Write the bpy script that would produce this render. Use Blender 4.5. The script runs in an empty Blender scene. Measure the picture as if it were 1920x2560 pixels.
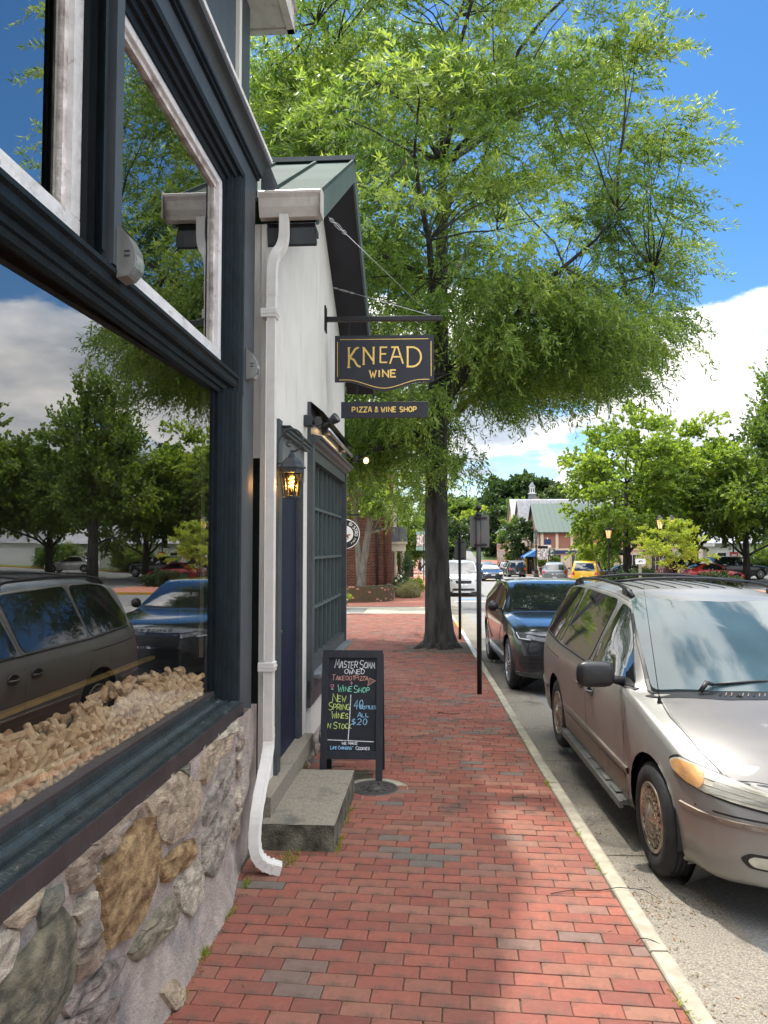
import bpy, math, random
import numpy as np
from mathutils import Vector, Matrix, noise
from mathutils.bvhtree import BVHTree
random.seed(7); RNG = np.random.default_rng(7)
SC = bpy.context.scene; COL = SC.collection
PI = math.pi; R = math.radians
# ---------------------------------------------------------------- camera
cd = bpy.data.cameras.new('camera'); cam = bpy.data.objects.new('camera', cd); COL.objects.link(cam)
cd.sensor_fit = 'HORIZONTAL'; cd.sensor_width = 36.0; cd.lens = 36.0*1900/1920
cd.clip_start = 0.05; cd.clip_end = 4000
cam.location = (0, 0, 1.8)
cam.rotation_euler = (PI/2 + math.atan(92/1900), 0, math.atan(70/1900))
SC.camera = cam
SC.view_settings.view_transform = 'Standard'; SC.view_settings.look = 'None'
SC.view_settings.gamma = 1; SC.view_settings.use_curve_mapping = False
SC.view_settings.exposure = 1.62
SC.cycles.max_bounces = 8; SC.cycles.transparent_max_bounces = 12
SC.cycles.caustics_reflective = False; SC.cycles.caustics_refractive = False
# ---------------------------------------------------------------- sun and sky
SUN_EL, SUN_AZ = R(62), R(-24)           # azimuth from +Y, negative = towards the left (-X)
sl = bpy.data.lights.new('sun', 'SUN'); sl.energy = 2.0; sl.angle = R(1.5); sl.color = (1, .95, .87)
sun = bpy.data.objects.new('sun', sl); COL.objects.link(sun)
sdir = Vector((math.sin(SUN_AZ)*math.cos(SUN_EL), math.cos(SUN_AZ)*math.cos(SUN_EL), math.sin(SUN_EL)))
sun.rotation_euler = sdir.to_track_quat('Z', 'Y').to_euler(); sun.location = (0, 0, 30)
W = bpy.data.worlds.new('World'); SC.world = W; W.use_nodes = True
def build_world():
    nt = W.node_tree; N = nt.nodes; L = nt.links; N.clear()
    out = N.new('ShaderNodeOutputWorld')
    sky = N.new('ShaderNodeTexSky'); sky.sky_type = 'NISHITA'; sky.sun_disc = False
    sky.sun_elevation = SUN_EL; sky.sun_rotation = SUN_AZ; sky.air_density = 1.0; sky.dust_density = 0.25; sky.ozone_density = 2.2
    hs = N.new('ShaderNodeHueSaturation'); hs.inputs['Saturation'].default_value = 1.3
    L.new(sky.outputs[0], hs.inputs['Color'])
    bg = N.new('ShaderNodeBackground'); bg.inputs['Strength'].default_value = 0.06; L.new(hs.outputs[0], bg.inputs['Color'])
    tc = N.new('ShaderNodeTexCoord'); sep = N.new('ShaderNodeSeparateXYZ'); L.new(tc.outputs['Generated'], sep.inputs[0])
    def math_(op, a, b=None, c=None):
        n = N.new('ShaderNodeMath'); n.operation = op
        for i, v in enumerate((a, b, c)):
            if v is None: continue
            if isinstance(v, (int, float)): n.inputs[i].default_value = v
            else: L.new(v, n.inputs[i])
        return n.outputs[0]
    z = sep.outputs['Z']
    zz = math_('ADD', math_('MAXIMUM', z, 0.0), 0.32)
    cx = math_('DIVIDE', sep.outputs['X'], zz); cy = math_('DIVIDE', sep.outputs['Y'], zz)
    cb = N.new('ShaderNodeCombineXYZ'); L.new(cx, cb.inputs[0]); L.new(cy, cb.inputs[1]); L.new(math_('MULTIPLY', z, 2.2), cb.inputs[2])
    mp = N.new('ShaderNodeMapping'); mp.inputs['Location'].default_value = (5.1, 2.9, 0.4); L.new(cb.outputs[0], mp.inputs[0])
    n1 = N.new('ShaderNodeTexNoise'); n1.inputs['Scale'].default_value = 2.1; n1.inputs['Detail'].default_value = 9; n1.inputs['Roughness'].default_value = .56
    n1.inputs['Distortion'].default_value = .25; L.new(mp.outputs[0], n1.inputs['Vector'])
    # bank of cumulus below 18 degrees, clear blue band, broken cloud overhead
    low = N.new('ShaderNodeMapRange'); low.inputs[1].default_value = .27; low.inputs[2].default_value = .37; low.inputs[3].default_value = .20; low.inputs[4].default_value = -.2; L.new(z, low.inputs[0])
    top = N.new('ShaderNodeMapRange'); top.inputs[1].default_value = .58; top.inputs[2].default_value = .75; top.inputs[3].default_value = 0; top.inputs[4].default_value = .24; L.new(z, top.inputs[0])
    # the blue gap lies ahead of the street; cloud thickened away from it to fill the shade
    back = N.new('ShaderNodeMapRange'); back.inputs[1].default_value = .62; back.inputs[2].default_value = .1; back.inputs[3].default_value = 0; back.inputs[4].default_value = .25; L.new(sep.outputs['Y'], back.inputs[0])
    dens = math_('ADD', math_('ADD', math_('ADD', n1.outputs[0], low.outputs[0]), top.outputs[0]), back.outputs[0])
    cm = N.new('ShaderNodeMapRange'); cm.interpolation_type = 'SMOOTHSTEP'; cm.inputs[1].default_value = .57; cm.inputs[2].default_value = .645; L.new(dens, cm.inputs[0])
    n2 = N.new('ShaderNodeTexNoise'); n2.inputs['Scale'].default_value = 3.1; n2.inputs['Detail'].default_value = 7; L.new(mp.outputs[0], n2.inputs['Vector'])
    cr = N.new('ShaderNodeValToRGB'); cr.color_ramp.elements[0].position = .38; cr.color_ramp.elements[0].color = (.40, .45, .52, 1)
    cr.color_ramp.elements[1].position = .60; cr.color_ramp.elements[1].color = (1, .975, .94, 1); L.new(n2.outputs[0], cr.inputs[0])
    # low clouds held dim to keep detail; overhead ones brightened to fill the shade
    el = N.new('ShaderNodeMapRange'); el.inputs[1].default_value = .22; el.inputs[2].default_value = .48; el.inputs[3].default_value = .56; el.inputs[4].default_value = 1.7; L.new(z, el.inputs[0])
    bc = N.new('ShaderNodeBackground'); L.new(el.outputs[0], bc.inputs['Strength']); L.new(cr.outputs[0], bc.inputs['Color'])
    mx = N.new('ShaderNodeMixShader'); L.new(cm.outputs[0], mx.inputs[0]); L.new(bg.outputs[0], mx.inputs[1]); L.new(bc.outputs[0], mx.inputs[2])
    L.new(mx.outputs[0], out.inputs['Surface'])
build_world()
# ---------------------------------------------------------------- materials
MATS = {}
def mat(name, col, rough=.6, metal=0., var=.12, scale=4., bump=0., bscale=30., col2=None, coat=0., spec=.5, pos=(.35, .65),
        stretch=(1, 1, 1), bdist=.02, brough=.5, rnd=None, emit=None, detail=5, dirt=None, dscale=2.):
    """principled surface with noise colour variation, bump, optional per-piece random tint (rnd = list of colours)"""
    m = bpy.data.materials.new(name); m.use_nodes = True; nt = m.node_tree; N = nt.nodes; L = nt.links
    b = N['Principled BSDF']; b.inputs['Roughness'].default_value = rough; b.inputs['Metallic'].default_value = metal
    b.inputs['Specular IOR Level'].default_value = spec; b.inputs['Coat Weight'].default_value = coat; b.inputs['Coat Roughness'].default_value = .04
    tc = N.new('ShaderNodeTexCoord'); mp = N.new('ShaderNodeMapping'); mp.inputs['Scale'].default_value = stretch
    L.new(tc.outputs['Object'], mp.inputs[0])
    nz = N.new('ShaderNodeTexNoise'); nz.inputs['Scale'].default_value = scale; nz.inputs['Detail'].default_value = detail; L.new(mp.outputs[0], nz.inputs['Vector'])
    rp = N.new('ShaderNodeValToRGB'); e = rp.color_ramp.elements
    c1 = tuple(c*(1-var) for c in col)+(1,); c2 = tuple(min(1, c*(1+var)) for c in (col2 or col))+(1,)
    e[0].position, e[1].position = pos; e[0].color = c1; e[1].color = c2; L.new(nz.outputs[0], rp.inputs[0])
    cur = rp.outputs[0]
    if rnd:
        at = N.new('ShaderNodeAttribute'); at.attribute_name = 'rnd'; oi = N.new('ShaderNodeObjectInfo')
        ad = N.new('ShaderNodeMath'); ad.operation = 'ADD'; L.new(at.outputs['Fac'], ad.inputs[0]); L.new(oi.outputs['Random'], ad.inputs[1])
        fr = N.new('ShaderNodeMath'); fr.operation = 'FRACT'; L.new(ad.outputs[0], fr.inputs[0])
        r2 = N.new('ShaderNodeValToRGB'); r2.color_ramp.interpolation = 'LINEAR'
        els = r2.color_ramp.elements
        while len(els) < len(rnd): els.new(.5)
        for i, (p, c) in enumerate(rnd): els[i].position = p; els[i].color = c+(1,)
        L.new(fr.outputs[0], r2.inputs[0])
        mx = N.new('ShaderNodeMix'); mx.data_type = 'RGBA'; mx.blend_type = 'MULTIPLY'; mx.inputs['Factor'].default_value = 1
        L.new(r2.outputs[0], mx.inputs['A']); L.new(cur, mx.inputs['B']); cur = mx.outputs['Result']
    if dirt:
        n3 = N.new('ShaderNodeTexNoise'); n3.inputs['Scale'].default_value = dscale; n3.inputs['Detail'].default_value = 8; n3.inputs['Roughness'].default_value = .65
        geo = N.new('ShaderNodeTexCoord'); 
        mp3 = N.new('ShaderNodeMapping'); mp3.inputs['Scale'].default_value = dirt[2] if len(dirt) > 2 else (1, 1, 1)
        L.new(geo.outputs['Object'], mp3.inputs[0]); L.new(mp3.outputs[0], n3.inputs['Vector'])
        r3 = N.new('ShaderNodeMapRange'); r3.inputs[1].default_value = dirt[1]; r3.inputs[2].default_value = dirt[1]+.12; L.new(n3.outputs[0], r3.inputs[0])
        mx = N.new('ShaderNodeMix'); mx.data_type = 'RGBA'; L.new(r3.outputs[0], mx.inputs['Factor']); L.new(cur, mx.inputs['A']); mx.inputs['B'].default_value = dirt[0]+(1,)
        cur = mx.outputs['Result']
    L.new(cur, b.inputs['Base Color'])
    if bump:
        nb = N.new('ShaderNodeTexNoise'); nb.inputs['Scale'].default_value = bscale; nb.inputs['Detail'].default_value = 6; L.new(mp.outputs[0], nb.inputs['Vector'])
        bp = N.new('ShaderNodeBump'); bp.inputs['Strength'].default_value = bump; bp.inputs['Distance'].default_value = bdist; nb.inputs['Roughness'].default_value = brough; L.new(nb.outputs[0], bp.inputs['Height'])
        L.new(bp.outputs[0], b.inputs['Normal'])
    if emit: b.inputs['Emission Color'].default_value = emit[0]+(1,); b.inputs['Emission Strength'].default_value = emit[1]
    MATS[name] = m; return m
def glassmat(name, tint, refl=2.0, rough=.0, warp=0.):
    m = bpy.data.materials.new(name); m.use_nodes = True; nt = m.node_tree; N = nt.nodes; L = nt.links; N.clear()
    o = N.new('ShaderNodeOutputMaterial'); t = N.new('ShaderNodeBsdfTransparent'); t.inputs[0].default_value = tint+(1,)
    g = N.new('ShaderNodeBsdfGlossy'); g.inputs['Roughness'].default_value = rough; g.inputs['Color'].default_value = (1, 1, 1, 1)
    f = N.new('ShaderNodeFresnel'); f.inputs['IOR'].default_value = refl
    gm = N.new('ShaderNodeNewGeometry'); fm = N.new('ShaderNodeMath'); fm.operation = 'SUBTRACT'; fm.inputs[0].default_value = 1; L.new(gm.outputs['Backfacing'], fm.inputs[1])
    fk = N.new('ShaderNodeMath'); fk.operation = 'MULTIPLY'; L.new(f.outputs[0], fk.inputs[0]); L.new(fm.outputs[0], fk.inputs[1])
    mx = N.new('ShaderNodeMixShader'); L.new(fk.outputs[0], mx.inputs[0]); L.new(t.outputs[0], mx.inputs[1]); L.new(g.outputs[0], mx.inputs[2]); L.new(mx.outputs[0], o.inputs[0])
    if warp:
        tc = N.new('ShaderNodeTexCoord'); nb = N.new('ShaderNodeTexNoise'); nb.inputs['Scale'].default_value = 2.2; nb.inputs['Detail'].default_value = 1; L.new(tc.outputs['Object'], nb.inputs['Vector'])
        bp = N.new('ShaderNodeBump'); bp.inputs['Strength'].default_value = warp; bp.inputs['Distance'].default_value = .01; L.new(nb.outputs[0], bp.inputs['Height'])
        L.new(bp.outputs[0], g.inputs['Normal'])
    MATS[name] = m; return m
def leafmat(name, cols, trans=.4, tcol=None):
    m = bpy.data.materials.new(name); m.use_nodes = True; nt = m.node_tree; N = nt.nodes; L = nt.links
    b = N['Principled BSDF']; b.inputs['Roughness'].default_value = .45; b.inputs['Specular IOR Level'].default_value = .45
    at = N.new('ShaderNodeAttribute'); at.attribute_name = 'rnd'
    r = N.new('ShaderNodeValToRGB'); els = r.color_ramp.elements
    while len(els) < len(cols): els.new(.5)
    for i, c in enumerate(cols): els[i].position = i/(len(cols)-1); els[i].color = c+(1,)
    L.new(at.outputs['Fac'], r.inputs[0]); L.new(r.outputs[0], b.inputs['Base Color'])
    t = N.new('ShaderNodeBsdfTranslucent'); mu = N.new('ShaderNodeMix'); mu.data_type = 'RGBA'; mu.blend_type = 'MULTIPLY'; mu.inputs['Factor'].default_value = 1
    L.new(r.outputs[0], mu.inputs['A']); mu.inputs['B'].default_value = (tcol or (2.9, 2.6, 1.2))+(1,); L.new(mu.outputs['Result'], t.inputs[0])
    mx = N.new('ShaderNodeMixShader'); mx.inputs[0].default_value = trans
    o = N['Material Output']; L.new(b.outputs[0], mx.inputs[1]); L.new(t.outputs[0], mx.inputs[2]); L.new(mx.outputs[0], o.inputs[0])
    MATS[name] = m; return m
# ---------------------------------------------------------------- mesh building
class MB:
    def __init__(s): s.v = []; s.f = []; s.m = []; s.s = []; s.r = []
    def add(s, vs, fs, mi=0, sm=False, rnd=0.):
        o = len(s.v); s.v.extend([tuple(p) for p in vs])
        for f in fs: s.f.append(tuple(i+o for i in f)); s.m.append(mi); s.s.append(sm); s.r.append(rnd)
        return s
    def box(s, x0, x1, y0, y1, z0, z1, mi=0, rnd=0., bev=0.):
        if bev:
            b = bev; P = []
            for z, i in ((z0, b), (z0+b, 0), (z1-b, 0), (z1, b)):
                P += [(x0+i, y0+i, z), (x1-i, y0+i, z), (x1-i, y1-i, z), (x0+i, y1-i, z)]
            F = [(3, 2, 1, 0), (12, 13, 14, 15)]
            for k in range(3):
                for j in range(4): a = k*4+j; c = k*4+(j+1) % 4; F.append((a, c, c+4, a+4))
            return s.add(P, F, mi, False, rnd)
        P = [(x0, y0, z0), (x1, y0, z0), (x1, y1, z0), (x0, y1, z0), (x0, y0, z1), (x1, y0, z1), (x1, y1, z1), (x0, y1, z1)]
        return s.add(P, [(3, 2, 1, 0), (4, 5, 6, 7), (0, 1, 5, 4), (1, 2, 6, 5), (2, 3, 7, 6), (3, 0, 4, 7)], mi, False, rnd)
    def obox(s, c, ax, h, mi=0, rnd=0.):
        """oriented box: centre c, axes (3 unit vectors), half sizes h"""
        c = Vector(c); P = []
        for dz in (-1, 1):
            for dx, dy in ((-1, -1), (1, -1), (1, 1), (-1, 1)):
                P.append(c+Vector(ax[0])*h[0]*dx+Vector(ax[1])*h[1]*dy+Vector(ax[2])*h[2]*dz)
        return s.add(P, [(3, 2, 1, 0), (4, 5, 6, 7), (0, 1, 5, 4), (1, 2, 6, 5), (2, 3, 7, 6), (3, 0, 4, 7)], mi, False, rnd)
    def beam(s, a, b, w, h, mi=0, up=(0, 0, 1)):
        a = Vector(a); b = Vector(b); d = (b-a); L = d.length; d.normalize(); u = Vector(up)
        if abs(d.dot(u)) > .98: u = Vector((1, 0, 0))
        x = d.cross(u).normalized(); z = x.cross(d).normalized()
        return s.obox((a+b)/2, (x, d, z), (w/2, L/2, h/2), mi)
    def tube(s, path, r, n=8, mi=0, cap=True, sm=True, sq=None):
        path = [Vector(p) for p in path]; k = len(path); rr = r if isinstance(r, (list, tuple)) else [r]*k
        P = []; F = []; u = None
        for i, p in enumerate(path):
            d = (path[min(i+1, k-1)]-path[max(i-1, 0)])
            if d.length < 1e-9: d = Vector((0, 0, 1))
            d.normalize()
            if u is None: u = d.orthogonal().normalized()
            else:
                u = (u-d*u.dot(d))
                u = u.normalized() if u.length > 1e-6 else d.orthogonal().normalized()
            w = d.cross(u)
            for j in range(n):
                a = 2*PI*j/n; P.append(p+(u*math.cos(a)+w*math.sin(a))*rr[i])
        for i in range(k-1):
            for j in range(n): a = i*n+j; b = i*n+(j+1) % n; F.append((a, b, b+n, a+n))
        if cap: F.append(tuple(range(n-1, -1, -1))); F.append(tuple((k-1)*n+j for j in range(n)))
        return s.add(P, F, mi, sm)
    def lathe(s, prof, n=24, c=(0, 0, 0), axis='Z', mi=0, sm=True, phase=0.):
        P = []; F = []
        for r, h in prof:
            for j in range(n):
                a = 2*PI*j/n+phase; x, y = r*math.cos(a), r*math.sin(a)
                p = (x, y, h) if axis == 'Z' else ((h, x, y) if axis == 'X' else (x, h, y))
                P.append((p[0]+c[0], p[1]+c[1], p[2]+c[2]))
        for i in range(len(prof)-1):
            for j in range(n):
                a = i*n+j; b = i*n+(j+1) % n
                F.append((a, b, b+n, a+n) if axis != 'Y' else (a, a+n, b+n, b))
        return s.add(P, F, mi, sm)
    def prism(s, poly, axis, a0, a1, mi=0, rnd=0.):
        """extrude 2D polygon along axis: axis 'x' poly=(y,z), 'y' poly=(x,z), 'z' poly=(x,y)"""
        n = len(poly)
        def P(p, a): return {'x': (a, p[0], p[1]), 'y': (p[0], a, p[1]), 'z': (p[0], p[1], a)}[axis]
        vs = [P(p, a0) for p in poly]+[P(p, a1) for p in poly]
        return s.add(vs, [tuple(range(n-1, -1, -1)), tuple(range(n, 2*n))]+[(i, (i+1) % n, n+(i+1) % n, n+i) for i in range(n)], mi, False, rnd)
    def moulding(s, prof, y0, y1, mi=0):
        """open profile [(x,z)...] swept along y"""
        n = len(prof); vs = [(x, y0, z) for x, z in prof]+[(x, y1, z) for x, z in prof]
        fs = [(i, i+1, n+i+1, n+i) for i in range(n-1)]
        return s.add(vs, fs, mi)
    def mesh(s, name, mats):
        me = bpy.data.meshes.new(name); me.from_pydata(s.v, [], s.f)
        for m in mats: me.materials.append(MATS[m] if isinstance(m, str) else m)
        me.polygons.foreach_set('material_index', s.m); me.polygons.foreach_set('use_smooth', s.s)
        at = me.attributes.new('rnd', 'FLOAT', 'FACE'); at.data.foreach_set('value', s.r)
        me.update(); return me
    def build(s, name, mats, parent=None, loc=(0, 0, 0), rot=(0, 0, 0), **k):
        if isinstance(mats, str): mats = [mats]
        return link(s.mesh(name, mats), name, parent, loc, rot, **k)
def link(me, name, parent=None, loc=(0, 0, 0), rot=(0, 0, 0), label=None, cat=None, group=None, kind=None):
    o = bpy.data.objects.new(name, me); COL.objects.link(o); o.location = loc; o.rotation_euler = rot
    if parent: o.parent = parent
    return tag(o, label, cat, group, kind)
def tag(o, label=None, cat=None, group=None, kind=None):
    if label: o['label'] = label
    if cat: o['category'] = cat
    if group: o['group'] = group
    if kind: o['kind'] = kind
    return o
def thing(name, label, cat, loc=(0, 0, 0), rz=0., group=None):
    return link(None, name, None, loc, (0, 0, rz), label, cat, group)
def copy_tree(o, parent=None, loc=None, rz=None, label=None):
    c = o.copy(); COL.objects.link(c); c.parent = parent
    if loc is not None: c.location = loc
    if rz is not None: c.rotation_euler[2] = rz
    if label: c['label'] = label
    for ch in [k for k in bpy.data.objects if k.parent == o]: copy_tree(ch, c)
    return c
def npmesh(name, V, F, rnd, mats, smooth=False):
    """V (n,3), F (m,4) quads, rnd (m)"""
    me = bpy.data.meshes.new(name); n = len(V); m = len(F)
    me.vertices.add(n); me.vertices.foreach_set('co', V.astype(np.float32).ravel())
    me.loops.add(m*4); me.loops.foreach_set('vertex_index', F.astype(np.int32).ravel())
    me.polygons.add(m); me.polygons.foreach_set('loop_start', np.arange(0, m*4, 4, dtype=np.int32)); me.polygons.foreach_set('loop_total', np.full(m, 4, dtype=np.int32))
    me.polygons.foreach_set('use_smooth', np.full(m, smooth))
    at = me.attributes.new('rnd', 'FLOAT', 'FACE'); at.data.foreach_set('value', rnd.astype(np.float32))
    for k in mats: me.materials.append(MATS[k])
    me.update(); me.validate(); return me
def sstep(a, b, x):
    t = min(1, max(0, (x-a)/(b-a))); return t*t*(3-2*t)
def interp(keys, t):
    """monotone-ish cubic through keys"""
    xs = [k[0] for k in keys]; ys = [k[1] for k in keys]
    if t <= xs[0]: return ys[0]
    if t >= xs[-1]: return ys[-1]
    i = max(j for j in range(len(xs)) if xs[j] <= t)
    h = xs[i+1]-xs[i]; s = (ys[i+1]-ys[i])/h
    def sl(j):
        if j == 0 or j == len(xs)-1: return None
        a = (ys[j]-ys[j-1])/(xs[j]-xs[j-1]); b = (ys[j+1]-ys[j])/(xs[j+1]-xs[j])
        return 0. if a*b <= 0 else 2*a*b/(a+b)
    m0 = sl(i); m1 = sl(i+1); m0 = s if m0 is None else m0; m1 = s if m1 is None else m1
    u = (t-xs[i])/h
    return (2*u**3-3*u*u+1)*ys[i]+(u**3-2*u*u+u)*h*m0+(-2*u**3+3*u*u)*ys[i+1]+(u**3-u*u)*h*m1
# ---------------------------------------------------------------- terrain
def gl(Y):
    if Y < 80: return -.0125*Y
    return interp([(80, -1.0), (120, -1.55), (135, -1.5), (165, 1.2), (200, 4.4), (260, 8.5), (400, 15), (700, 22)], Y)
def gz(X, Y):
    t = sstep(15, 23, X)*(1-sstep(90, 130, Y))
    lot = -.58+.034*max(0, X-25)*sstep(20, 50, Y)
    if X > 60: lot += (X-60)*.05
    if Y < 20: lot = lot*sstep(-5, 20, Y)*1.0 + gl(Y)*(1-sstep(-5, 20, Y))
    z = gl(Y)*(1-t)+lot*t
    if X < -25: z += (-25-X)*.04
    return z
# ---------------------------------------------------------------- material table
M_ = mat
M_('brick_paver', (1, 1, 1), .9, spec=.25, var=.16, scale=26, bump=.35, bscale=160, pos=(.3, .7),
   rnd=[(0, (.25, .088, .064)), (.22, (.305, .112, .080)), (.40, (.205, .076, .060)), (.55, (.275, .130, .092)), (.70, (.24, .085, .064)), (.80, (.29, .142, .10)), (.87, (.20, .095, .07)), (.93, (.25, .13, .10)), (.97, (.165, .135, .115)), (1, (.145, .125, .11))],
   dirt=((.11, .075, .06), .53), dscale=5)
M_('joint_sand', (.085, .070, .052), .95, var=.4, scale=60, col2=(.075, .08, .04), bump=.6, bscale=200)
M_('concrete_kerb', (.33, .30, .23), .9, var=.18, scale=12, bump=.25, bscale=140, dirt=((.20, .18, .145), .58), dscale=5)
M_('concrete_gutter', (.225, .20, .162), .92, var=.42, scale=110, bump=.5, bscale=160, dirt=((.135, .12, .10), .55), dscale=2.3)
M_('asphalt', (.13, .13, .128), .92, var=.25, scale=90, bump=.3, bscale=160, dirt=((.09, .09, .09), .56), dscale=.5)
M_('asphalt_old', (.20, .195, .185), .92, var=.2, scale=60, bump=.2, bscale=120, dirt=((.13, .13, .125), .56), dscale=.4)
M_('far_brick', (.33, .125, .085), .9, var=.15, scale=8, bump=.1)
M_('paint_white', (.62, .62, .60), .7, var=.1, scale=30, dirt=((.3, .3, .3), .6), dscale=8)
M_('paint_yellow', (.55, .32, .04), .7, var=.12, scale=20)
M_('paint_blue', (.10, .22, .55), .7, var=.15, scale=20)
M_('grass', (.055, .09, .022), .95, var=.5, scale=3, col2=(.08, .12, .03), bump=.5, bscale=40)
M_('soil', (.10, .075, .05), .97, var=.35, scale=14, bump=.7, bscale=50)
M_('stone_mortar', (.54, .455, .40), .95, var=.2, scale=9, bump=1.0, bscale=55, bdist=.04, brough=.7, dirt=((.27, .265, .265), .56), dscale=1.8)
for k, a, b in (('ochre', (.20, .115, .052), (.42, .31, .17)), ('green', (.10, .102, .082), (.24, .225, .17)), ('teal', (.12, .135, .125), (.20, .20, .17)), ('pale', (.34, .31, .27), (.58, .54, .47)),
                ('tan', (.31, .255, .20), (.50, .42, .33)), ('pink', (.24, .19, .155), (.38, .31, .26)), ('grey', (.22, .205, .185), (.40, .375, .34)), ('purple', (.13, .115, .11), (.38, .34, .33)), ('greeny', (.20, .19, .15), (.34, .32, .25))):
    M_('stone_'+k, (a[0]*1.4, a[1]*1.33, a[2]*1.2), .92, var=.15, scale=16, col2=(b[0]*1.32, b[1]*1.24, b[2]*1.12), bump=1.0, bscale=48, bdist=.05, brough=.72, pos=(.36, .64), detail=14, stretch=(1, .8, 1.3), dirt=((.09, .07, .055), .59), dscale=36)
M_('frame_green', (.006, .012, .016), .5, var=.3, scale=9, bump=.12, bscale=60, spec=.16, dirt=((.10, .12, .13), .66), dscale=22)
M_('frame_black', (.005, .008, .011), .5, var=.3, scale=9, bump=.1, bscale=60, spec=.16)
M_('board_grey', (.048, .058, .066), .5, var=.14, scale=5, bump=.08, bscale=30, dirt=((.13, .14, .14), .68), dscale=12)
M_('sill_fascia', (.032, .027, .029), .45, var=.25, scale=6, bump=.1, bscale=40, dirt=((.05, .05, .05), .62), dscale=14)
M_('sill_top', (.018, .028, .032), .34, var=.3, scale=14, bump=.25, bscale=80, dirt=((.13, .15, .14), .60, (4, 1, 1)), dscale=16)
M_('sash_white', (.66, .64, .63), .6, var=.08, scale=8, bump=.5, bscale=22, dirt=((.33, .27, .24), .60, (2, 1, 2)), dscale=10)
M_('sash_worn', (.40, .33, .30), .75, var=.25, scale=10, bump=.6, bscale=30, col2=(.62, .58, .55))
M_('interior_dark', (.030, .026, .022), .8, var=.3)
M_('interior_pale', (.40, .38, .34), .7, var=.2, scale=6)
M_('brass', (.40, .29, .10), .45, metal=.6, var=.2, scale=12)
M_('cork', (1, 1, 1), .85, var=.22, scale=90, bump=.4, bscale=300, rnd=[(0, (.74, .55, .38)), (.3, (.86, .68, .50)), (.6, (.68, .47, .31)), (.85, (.92, .74, .56)), (1, (.55, .34, .22))])
M_('stucco', (.71, .685, .62), .8, spec=.25, var=.05, scale=3, bump=.12, bscale=60, dirt=((.54, .50, .43), .57, (5, 5, .45)), dscale=2.4)
M_('gutter_white', (.60, .56, .50), .4, var=.08, scale=12, bump=.05, dirt=((.42, .36, .30), .58, (9, 9, .8)), dscale=2)
M_('downspout_white', (.66, .64, .60), .38, var=.05, scale=12, dirt=((.45, .42, .38), .64, (3, 3, 1)), dscale=6)
M_('roof_green', (.05, .078, .068), .75, spec=.06, var=.18, scale=1.6, bump=.06, bscale=5, dirt=((.085, .11, .105), .56), dscale=1.2)
M_('trim_slate', (.055, .065, .072), .45, var=.15, scale=8, bump=.1)
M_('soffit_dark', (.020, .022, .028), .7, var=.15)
M_('door_navy', (.008, .014, .034), .5, var=.15, scale=6, bump=.05, spec=.2)
M_('metal_black', (.012, .012, .014), .4, var=.2, metal=.2)
M_('metal_dark', (.05, .055, .06), .42, var=.2, metal=.4)
M_('steel', (.55, .56, .58), .3, metal=.9, var=.1)
M_('lamp_metal', (.045, .052, .060), .38, metal=.5, var=.15)
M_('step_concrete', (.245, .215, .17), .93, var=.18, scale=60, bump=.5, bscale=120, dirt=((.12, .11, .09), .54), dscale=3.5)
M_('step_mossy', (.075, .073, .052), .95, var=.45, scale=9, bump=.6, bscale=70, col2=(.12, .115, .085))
M_('sign_navy', (.010, .013, .022), .42, var=.1, scale=6)
M_('gold', (.72, .50, .16), .3, metal=.75, var=.12, scale=30)
M_('board_chalk', (.012, .015, .022), .75, var=.2, scale=9, dirt=((.03, .034, .042), .56), dscale=4)
M_('aframe_wood', (.016, .019, .027), .55, var=.2, scale=8, bump=.3, bscale=60, stretch=(3, 3, .6), dirt=((.42, .31, .15), .69, (6, 6, .55)), dscale=10)
for k, c in (('white', (.75, .78, .80)), ('cyan', (.45, .72, .80)), ('blue', (.30, .60, .88)), ('salmon', (.55, .30, .24)), ('green', (.25, .72, .50)), ('lime', (.62, .78, .22)), ('pink', (.60, .22, .32))):
    M_('chalk_'+k, c, .9, var=.25, scale=60)
M_('iron', (.075, .070, .065), .7, metal=.5, var=.3, scale=30, bump=.4)
M_('bark', (.026, .022, .019), .95, var=.45, scale=7, bump=1.0, bscale=22, bdist=.05, stretch=(1, 1, .2), col2=(.045, .042, .038), dirt=((.085, .095, .085), .66, (1, 1, .5)), dscale=9)
M_('bark_pale', (.17, .155, .13), .9, var=.3, scale=8, bump=.6, bscale=26, stretch=(1, 1, .3))
M_('brick_wall', (1, 1, 1), .9, var=.2, scale=20, bump=.2, bscale=60, rnd=[(0, (.13, .045, .030)), (.3, (.19, .068, .042)), (.6, (.09, .034, .026)), (.8, (.16, .058, .038)), (.95, (.24, .10, .06)), (1, (.08, .04, .035))])
M_('mortar', (.33, .27, .20), .95, var=.15, scale=30)
M_('brick_mossy', (1, 1, 1), .92, var=.4, scale=6, bump=.4, bscale=40, rnd=[(0, (.09, .085, .04)), (.5, (.12, .09, .05)), (.9, (.13, .08, .05)), (.97, (.12, .08, .05)), (1, (.15, .09, .06))])
M_('cream', (.62, .57, .44), .6, var=.06)
M_('lawn_leaf', (.05, .10, .02), .7, var=.4, scale=20)
M_('white_paint', (.72, .72, .70), .5, var=.05)
M_('roof_grey', (.30, .31, .33), .5, metal=.2, var=.1, scale=1)
M_('roof_slate', (.17, .175, .19), .75, var=.2, scale=2)
M_('wall_yellow', (.58, .45, .25), .8, var=.06)
M_('wall_brick_far', (.30, .15, .11), .9, var=.15, scale=10)
M_('win_dark', (.03, .035, .04), .08, var=.2, spec=.8)
M_('awning_blue', (.06, .20, .50), .7, var=.1)
M_('sign_blue', (.02, .04, .13), .5, var=.1)
M_('sign_red', (.33, .02, .03), .5, var=.05)
M_('sign_white', (.75, .75, .74), .5, var=.04)
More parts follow.
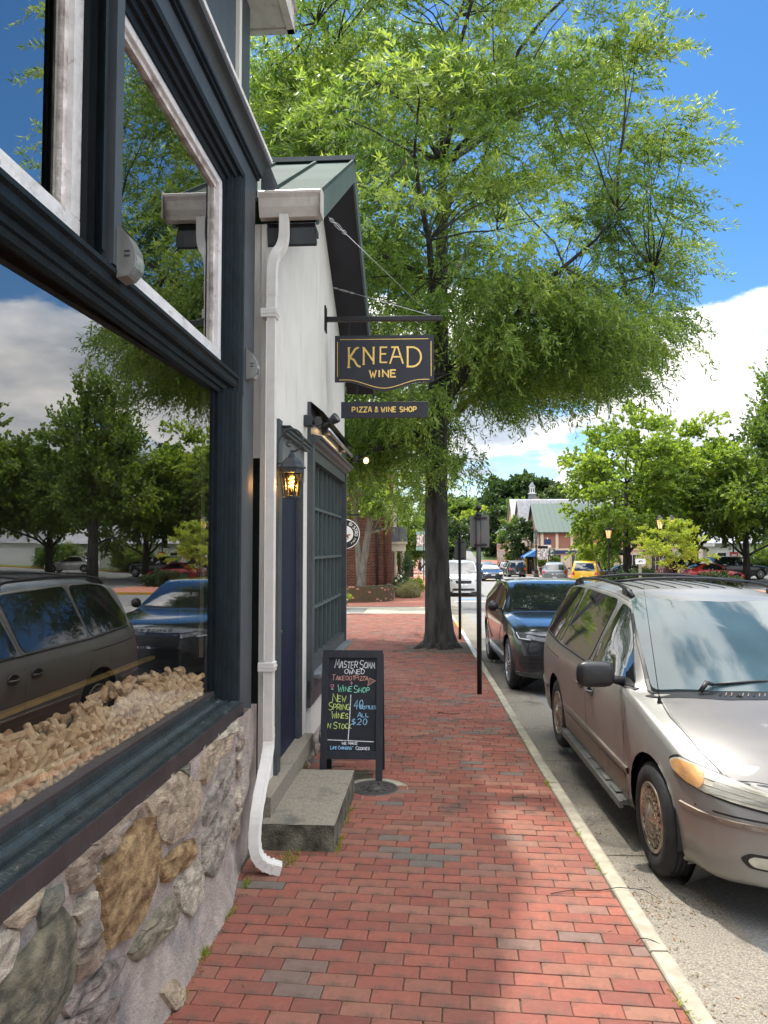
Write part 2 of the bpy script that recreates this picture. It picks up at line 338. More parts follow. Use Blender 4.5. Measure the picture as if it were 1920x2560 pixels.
M_('sign_green', (.03, .10, .07), .5, var=.05)
M_('fabric_red', (.5, .03, .04), .8); M_('fabric_blue', (.03, .05, .22), .8); M_('fabric_white', (.75, .75, .75), .8)
M_('post_back', (.13, .125, .118), .55, var=.08, scale=4)
M_('wood_post', (.27, .24, .19), .85, var=.2)
M_('hydrant', (.62, .22, .12), .5); M_('bollard_yellow', (.75, .50, .04), .5)
M_('pot_dark', (.03, .03, .032), .6); M_('pot_tan', (.20, .14, .10), .7, var=.2)
M_('petal', (.80, .80, .68), .7, var=.1)
M_('skin', (.50, .30, .22), .55); M_('cloth_black', (.012, .012, .016), .8); M_('hair', (.06, .035, .02), .6)
M_('tyre', (.018, .018, .019), .75, var=.3, scale=20, bump=.15, bscale=60)
M_('rubber', (.010, .010, .011), .5, var=.2)
M_('plastic_black', (.016, .017, .019), .38, var=.15)
M_('chrome', (.60, .58, .56), .16, metal=1., var=.1)
M_('rim_worn', (.42, .35, .28), .32, metal=.85, var=.4, scale=14, dirt=((.10, .065, .04), .56), dscale=12)
M_('rim_silver', (.50, .51, .53), .25, metal=.9, var=.1)
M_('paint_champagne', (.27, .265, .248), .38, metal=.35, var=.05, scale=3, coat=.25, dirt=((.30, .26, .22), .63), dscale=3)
M_('hood_champagne', (.155, .148, .145), .45, metal=.25, var=.08, scale=3, coat=.12, spec=.3, dirt=((.40, .37, .34), .66), dscale=4)  # base darker than the body paint to hold down sunlit glare
M_('clad_champagne', (.26, .215, .175), .45, metal=.5, var=.1, scale=4, coat=.15, dirt=((.15, .11, .08), .58), dscale=5)
M_('paint_graphite', (.050, .058, .068), .20, metal=.7, var=.04, coat=1.)
for k, c in (('paint_wht', (.70, .70, .69)), ('paint_red', (.50, .02, .02)), ('paint_yel', (.80, .46, .02)), ('paint_greysuv', (.17, .19, .20)), ('paint_navy', (.02, .03, .05)), ('paint_silver', (.42, .43, .44)), ('paint_maroon', (.16, .02, .03)), ('paint_black', (.015, .016, .018))):
    M_(k, c, .25, metal=.25, var=.03, coat=1.)
M_('car_glass', (.012, .016, .018), .03, var=.1, spec=1., coat=1.)
M_('van_side_glass', (.010, .012, .013), .03, var=.1, spec=1.2, coat=1.)
M_('windshield', (.045, .075, .085), .02, var=.3, scale=1.2, spec=.4, coat=.3)
M_('lens_amber', (.55, .30, .12), .25, var=.18, scale=8, coat=.6)
M_('lens_clear', (.46, .44, .36), .25, var=.15, scale=12, coat=.7)
M_('lens_grey', (.30, .32, .34), .12, metal=.4, var=.3, scale=16, coat=1.)
M_('lens_red', (.45, .01, .01), .2, coat=1.)
M_('lens_lit', (1, .9, .7), .3, emit=((1, .45, .05), 1.2))
M_('plate', (.6, .62, .66), .5)
M_('bulb', (1, .8, .3), .4, emit=((1, .58, .12), 2.6))
M_('bulb_soft', (1, .75, .45), .4, emit=((1, .42, .12), .32))
M_('floodbulb', (1, .9, .7), .4, emit=((1, .60, .22), .9))
M_('rust_leaf', (.32, .15, .08), .8, var=.2)
M_('wall_beige', (.50, .44, .36), .8)
M_('roof_green_far', (.022, .052, .038), .5, metal=.2)
M_('banner_pic', (.12, .09, .08), .7, var=.8, scale=6, col2=(.55, .50, .48))
M_('sign_mint', (.25, .42, .36), .6)
M_('horse_red', (.25, .05, .03), .6)
M_('sign_black', (.012, .012, .012), .4)
M_('brick_mortar_moss', (.07, .07, .035), .95, var=.3)
M_('brick_fresh', (.42, .20, .15), .9, var=.15)
M_('roof_portico', (.16, .17, .20), .4, metal=.4, var=.15)
M_('lens_lamp', (.75, .78, .8), .2)
M_('plastic_grey', (.13, .135, .125), .5, var=.25, scale=12)
M_('rake_green', (.085, .115, .11), .4, var=.12)
M_('transom_grey', (.14, .15, .155), .55, var=.2, scale=6, dirt=((.22, .21, .19), .62), dscale=6)
M_('sill_light', (.17, .19, .20), .45, var=.15, scale=6); M_('muntin_green', (.075, .10, .10), .45, var=.1)
M_('light_body', (.30, .30, .285), .35, metal=.6, var=.08)
M_('rust_pipe', (.10, .04, .03), .6, var=.2)
glassmat('pane_clear', (.80, .80, .76), 5.0, 0., .02)
glassmat('pane_lower', (.97, .95, .90), 3.5, 0., .015)
M_('lens_line', (.54, .50, .40), .4); M_('lens_bowl', (.36, .35, .30), .25, metal=.3, coat=.6)
glassmat('lantern_glass', (1, .80, .52), 1.35)
leafmat('leaf_oak', [(.036, .082, .018), (.082, .148, .030), (.142, .22, .05), (.24, .31, .10)], .43)
leafmat('leaf_maple', [(.06, .115, .02), (.11, .18, .03), (.155, .235, .038), (.21, .28, .05)], .45)
leafmat('leaf_yellow', [(.12, .18, .022), (.18, .24, .03), (.24, .29, .045)], .45)
leafmat('leaf_dark', [(.018, .042, .014), (.035, .070, .020), (.05, .09, .028)], .25)
leafmat('leaf_mid', [(.05, .10, .022), (.085, .14, .03), (.12, .18, .045)], .42)
leafmat('leaf_far', [(.04, .075, .025), (.065, .10, .035), (.09, .13, .05)], .3)
leafmat('grass_blade', [(.10, .13, .05), (.22, .24, .13), (.30, .30, .20)], .3)
leafmat('dead_leaf', [(.22, .09, .03), (.30, .16, .07), (.16, .09, .05), (.12, .14, .04)], .15, (1, 1, 1))
leafmat('petal_red', [(.45, .03, .08), (.5, .05, .3)], .2)
leafmat('petal_w', [(.75, .75, .7), (.8, .8, .75)], .2)

# ================================================================ GROUND
def sheet(name, x0, x1, ys, off, matn, nx=6, kind='structure', xf=None, parent=None):
    """ground-following sheet; xf(x,Y) may bend its edges"""
    V = []; F = []
    for j, Y in enumerate(ys):
        for i in range(nx+1):
            X = x0+(x1-x0)*i/nx
            if xf: X = xf(X, Y, i/nx)
            V.append((X, Y, gz(X, Y)+off))
    w = nx+1
    for j in range(len(ys)-1):
        for i in range(nx): a = j*w+i; F.append((a, a+1, a+1+w, a+w))
    mb = MB(); mb.add(V, F, 0, True)
    return mb.build(name, matn, parent, kind=kind)
def fr(a, b, n): return [a+(b-a)*i/n for i in range(n+1)]
YS = fr(-12, 60, 36)+fr(62, 200, 50)[0:]+fr(206, 700, 24)
sheet('ground', -160, 260, YS, -.19, 'grass', 60)
YK = fr(-12, 30, 42)+fr(32, 130, 40)+fr(133, 210, 24)
def kx(Y): return 1.088+max(0, Y-7)*.0085 if Y < 20 else 1.20
road = sheet('road', 1.15, 12.9, YK, -.145, 'asphalt_old', 10)
def gut(X, Y, t): return kx(Y)+.08+t*(.56)
sheet('gutter_pavement', 0, 1, [y for y in YK if y < 60], -.140, 'concrete_gutter', 3, xf=gut)
sheet('parking_lot', 12.9, 95, [y for y in YK if y < 76], -.155, 'asphalt', 30)
# crossing road behind the tree, painted marks
def mark(name, x0, x1, y0, y1, m, off=-.138, ny=6): return sheet(name, x0, x1, fr(y0, y1, ny), off, m, 4)
mark('stop_line', 1.9, 6.2, 34.2, 34.6, 'paint_white', -.136)
mark('asphalt_patch', 1.95, 12.6, 29.0, 34.0, 'asphalt', -.141)
mark('parking_mark', 2.2, 3.3, 36.0, 36.9, 'paint_blue', -.136)
for i, X in enumerate((6.9, 7.15)):
    mark('centre_line', X, X+.11, 36, 150, 'paint_yellow', -.134, 40)
for i in range(5): mark('parking_line', 10.3, 12.7, 60+7*i, 60.12+7*i, 'paint_white', -.136, 2)
for Yj in (2.05, 5.12, 7.45, 10.4, 13.3): sheet('gutter_joint', 0, 1, [Yj, Yj+.009], -.1365, 'joint_sand', 3, xf=gut)

# sidewalk bed + bricks
def wallx(Y): return -1.125+.03055*Y
def leftlim(Y): return wallx(Y)-.02 if Y < 9.25 else -5.0
V = []; F = []
bedY = fr(-4, 9.2, 20)+fr(9.26, 25, 20)
mb = MB(); pts = []
for Y in bedY:
    for t in (0, .25, .5, .75, 1): X = leftlim(Y)+(kx(Y)-leftlim(Y))*t; pts.append((X, Y, gz(X, Y)-.010))
mb.add(pts, [(j*5+i, j*5+i+1, j*5+i+6, j*5+i+5) for j in range(len(bedY)-1) for i in range(4)], 0, True)
sidewalk = mb.build('sidewalk', 'joint_sand', kind='structure')
BA = R(-4.4); BL, BW, BH = .2035, .0985, .03
GAP = .0045
ca, sa = math.cos(BA), math.sin(BA)
def clip(poly, nx, ny, c):
    out = []
    for i in range(len(poly)):
        p, q = poly[i], poly[(i+1) % len(poly)]; dp = nx*p[0]+ny*p[1]-c; dq = nx*q[0]+ny*q[1]-c
        if dp <= 0: out.append(p)
        if dp*dq < 0: t = dp/(dp-dq); out.append((p[0]+(q[0]-p[0])*t, p[1]+(q[1]-p[1])*t))
    return out
def area(p): return abs(sum(p[i][0]*p[(i+1) % len(p)][1]-p[(i+1) % len(p)][0]*p[i][1] for i in range(len(p))))/2
def brick_solid(mb, poly, z0, z1, b, rnd, tilt=(0, 0)):
    cx = sum(p[0] for p in poly)/len(poly); cy = sum(p[1] for p in poly)/len(poly); n = len(poly)
    ins = [(p[0]+(cx-p[0])*min(.4, b/max(1e-4, math.hypot(p[0]-cx, p[1]-cy))*1.3), p[1]+(cy-p[1])*min(.4, b/max(1e-4, math.hypot(p[0]-cx, p[1]-cy))*1.3)) for p in poly]
    tz = lambda p: (p[0]-cx)*tilt[0]+(p[1]-cy)*tilt[1]
    V = [(p[0], p[1], z0) for p in poly]+[(p[0], p[1], z1-b+tz(p)) for p in poly]+[(p[0], p[1], z1+tz(p)) for p in ins]
    F = [tuple(range(2*n, 3*n))]+[(i, (i+1) % n, n+(i+1) % n, n+i) for i in range(n)]+[(n+i, n+(i+1) % n, 2*n+(i+1) % n, 2*n+i) for i in range(n)]
    mb.add(V, F, 0, False, rnd)
OBST = [(-.46, 6.33, .235)]      # manhole
bricks = []
# local brick frame (u along course, v across)
for r in range(-70, 285):
    off = (.5*BL if r % 2 else 0)+random.uniform(-.028, .028)+(.02*math.sin(r*.31))
    for c in range(-32, 16):
        u0 = c*BL+off; v0 = r*BW
        q = [(u0+GAP/2, v0+GAP/2), (u0+BL-GAP/2, v0+GAP/2), (u0+BL-GAP/2, v0+BW-GAP/2), (u0+GAP/2, v0+BW-GAP/2)]
        w = random.uniform(-.0012, .0012)
        q = [(p[0]*ca-p[1]*sa+random.uniform(-.0015, .0015), p[0]*sa+p[1]*ca+w+random.uniform(-.001, .001)) for p in q]
        my = sum(p[1] for p in q)/4; mx = sum(p[0] for p in q)/4
        if my < -3.6 or my > 25 or mx < leftlim(my)-.2 or mx > kx(my)+.2: continue
        if my > 9.8 and mx < -.105*my-1.1: continue
        if math.hypot(mx-OBST[0][0], my-OBST[0][1]) < OBST[0][2]: continue
        if my > 14.55 and my < 16.4 and mx > .28-.0: continue
        if my > 14.75 and my < 15.9 and mx > -.22+.12*math.sin(my*5): continue       # tree pit
        full = True
        xk = kx(my)-.008
        if max(p[0] for p in q) > xk: q = clip(q, 1, 0, xk); full = False
        if my < 9.25:
            # wall base wavy line
            lx = wallx(my)-.005+.05*max(0, 1-abs(my-2.2)/2.6) if my < 4.9 else wallx(my)-.01
            if q and min(p[0] for p in q) < lx: q = clip(q, -1, 0, -lx); full = False
        if len(q) < 3 or area(q) < .0012: continue
        bricks.append((q, mx, my))
bricks.sort(key=lambda b: (abs(b[2]-2.8) if b[2] >= 2.7 else 50+abs(b[2])))
stuff = MB(); cnt = 0
for q, mx, my in bricks:
    n_ = noise.noise((mx*1.3, my*1.1, 3.))
    z = gz(mx, my)+.0022*n_+random.gauss(0, .0009)
    tilt = (random.gauss(0, .006), -.0125*(1 if my < 80 else 0)+random.gauss(0, .010))
    if cnt < 300 and my > 2.7:
        mb = MB(); brick_solid(mb, [(p[0]-mx, p[1]-my) for p in q], -.028, 0, .0028, 0., tilt)
        mb.build('brick', 'brick_paver', sidewalk, (mx, my, z)); cnt += 1
    else:
        brick_solid(stuff, [(p[0], p[1]) for p in q], z-.028, z, .0028, random.random(), tilt)
stuff.build('brick_paving', 'brick_paver', sidewalk, kind='stuff')
# kerb stones
kerb = MB()
kerb.box(1.12, 1.16, -4, -3.99, -.12, -.11)
kerb = kerb.build('kerb', 'concrete_kerb', kind='structure')
ybreaks = [-4, -1.6, 1.1, 3.62, 6.25, 8.62, 11.3, 14.0, 16.55, 19.3, 21.6, 24.6]
for i in range(len(ybreaks)-1):
    a, b = ybreaks[i], ybreaks[i+1]; mb = MB(); ns = 8; V = []
    for j in range(ns+1):
        Y = a+.007+(b-a-.014)*j/ns; x0 = kx(Y); x1 = x0+.098; z = gz(x0, Y)
        w = .004*noise.noise((Y*1.7, 2, 0)); 
        V += [(x0+w, Y, z-.2), (x0+w, Y, z-.004), (x0+.006+w, Y, z+.004), (x1-.022+w, Y, z+.004+.003*noise.noise((Y*3, 5, 0))), (x1-.006+w, Y, z-.006), (x1+w, Y, z-.024), (x1+.012+w, Y, z-.2)]
    F = [(j*7+i_, j*7+i_+1, j*7+i_+8, j*7+i_+7) for j in range(ns) for i_ in range(6)]+[tuple(range(6, -1, -1)), tuple(ns*7+k for k in range(7))]
    mb.add(V, F, 0, False)
    mb.build('kerb_stone', 'paint_yellow' if i == 9 else ('paint_white' if i in (7, 8) else 'concrete_kerb'), kerb)
# driveway apron and far sidewalk on the left, far right sidewalk
sheet('driveway', -9, 1.28, fr(25.0, 28.6, 6), -.012, 'concrete_kerb', 8)
sheet('driveway_asphalt', -12, -1.6, fr(25.5, 27.6, 4), -.008, 'asphalt', 6)
sheet('far_sidewalk', -7, 1.28, fr(28.6, 160, 60), -.002, 'far_brick', 6)
for a, b in ((79, 81.5), (95, 97.5), (112, 118)): sheet('sidewalk_band', -3, 1.26, fr(a, b, 2), .004, 'concrete_kerb', 4)
sheet('far_pavement', 12.9, 32, fr(72, 150, 40), -.0, 'far_brick', 8)
mb = MB()
for a, b, X in ((28.8, 75, 1.20), (75, 150, 1.20)): 
    for k in range(12):
        y0 = a+(b-a)*k/12; y1 = a+(b-a)*(k+1)/12; z = gz(X, (y0+y1)/2); mb.box(X, X+.14, y0, y1-.02, z-.25, z+.008)
for k in range(26): y0 = 72+3*k; z = gz(12.9, y0+1.5); mb.box(12.76, 12.9, y0, y0+2.98, z-.25, z+.01)
mb.build('far_kerb', 'concrete_kerb', kind='structure')
# traffic island with hedge at the right
def island(name, cx, cy, rx, ry, m='far_brick', kerbm='paint_yellow'):
    n = 40; mb = MB(); V = []
    for k in range(n):
        a = 2*PI*k/n; ex = abs(math.cos(a))**.6*math.copysign(1, math.cos(a)); ey = abs(math.sin(a))**.6*math.copysign(1, math.sin(a))
        for f in (1, .985): V.append((cx+rx*ex*f, cy+ry*ey*f, 0))
    P = []
    for i, v in enumerate(V): P.append((v[0], v[1], gz(v[0], v[1])-.02))
    for i, v in enumerate(V): P.append((v[0], v[1], gz(v[0], v[1])-.3))
    N2 = 2*n
    F = [(2*k, 2*((k+1) % n), 2*((k+1) % n)+1, 2*k+1) for k in range(n)]+[(2*k+N2, 2*((k+1) % n)+N2, 2*((k+1) % n), 2*k) for k in range(n)]
    mb.add(P, F, 1); mb.add([P[2*k+1] for k in range(n)], [tuple(range(n))], 0)
    mb.build(name, [m, kerbm], kind='structure')
island('traffic_island', 15.6, 44, 4.4, 5.5)
island('planted_verge', 33, 72.0, 17, 1.6, 'grass', 'paint_yellow')
# stoop
def local(n, s): c, s_ = math.cos(R(1.75)), math.sin(R(1.75)); return (-1.125+n*c+s*s_, -n*s_+s*c)
WA = -R(1.75)
x, y = local(0, 0)
t = thing('concrete_step', 'worn concrete front step block with mossy side at the shop door', 'step', (x, y, 0), WA)
mb = MB()
def slab(mb, x0, x1, y0, y1, z0, z1, mi_top=0, mi_side=1, jit=.006, seed=0):
    nx, ny = 6, 10; V = []; F = []
    for j in range(ny+1):
        for i in range(nx+1):
            e = i in (0, nx) or j in (0, ny)
            V.append((x0+(x1-x0)*i/nx+(noise.noise((i*1.3, j*1.7, seed))*jit if e else 0), y0+(y1-y0)*j/ny+(noise.noise((i*1.9, j*.7, seed+5))*jit if e else 0), z1-(.006 if e else 0)+noise.noise((i*.8, j*.8, seed+9))*.003))
    w = nx+1
    for j in range(ny):
        for i in range(nx): a = j*w+i; F.append((a, a+1, a+1+w, a+w))
    mb.add(V, F, mi_top, True)
    ring = [i for i in range(w)]+[j*w+nx for j in range(1, ny+1)]+[ny*w+i for i in range(nx-1, -1, -1)]+[j*w for j in range(ny-1, 0, -1)]
    P = [V[k] for k in ring]; n = len(P); Q = [(p[0], p[1], z0) for p in P]
    mb.add(P+Q, [(n+i, n+(i+1) % n, (i+1) % n, i) for i in range(n)], mi_side)
slab(mb, -.03, .50, 4.76, 5.93, -.10, .108)
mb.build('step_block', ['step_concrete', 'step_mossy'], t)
t = thing('concrete_step', 'pale rounded concrete threshold slab above the lower step', 'step', (x, y, 0), WA)
mb = MB(); slab(mb, -.25, .085, 4.86, 6.55, .100, .235, 0, 0, .012, 4); mb.build('threshold_block', ['step_concrete'], t)
# ================================================================ GREY BUILDING (near left)
gb = thing('grey_building', 'dark grey timber shopfront on a rubble stone base, large white sashed windows', 'building', (x, y, 0), WA)
def part(mb, name, mats, parent=gb, **k): return mb.build(name, mats, parent, **k)
# stone base: mortar skin
mb = MB(); V = []; F = []; SS = fr(-3.0, 4.60, 230); ZZ = fr(-.16, .84, 34)
def basen(s, z):
    fl = max(0, 1-(z+.08)/.42)
    q = .012+.085*fl*fl+.016*noise.noise((s*2.3, z*3, 1.))+.008*noise.noise((s*7, z*9, 4.))
    q += .007*noise.noise((s*16, z*22, 7.))+.004*noise.noise((s*38, z*44, 2.))
    if s > 4.0: q -= .09*(s-4.0)*fl*2.2
    return q
for s_ in SS:
    for z_ in ZZ: V.append((basen(s_, z_)-.012, s_, z_))
w = len(ZZ)
for j in range(len(SS)-1):
    for i in range(w-1): a = j*w+i; F.append((a, a+w, a+w+1, a+1))
mb.add(V, F, 0, True)
mb.add([(basen(4.6, z_)-.012, 4.6, z_) for z_ in ZZ]+[(-.3, 4.6, z_) for z_ in ZZ], [(i, i+w, i+w+1, i+1) for i in range(w-1)], 0)
stonewall = part(mb, 'stone_base', 'stone_mortar')
STONES = [('ochre', [(2.82, 0.79), (3.0, 0.75), (3.09, 0.56), (3.06, 0.46), (2.93, 0.41), (2.77, 0.41), (2.62, 0.44), (2.6, 0.56), (2.57, 0.65), (2.52, 0.73), (2.61, 0.74), (2.72, 0.78)]), ('green', [(2.31, 0.72), (2.39, 0.63), (2.39, 0.53), (2.34, 0.47), (2.23, 0.43), (2.13, 0.4), (1.86, 0.58), (1.93, 0.62), (1.99, 0.68), (2.06, 0.7), (2.17, 0.72)]), ('teal', [(2.31, 0.79), (2.3, 0.75), (2.24, 0.72), (2.17, 0.73), (2.15, 0.78), (2.16, 0.8), (2.22, 0.81)]), ('pale', [(1.85, 0.8), (1.93, 0.8), (2.01, 0.8), (2.06, 0.77), (2.05, 0.74), (2.01, 0.7), (1.96, 0.69), (1.9, 0.67), (1.83, 0.67)]), ('tan', [(1.99, 0.84), (2.12, 0.84), (2.19, 0.84), (2.15, 0.81), (2.12, 0.78), (2.06, 0.78), (2.01, 0.81)]), ('pink', [(2.34, 0.84), (2.47, 0.85), (2.54, 0.84), (2.59, 0.8), (2.51, 0.77), (2.53, 0.72), (2.44, 0.71), (2.36, 0.74), (2.34, 0.8)]), ('grey', [(2.59, 0.82), (2.74, 0.82), (2.82, 0.81), (2.72, 0.78), (2.64, 0.75), (2.58, 0.76)]), ('teal', [(2.52, 0.76), (2.56, 0.75), (2.57, 0.71), (2.54, 0.71), (2.51, 0.73)]), ('pale', [(2.42, 0.7), (2.51, 0.68), (2.52, 0.65), (2.48, 0.61), (2.43, 0.61), (2.39, 0.66)]), ('grey', [(2.43, 0.57), (2.51, 0.59), (2.56, 0.56), (2.57, 0.53), (2.51, 0.52), (2.48, 0.51), (2.42, 0.54)]), ('pink', [(2.39, 0.51), (2.51, 0.49), (2.57, 0.51), (2.6, 0.45), (2.58, 0.42), (2.49, 0.42), (2.4, 0.45)]), ('purple', [(2.32, 0.43), (2.47, 0.4), (2.63, 0.39), (2.76, 0.34), (2.75, 0.31), (2.64, 0.3), (2.49, 0.34), (2.36, 0.37), (2.32, 0.41)]), ('purple', [(2.27, 0.4), (2.4, 0.35), (2.56, 0.29), (2.69, 0.24), (2.71, 0.2), (2.62, 0.19), (2.41, 0.24), (2.22, 0.37)]), ('tan', [(2.95, 0.84), (3.22, 0.82), (3.39, 0.83), (3.61, 0.7), (3.63, 0.56), (3.48, 0.52), (3.23, 0.56), (3.1, 0.63), (3.06, 0.69)]), ('ochre', [(3.12, 0.52), (3.35, 0.51), (3.53, 0.47), (3.56, 0.4), (3.43, 0.37), (3.24, 0.4), (3.14, 0.44)]), ('pale', [(3.33, 0.34), (3.56, 0.38), (3.65, 0.24), (3.63, 0.17), (3.44, 0.16), (3.36, 0.23)]), ('greeny', [(2.81, 0.33), (2.92, 0.35), (3.24, 0.34), (3.31, 0.24), (3.29, 0.2), (3.08, 0.22), (2.9, 0.25)]), ('tan', [(3.64, 0.71), (3.66, 0.8), (3.88, 0.83), (4.16, 0.79), (4.15, 0.72), (3.88, 0.7), (3.7, 0.67)]), ('grey', [(3.67, 0.53), (3.82, 0.61), (4.13, 0.67), (4.21, 0.56), (3.99, 0.46), (3.73, 0.45)]), ('grey', [(3.68, 0.26), (3.71, 0.41), (3.99, 0.43), (4.21, 0.44), (4.22, 0.3), (4.0, 0.2), (3.81, 0.18)]), ('tan', [(3.04, 0.06), (3.17, 0.04), (3.21, -0.02), (3.19, -0.08), (3.08, -0.03)]), ('teal', [(3.36, 0.84), (3.49, 0.82), (3.52, 0.78), (3.44, 0.77)]), ('pale', [(4.01, 0.87), (4.32, 0.85), (4.33, 0.79), (4.2, 0.79), (3.93, 0.82)]), ('pink', [(2.51, 0.85), (2.72, 0.85), (2.93, 0.84), (3.04, 0.71), (2.9, 0.8), (2.71, 0.79), (2.57, 0.77)])]
def stone(c, poly, bulge=.022, seed=0):
    gx_ = sum(p[0] for p in poly)/len(poly); gy_ = sum(p[1] for p in poly)/len(poly); poly = [(gx_+(p[0]-gx_)*1.09, min(.83, gy_+(p[1]-gy_)*1.09)) for p in poly]
    n0 = len(poly); P = []
    for i in range(n0):
        a, b = poly[i], poly[(i+1) % n0]; L = math.hypot(b[0]-a[0], b[1]-a[1]); k = max(1, int(L/.07))
        for j in range(k): t_ = j/k; P.append((a[0]+(b[0]-a[0])*t_+noise.noise((i*3+j, seed, 1))*.008, a[1]+(b[1]-a[1])*t_+noise.noise((i*3+j, seed, 7))*.008))
    cx = sum(p[0] for p in P)/len(P); cy = sum(p[1] for p in P)/len(P); n = len(P); V = []; F = []
    rings = (1.0, .93, .72, .42)
    hh = (-.03, .35, .85, 1.0)
    for f, h in zip(rings, hh):
        for p in P:
            s_ = cx+(p[0]-cx)*f; z_ = cy+(p[1]-cy)*f
            d = basen(s_, z_)+(bulge*h if h > 0 else -.02)+(noise.noise((s_*9, z_*14, seed))*.016+noise.noise((s_*24, z_*34, seed+3))*.009)*(1 if h > .3 else 0)
            V.append((d, s_, z_))
    V.append((basen(cx, cy)+bulge*1.0, cx, cy))
    for k in range(3):
        for i in range(n): a = k*n+i; b = k*n+(i+1) % n; F.append((a, b, b+n, a+n))
    for i in range(n): F.append((3*n+i, 3*n+(i+1) % n, 4*n))
    mb = MB(); mb.add(V, F, 0, False)
    me_ = mb.build('stone', 'stone_'+c, stonewall); me_['label'] = {'ochre': 'rusty ochre stone', 'green': 'dark greenish grey stone', 'teal': 'blue grey stone', 'pale': 'pale speckled stone', 'tan': 'tan stone', 'pink': 'pinkish stone', 'grey': 'grey stone', 'purple': 'banded purplish stone', 'greeny': 'greenish pale stone'}[c]
kinds = ['ochre', 'green', 'teal', 'pale', 'tan', 'pink', 'grey', 'purple', 'greeny']
for i, (c, p) in enumerate(STONES): stone(c, p, .016 if i < 2 else .013, i*1.37)
random.seed(21)
sp = []
def overl(x_, z_):
    for c, p in STONES:
        cx = sum(q[0] for q in p)/len(p); cz = sum(q[1] for q in p)/len(p)
        xs = [q[0] for q in p]; zs = [q[1] for q in p]
        if min(xs)-.03 < x_ < max(xs)+.03 and min(zs)-.025 < z_ < max(zs)+.025: return True
    return False
s_ = -2.9
while s_ < 4.4:
    z_ = .02
    while z_ < .80:
        w_ = random.uniform(.08, .17); h_ = random.uniform(.045, .10)
        if not (overl(s_, z_) or overl(s_+w_*.5, z_) or overl(s_-w_*.5, z_) or overl(s_, z_+h_*.5)) and not (z_ < .16 and s_ > 1.5):
            n = 9; poly = []
            for k in range(n):
                a = -2*PI*k/n; r_ = random.uniform(.75, 1.05); poly.append((s_+math.cos(a)*w_*.62*r_, z_+math.sin(a)*h_*.62*r_))
            stone(random.choice(['pale', 'tan', 'grey', 'tan', 'pale', 'pink', 'pale']), poly, .012, s_*5+z_)
        z_ += h_*1.45
    s_ += .22
random.seed(9)
# sill: fascia, top with mouldings
mb = MB(); mb.box(-.30, .0, -3, 4.47, .828, .902, 0); 
mb.box(-.30, -.012, -3, 4.458, .9015, .906, 1)
part(mb, 'window_sill', ['sill_fascia', 'sill_top'])
mb = MB(); mb.moulding([(-.020, .907), (-.022, .915), (-.05, .926), (-.062, .9262), (-.062, .940), (-.075, .943), (-.088, .958), (-.104, .962), (-.104, .992), (-.13, 1.0)], -3, 4.43); part(mb, 'sill_moulding', 'sill_top')
# lower rail of window above sill
mb = MB(); mb.box(-.16, -.107, -3, 4.24, .96, 1.008); part(mb, 'bottom_rail', 'sill_fascia')
# mid rail and mouldings between panes (z 2.67..2.85)
mb = MB(); mb.moulding([(-.135, 2.690), (-.10, 2.690), (-.095, 2.712), (-.082, 2.716), (-.080, 2.742), (-.055, 2.748), (-.045, 2.760), (-.045, 2.792), (-.030, 2.800), (-.030, 2.818), (-.06, 2.832), (-.105, 2.836), (-.105, 2.842)], -3, 4.42)
part(mb, 'transom_rail', 'frame_green')
mb = MB(); mb.box(-.16, -.1, -3, 4.42, 2.72, 2.835); part(mb, 'transom_core', 'frame_black')
# top mouldings above upper windows
mb = MB(); mb.moulding([(-.13, 3.94), (-.10, 3.942), (-.095, 3.975), (-.078, 3.98), (-.075, 4.01), (-.055, 4.015), (-.05, 4.045), (-.03, 4.05), (-.028, 4.085), (-.045, 4.09)], -3, 4.50)
part(mb, 'window_head', 'frame_black')
mb = MB(); mb.box(-.22, -.04, -3, 4.88, 4.09, 4.235); part(mb, 'frieze_board', 'board_grey')
mb = MB(); mb.moulding([(-.04, 4.215), (-.022, 4.218), (-.020, 4.232), (-.008, 4.236), (-.006, 4.248)], -3, 4.86); part(mb, 'bead_moulding', 'frame_green')
mb = MB(); pr = [(-.008, 4.246)]+[(-.006+.040*(1-math.cos(a)), 4.248+.055*math.sin(a)) for a in fr(0, 1.45, 8)]+[(.040, 4.305), (.052, 4.308), (.052, 4.335)]
mb.moulding(pr, -3, 4.87); mb.add([(p[0], 4.87, p[1]) for p in pr]+[(-.04, 4.87, 4.335), (-.04, 4.87, 4.246)], [tuple(range(len(pr)+2))], 0); part(mb, 'cornice', 'board_grey')
mb = MB(); mb.box(-.10, .060, -3, 4.875, 4.336, 4.362); part(mb, 'cornice_cap', 'sash_white')
mb = MB(); mb.add([(.054, -3, 4.364), (.054, 4.87, 4.364), (-.12, 4.87, 4.40), (-.12, -3, 4.40)], [(0, 1, 2, 3)]); part(mb, 'cornice_flashing', 'board_grey')
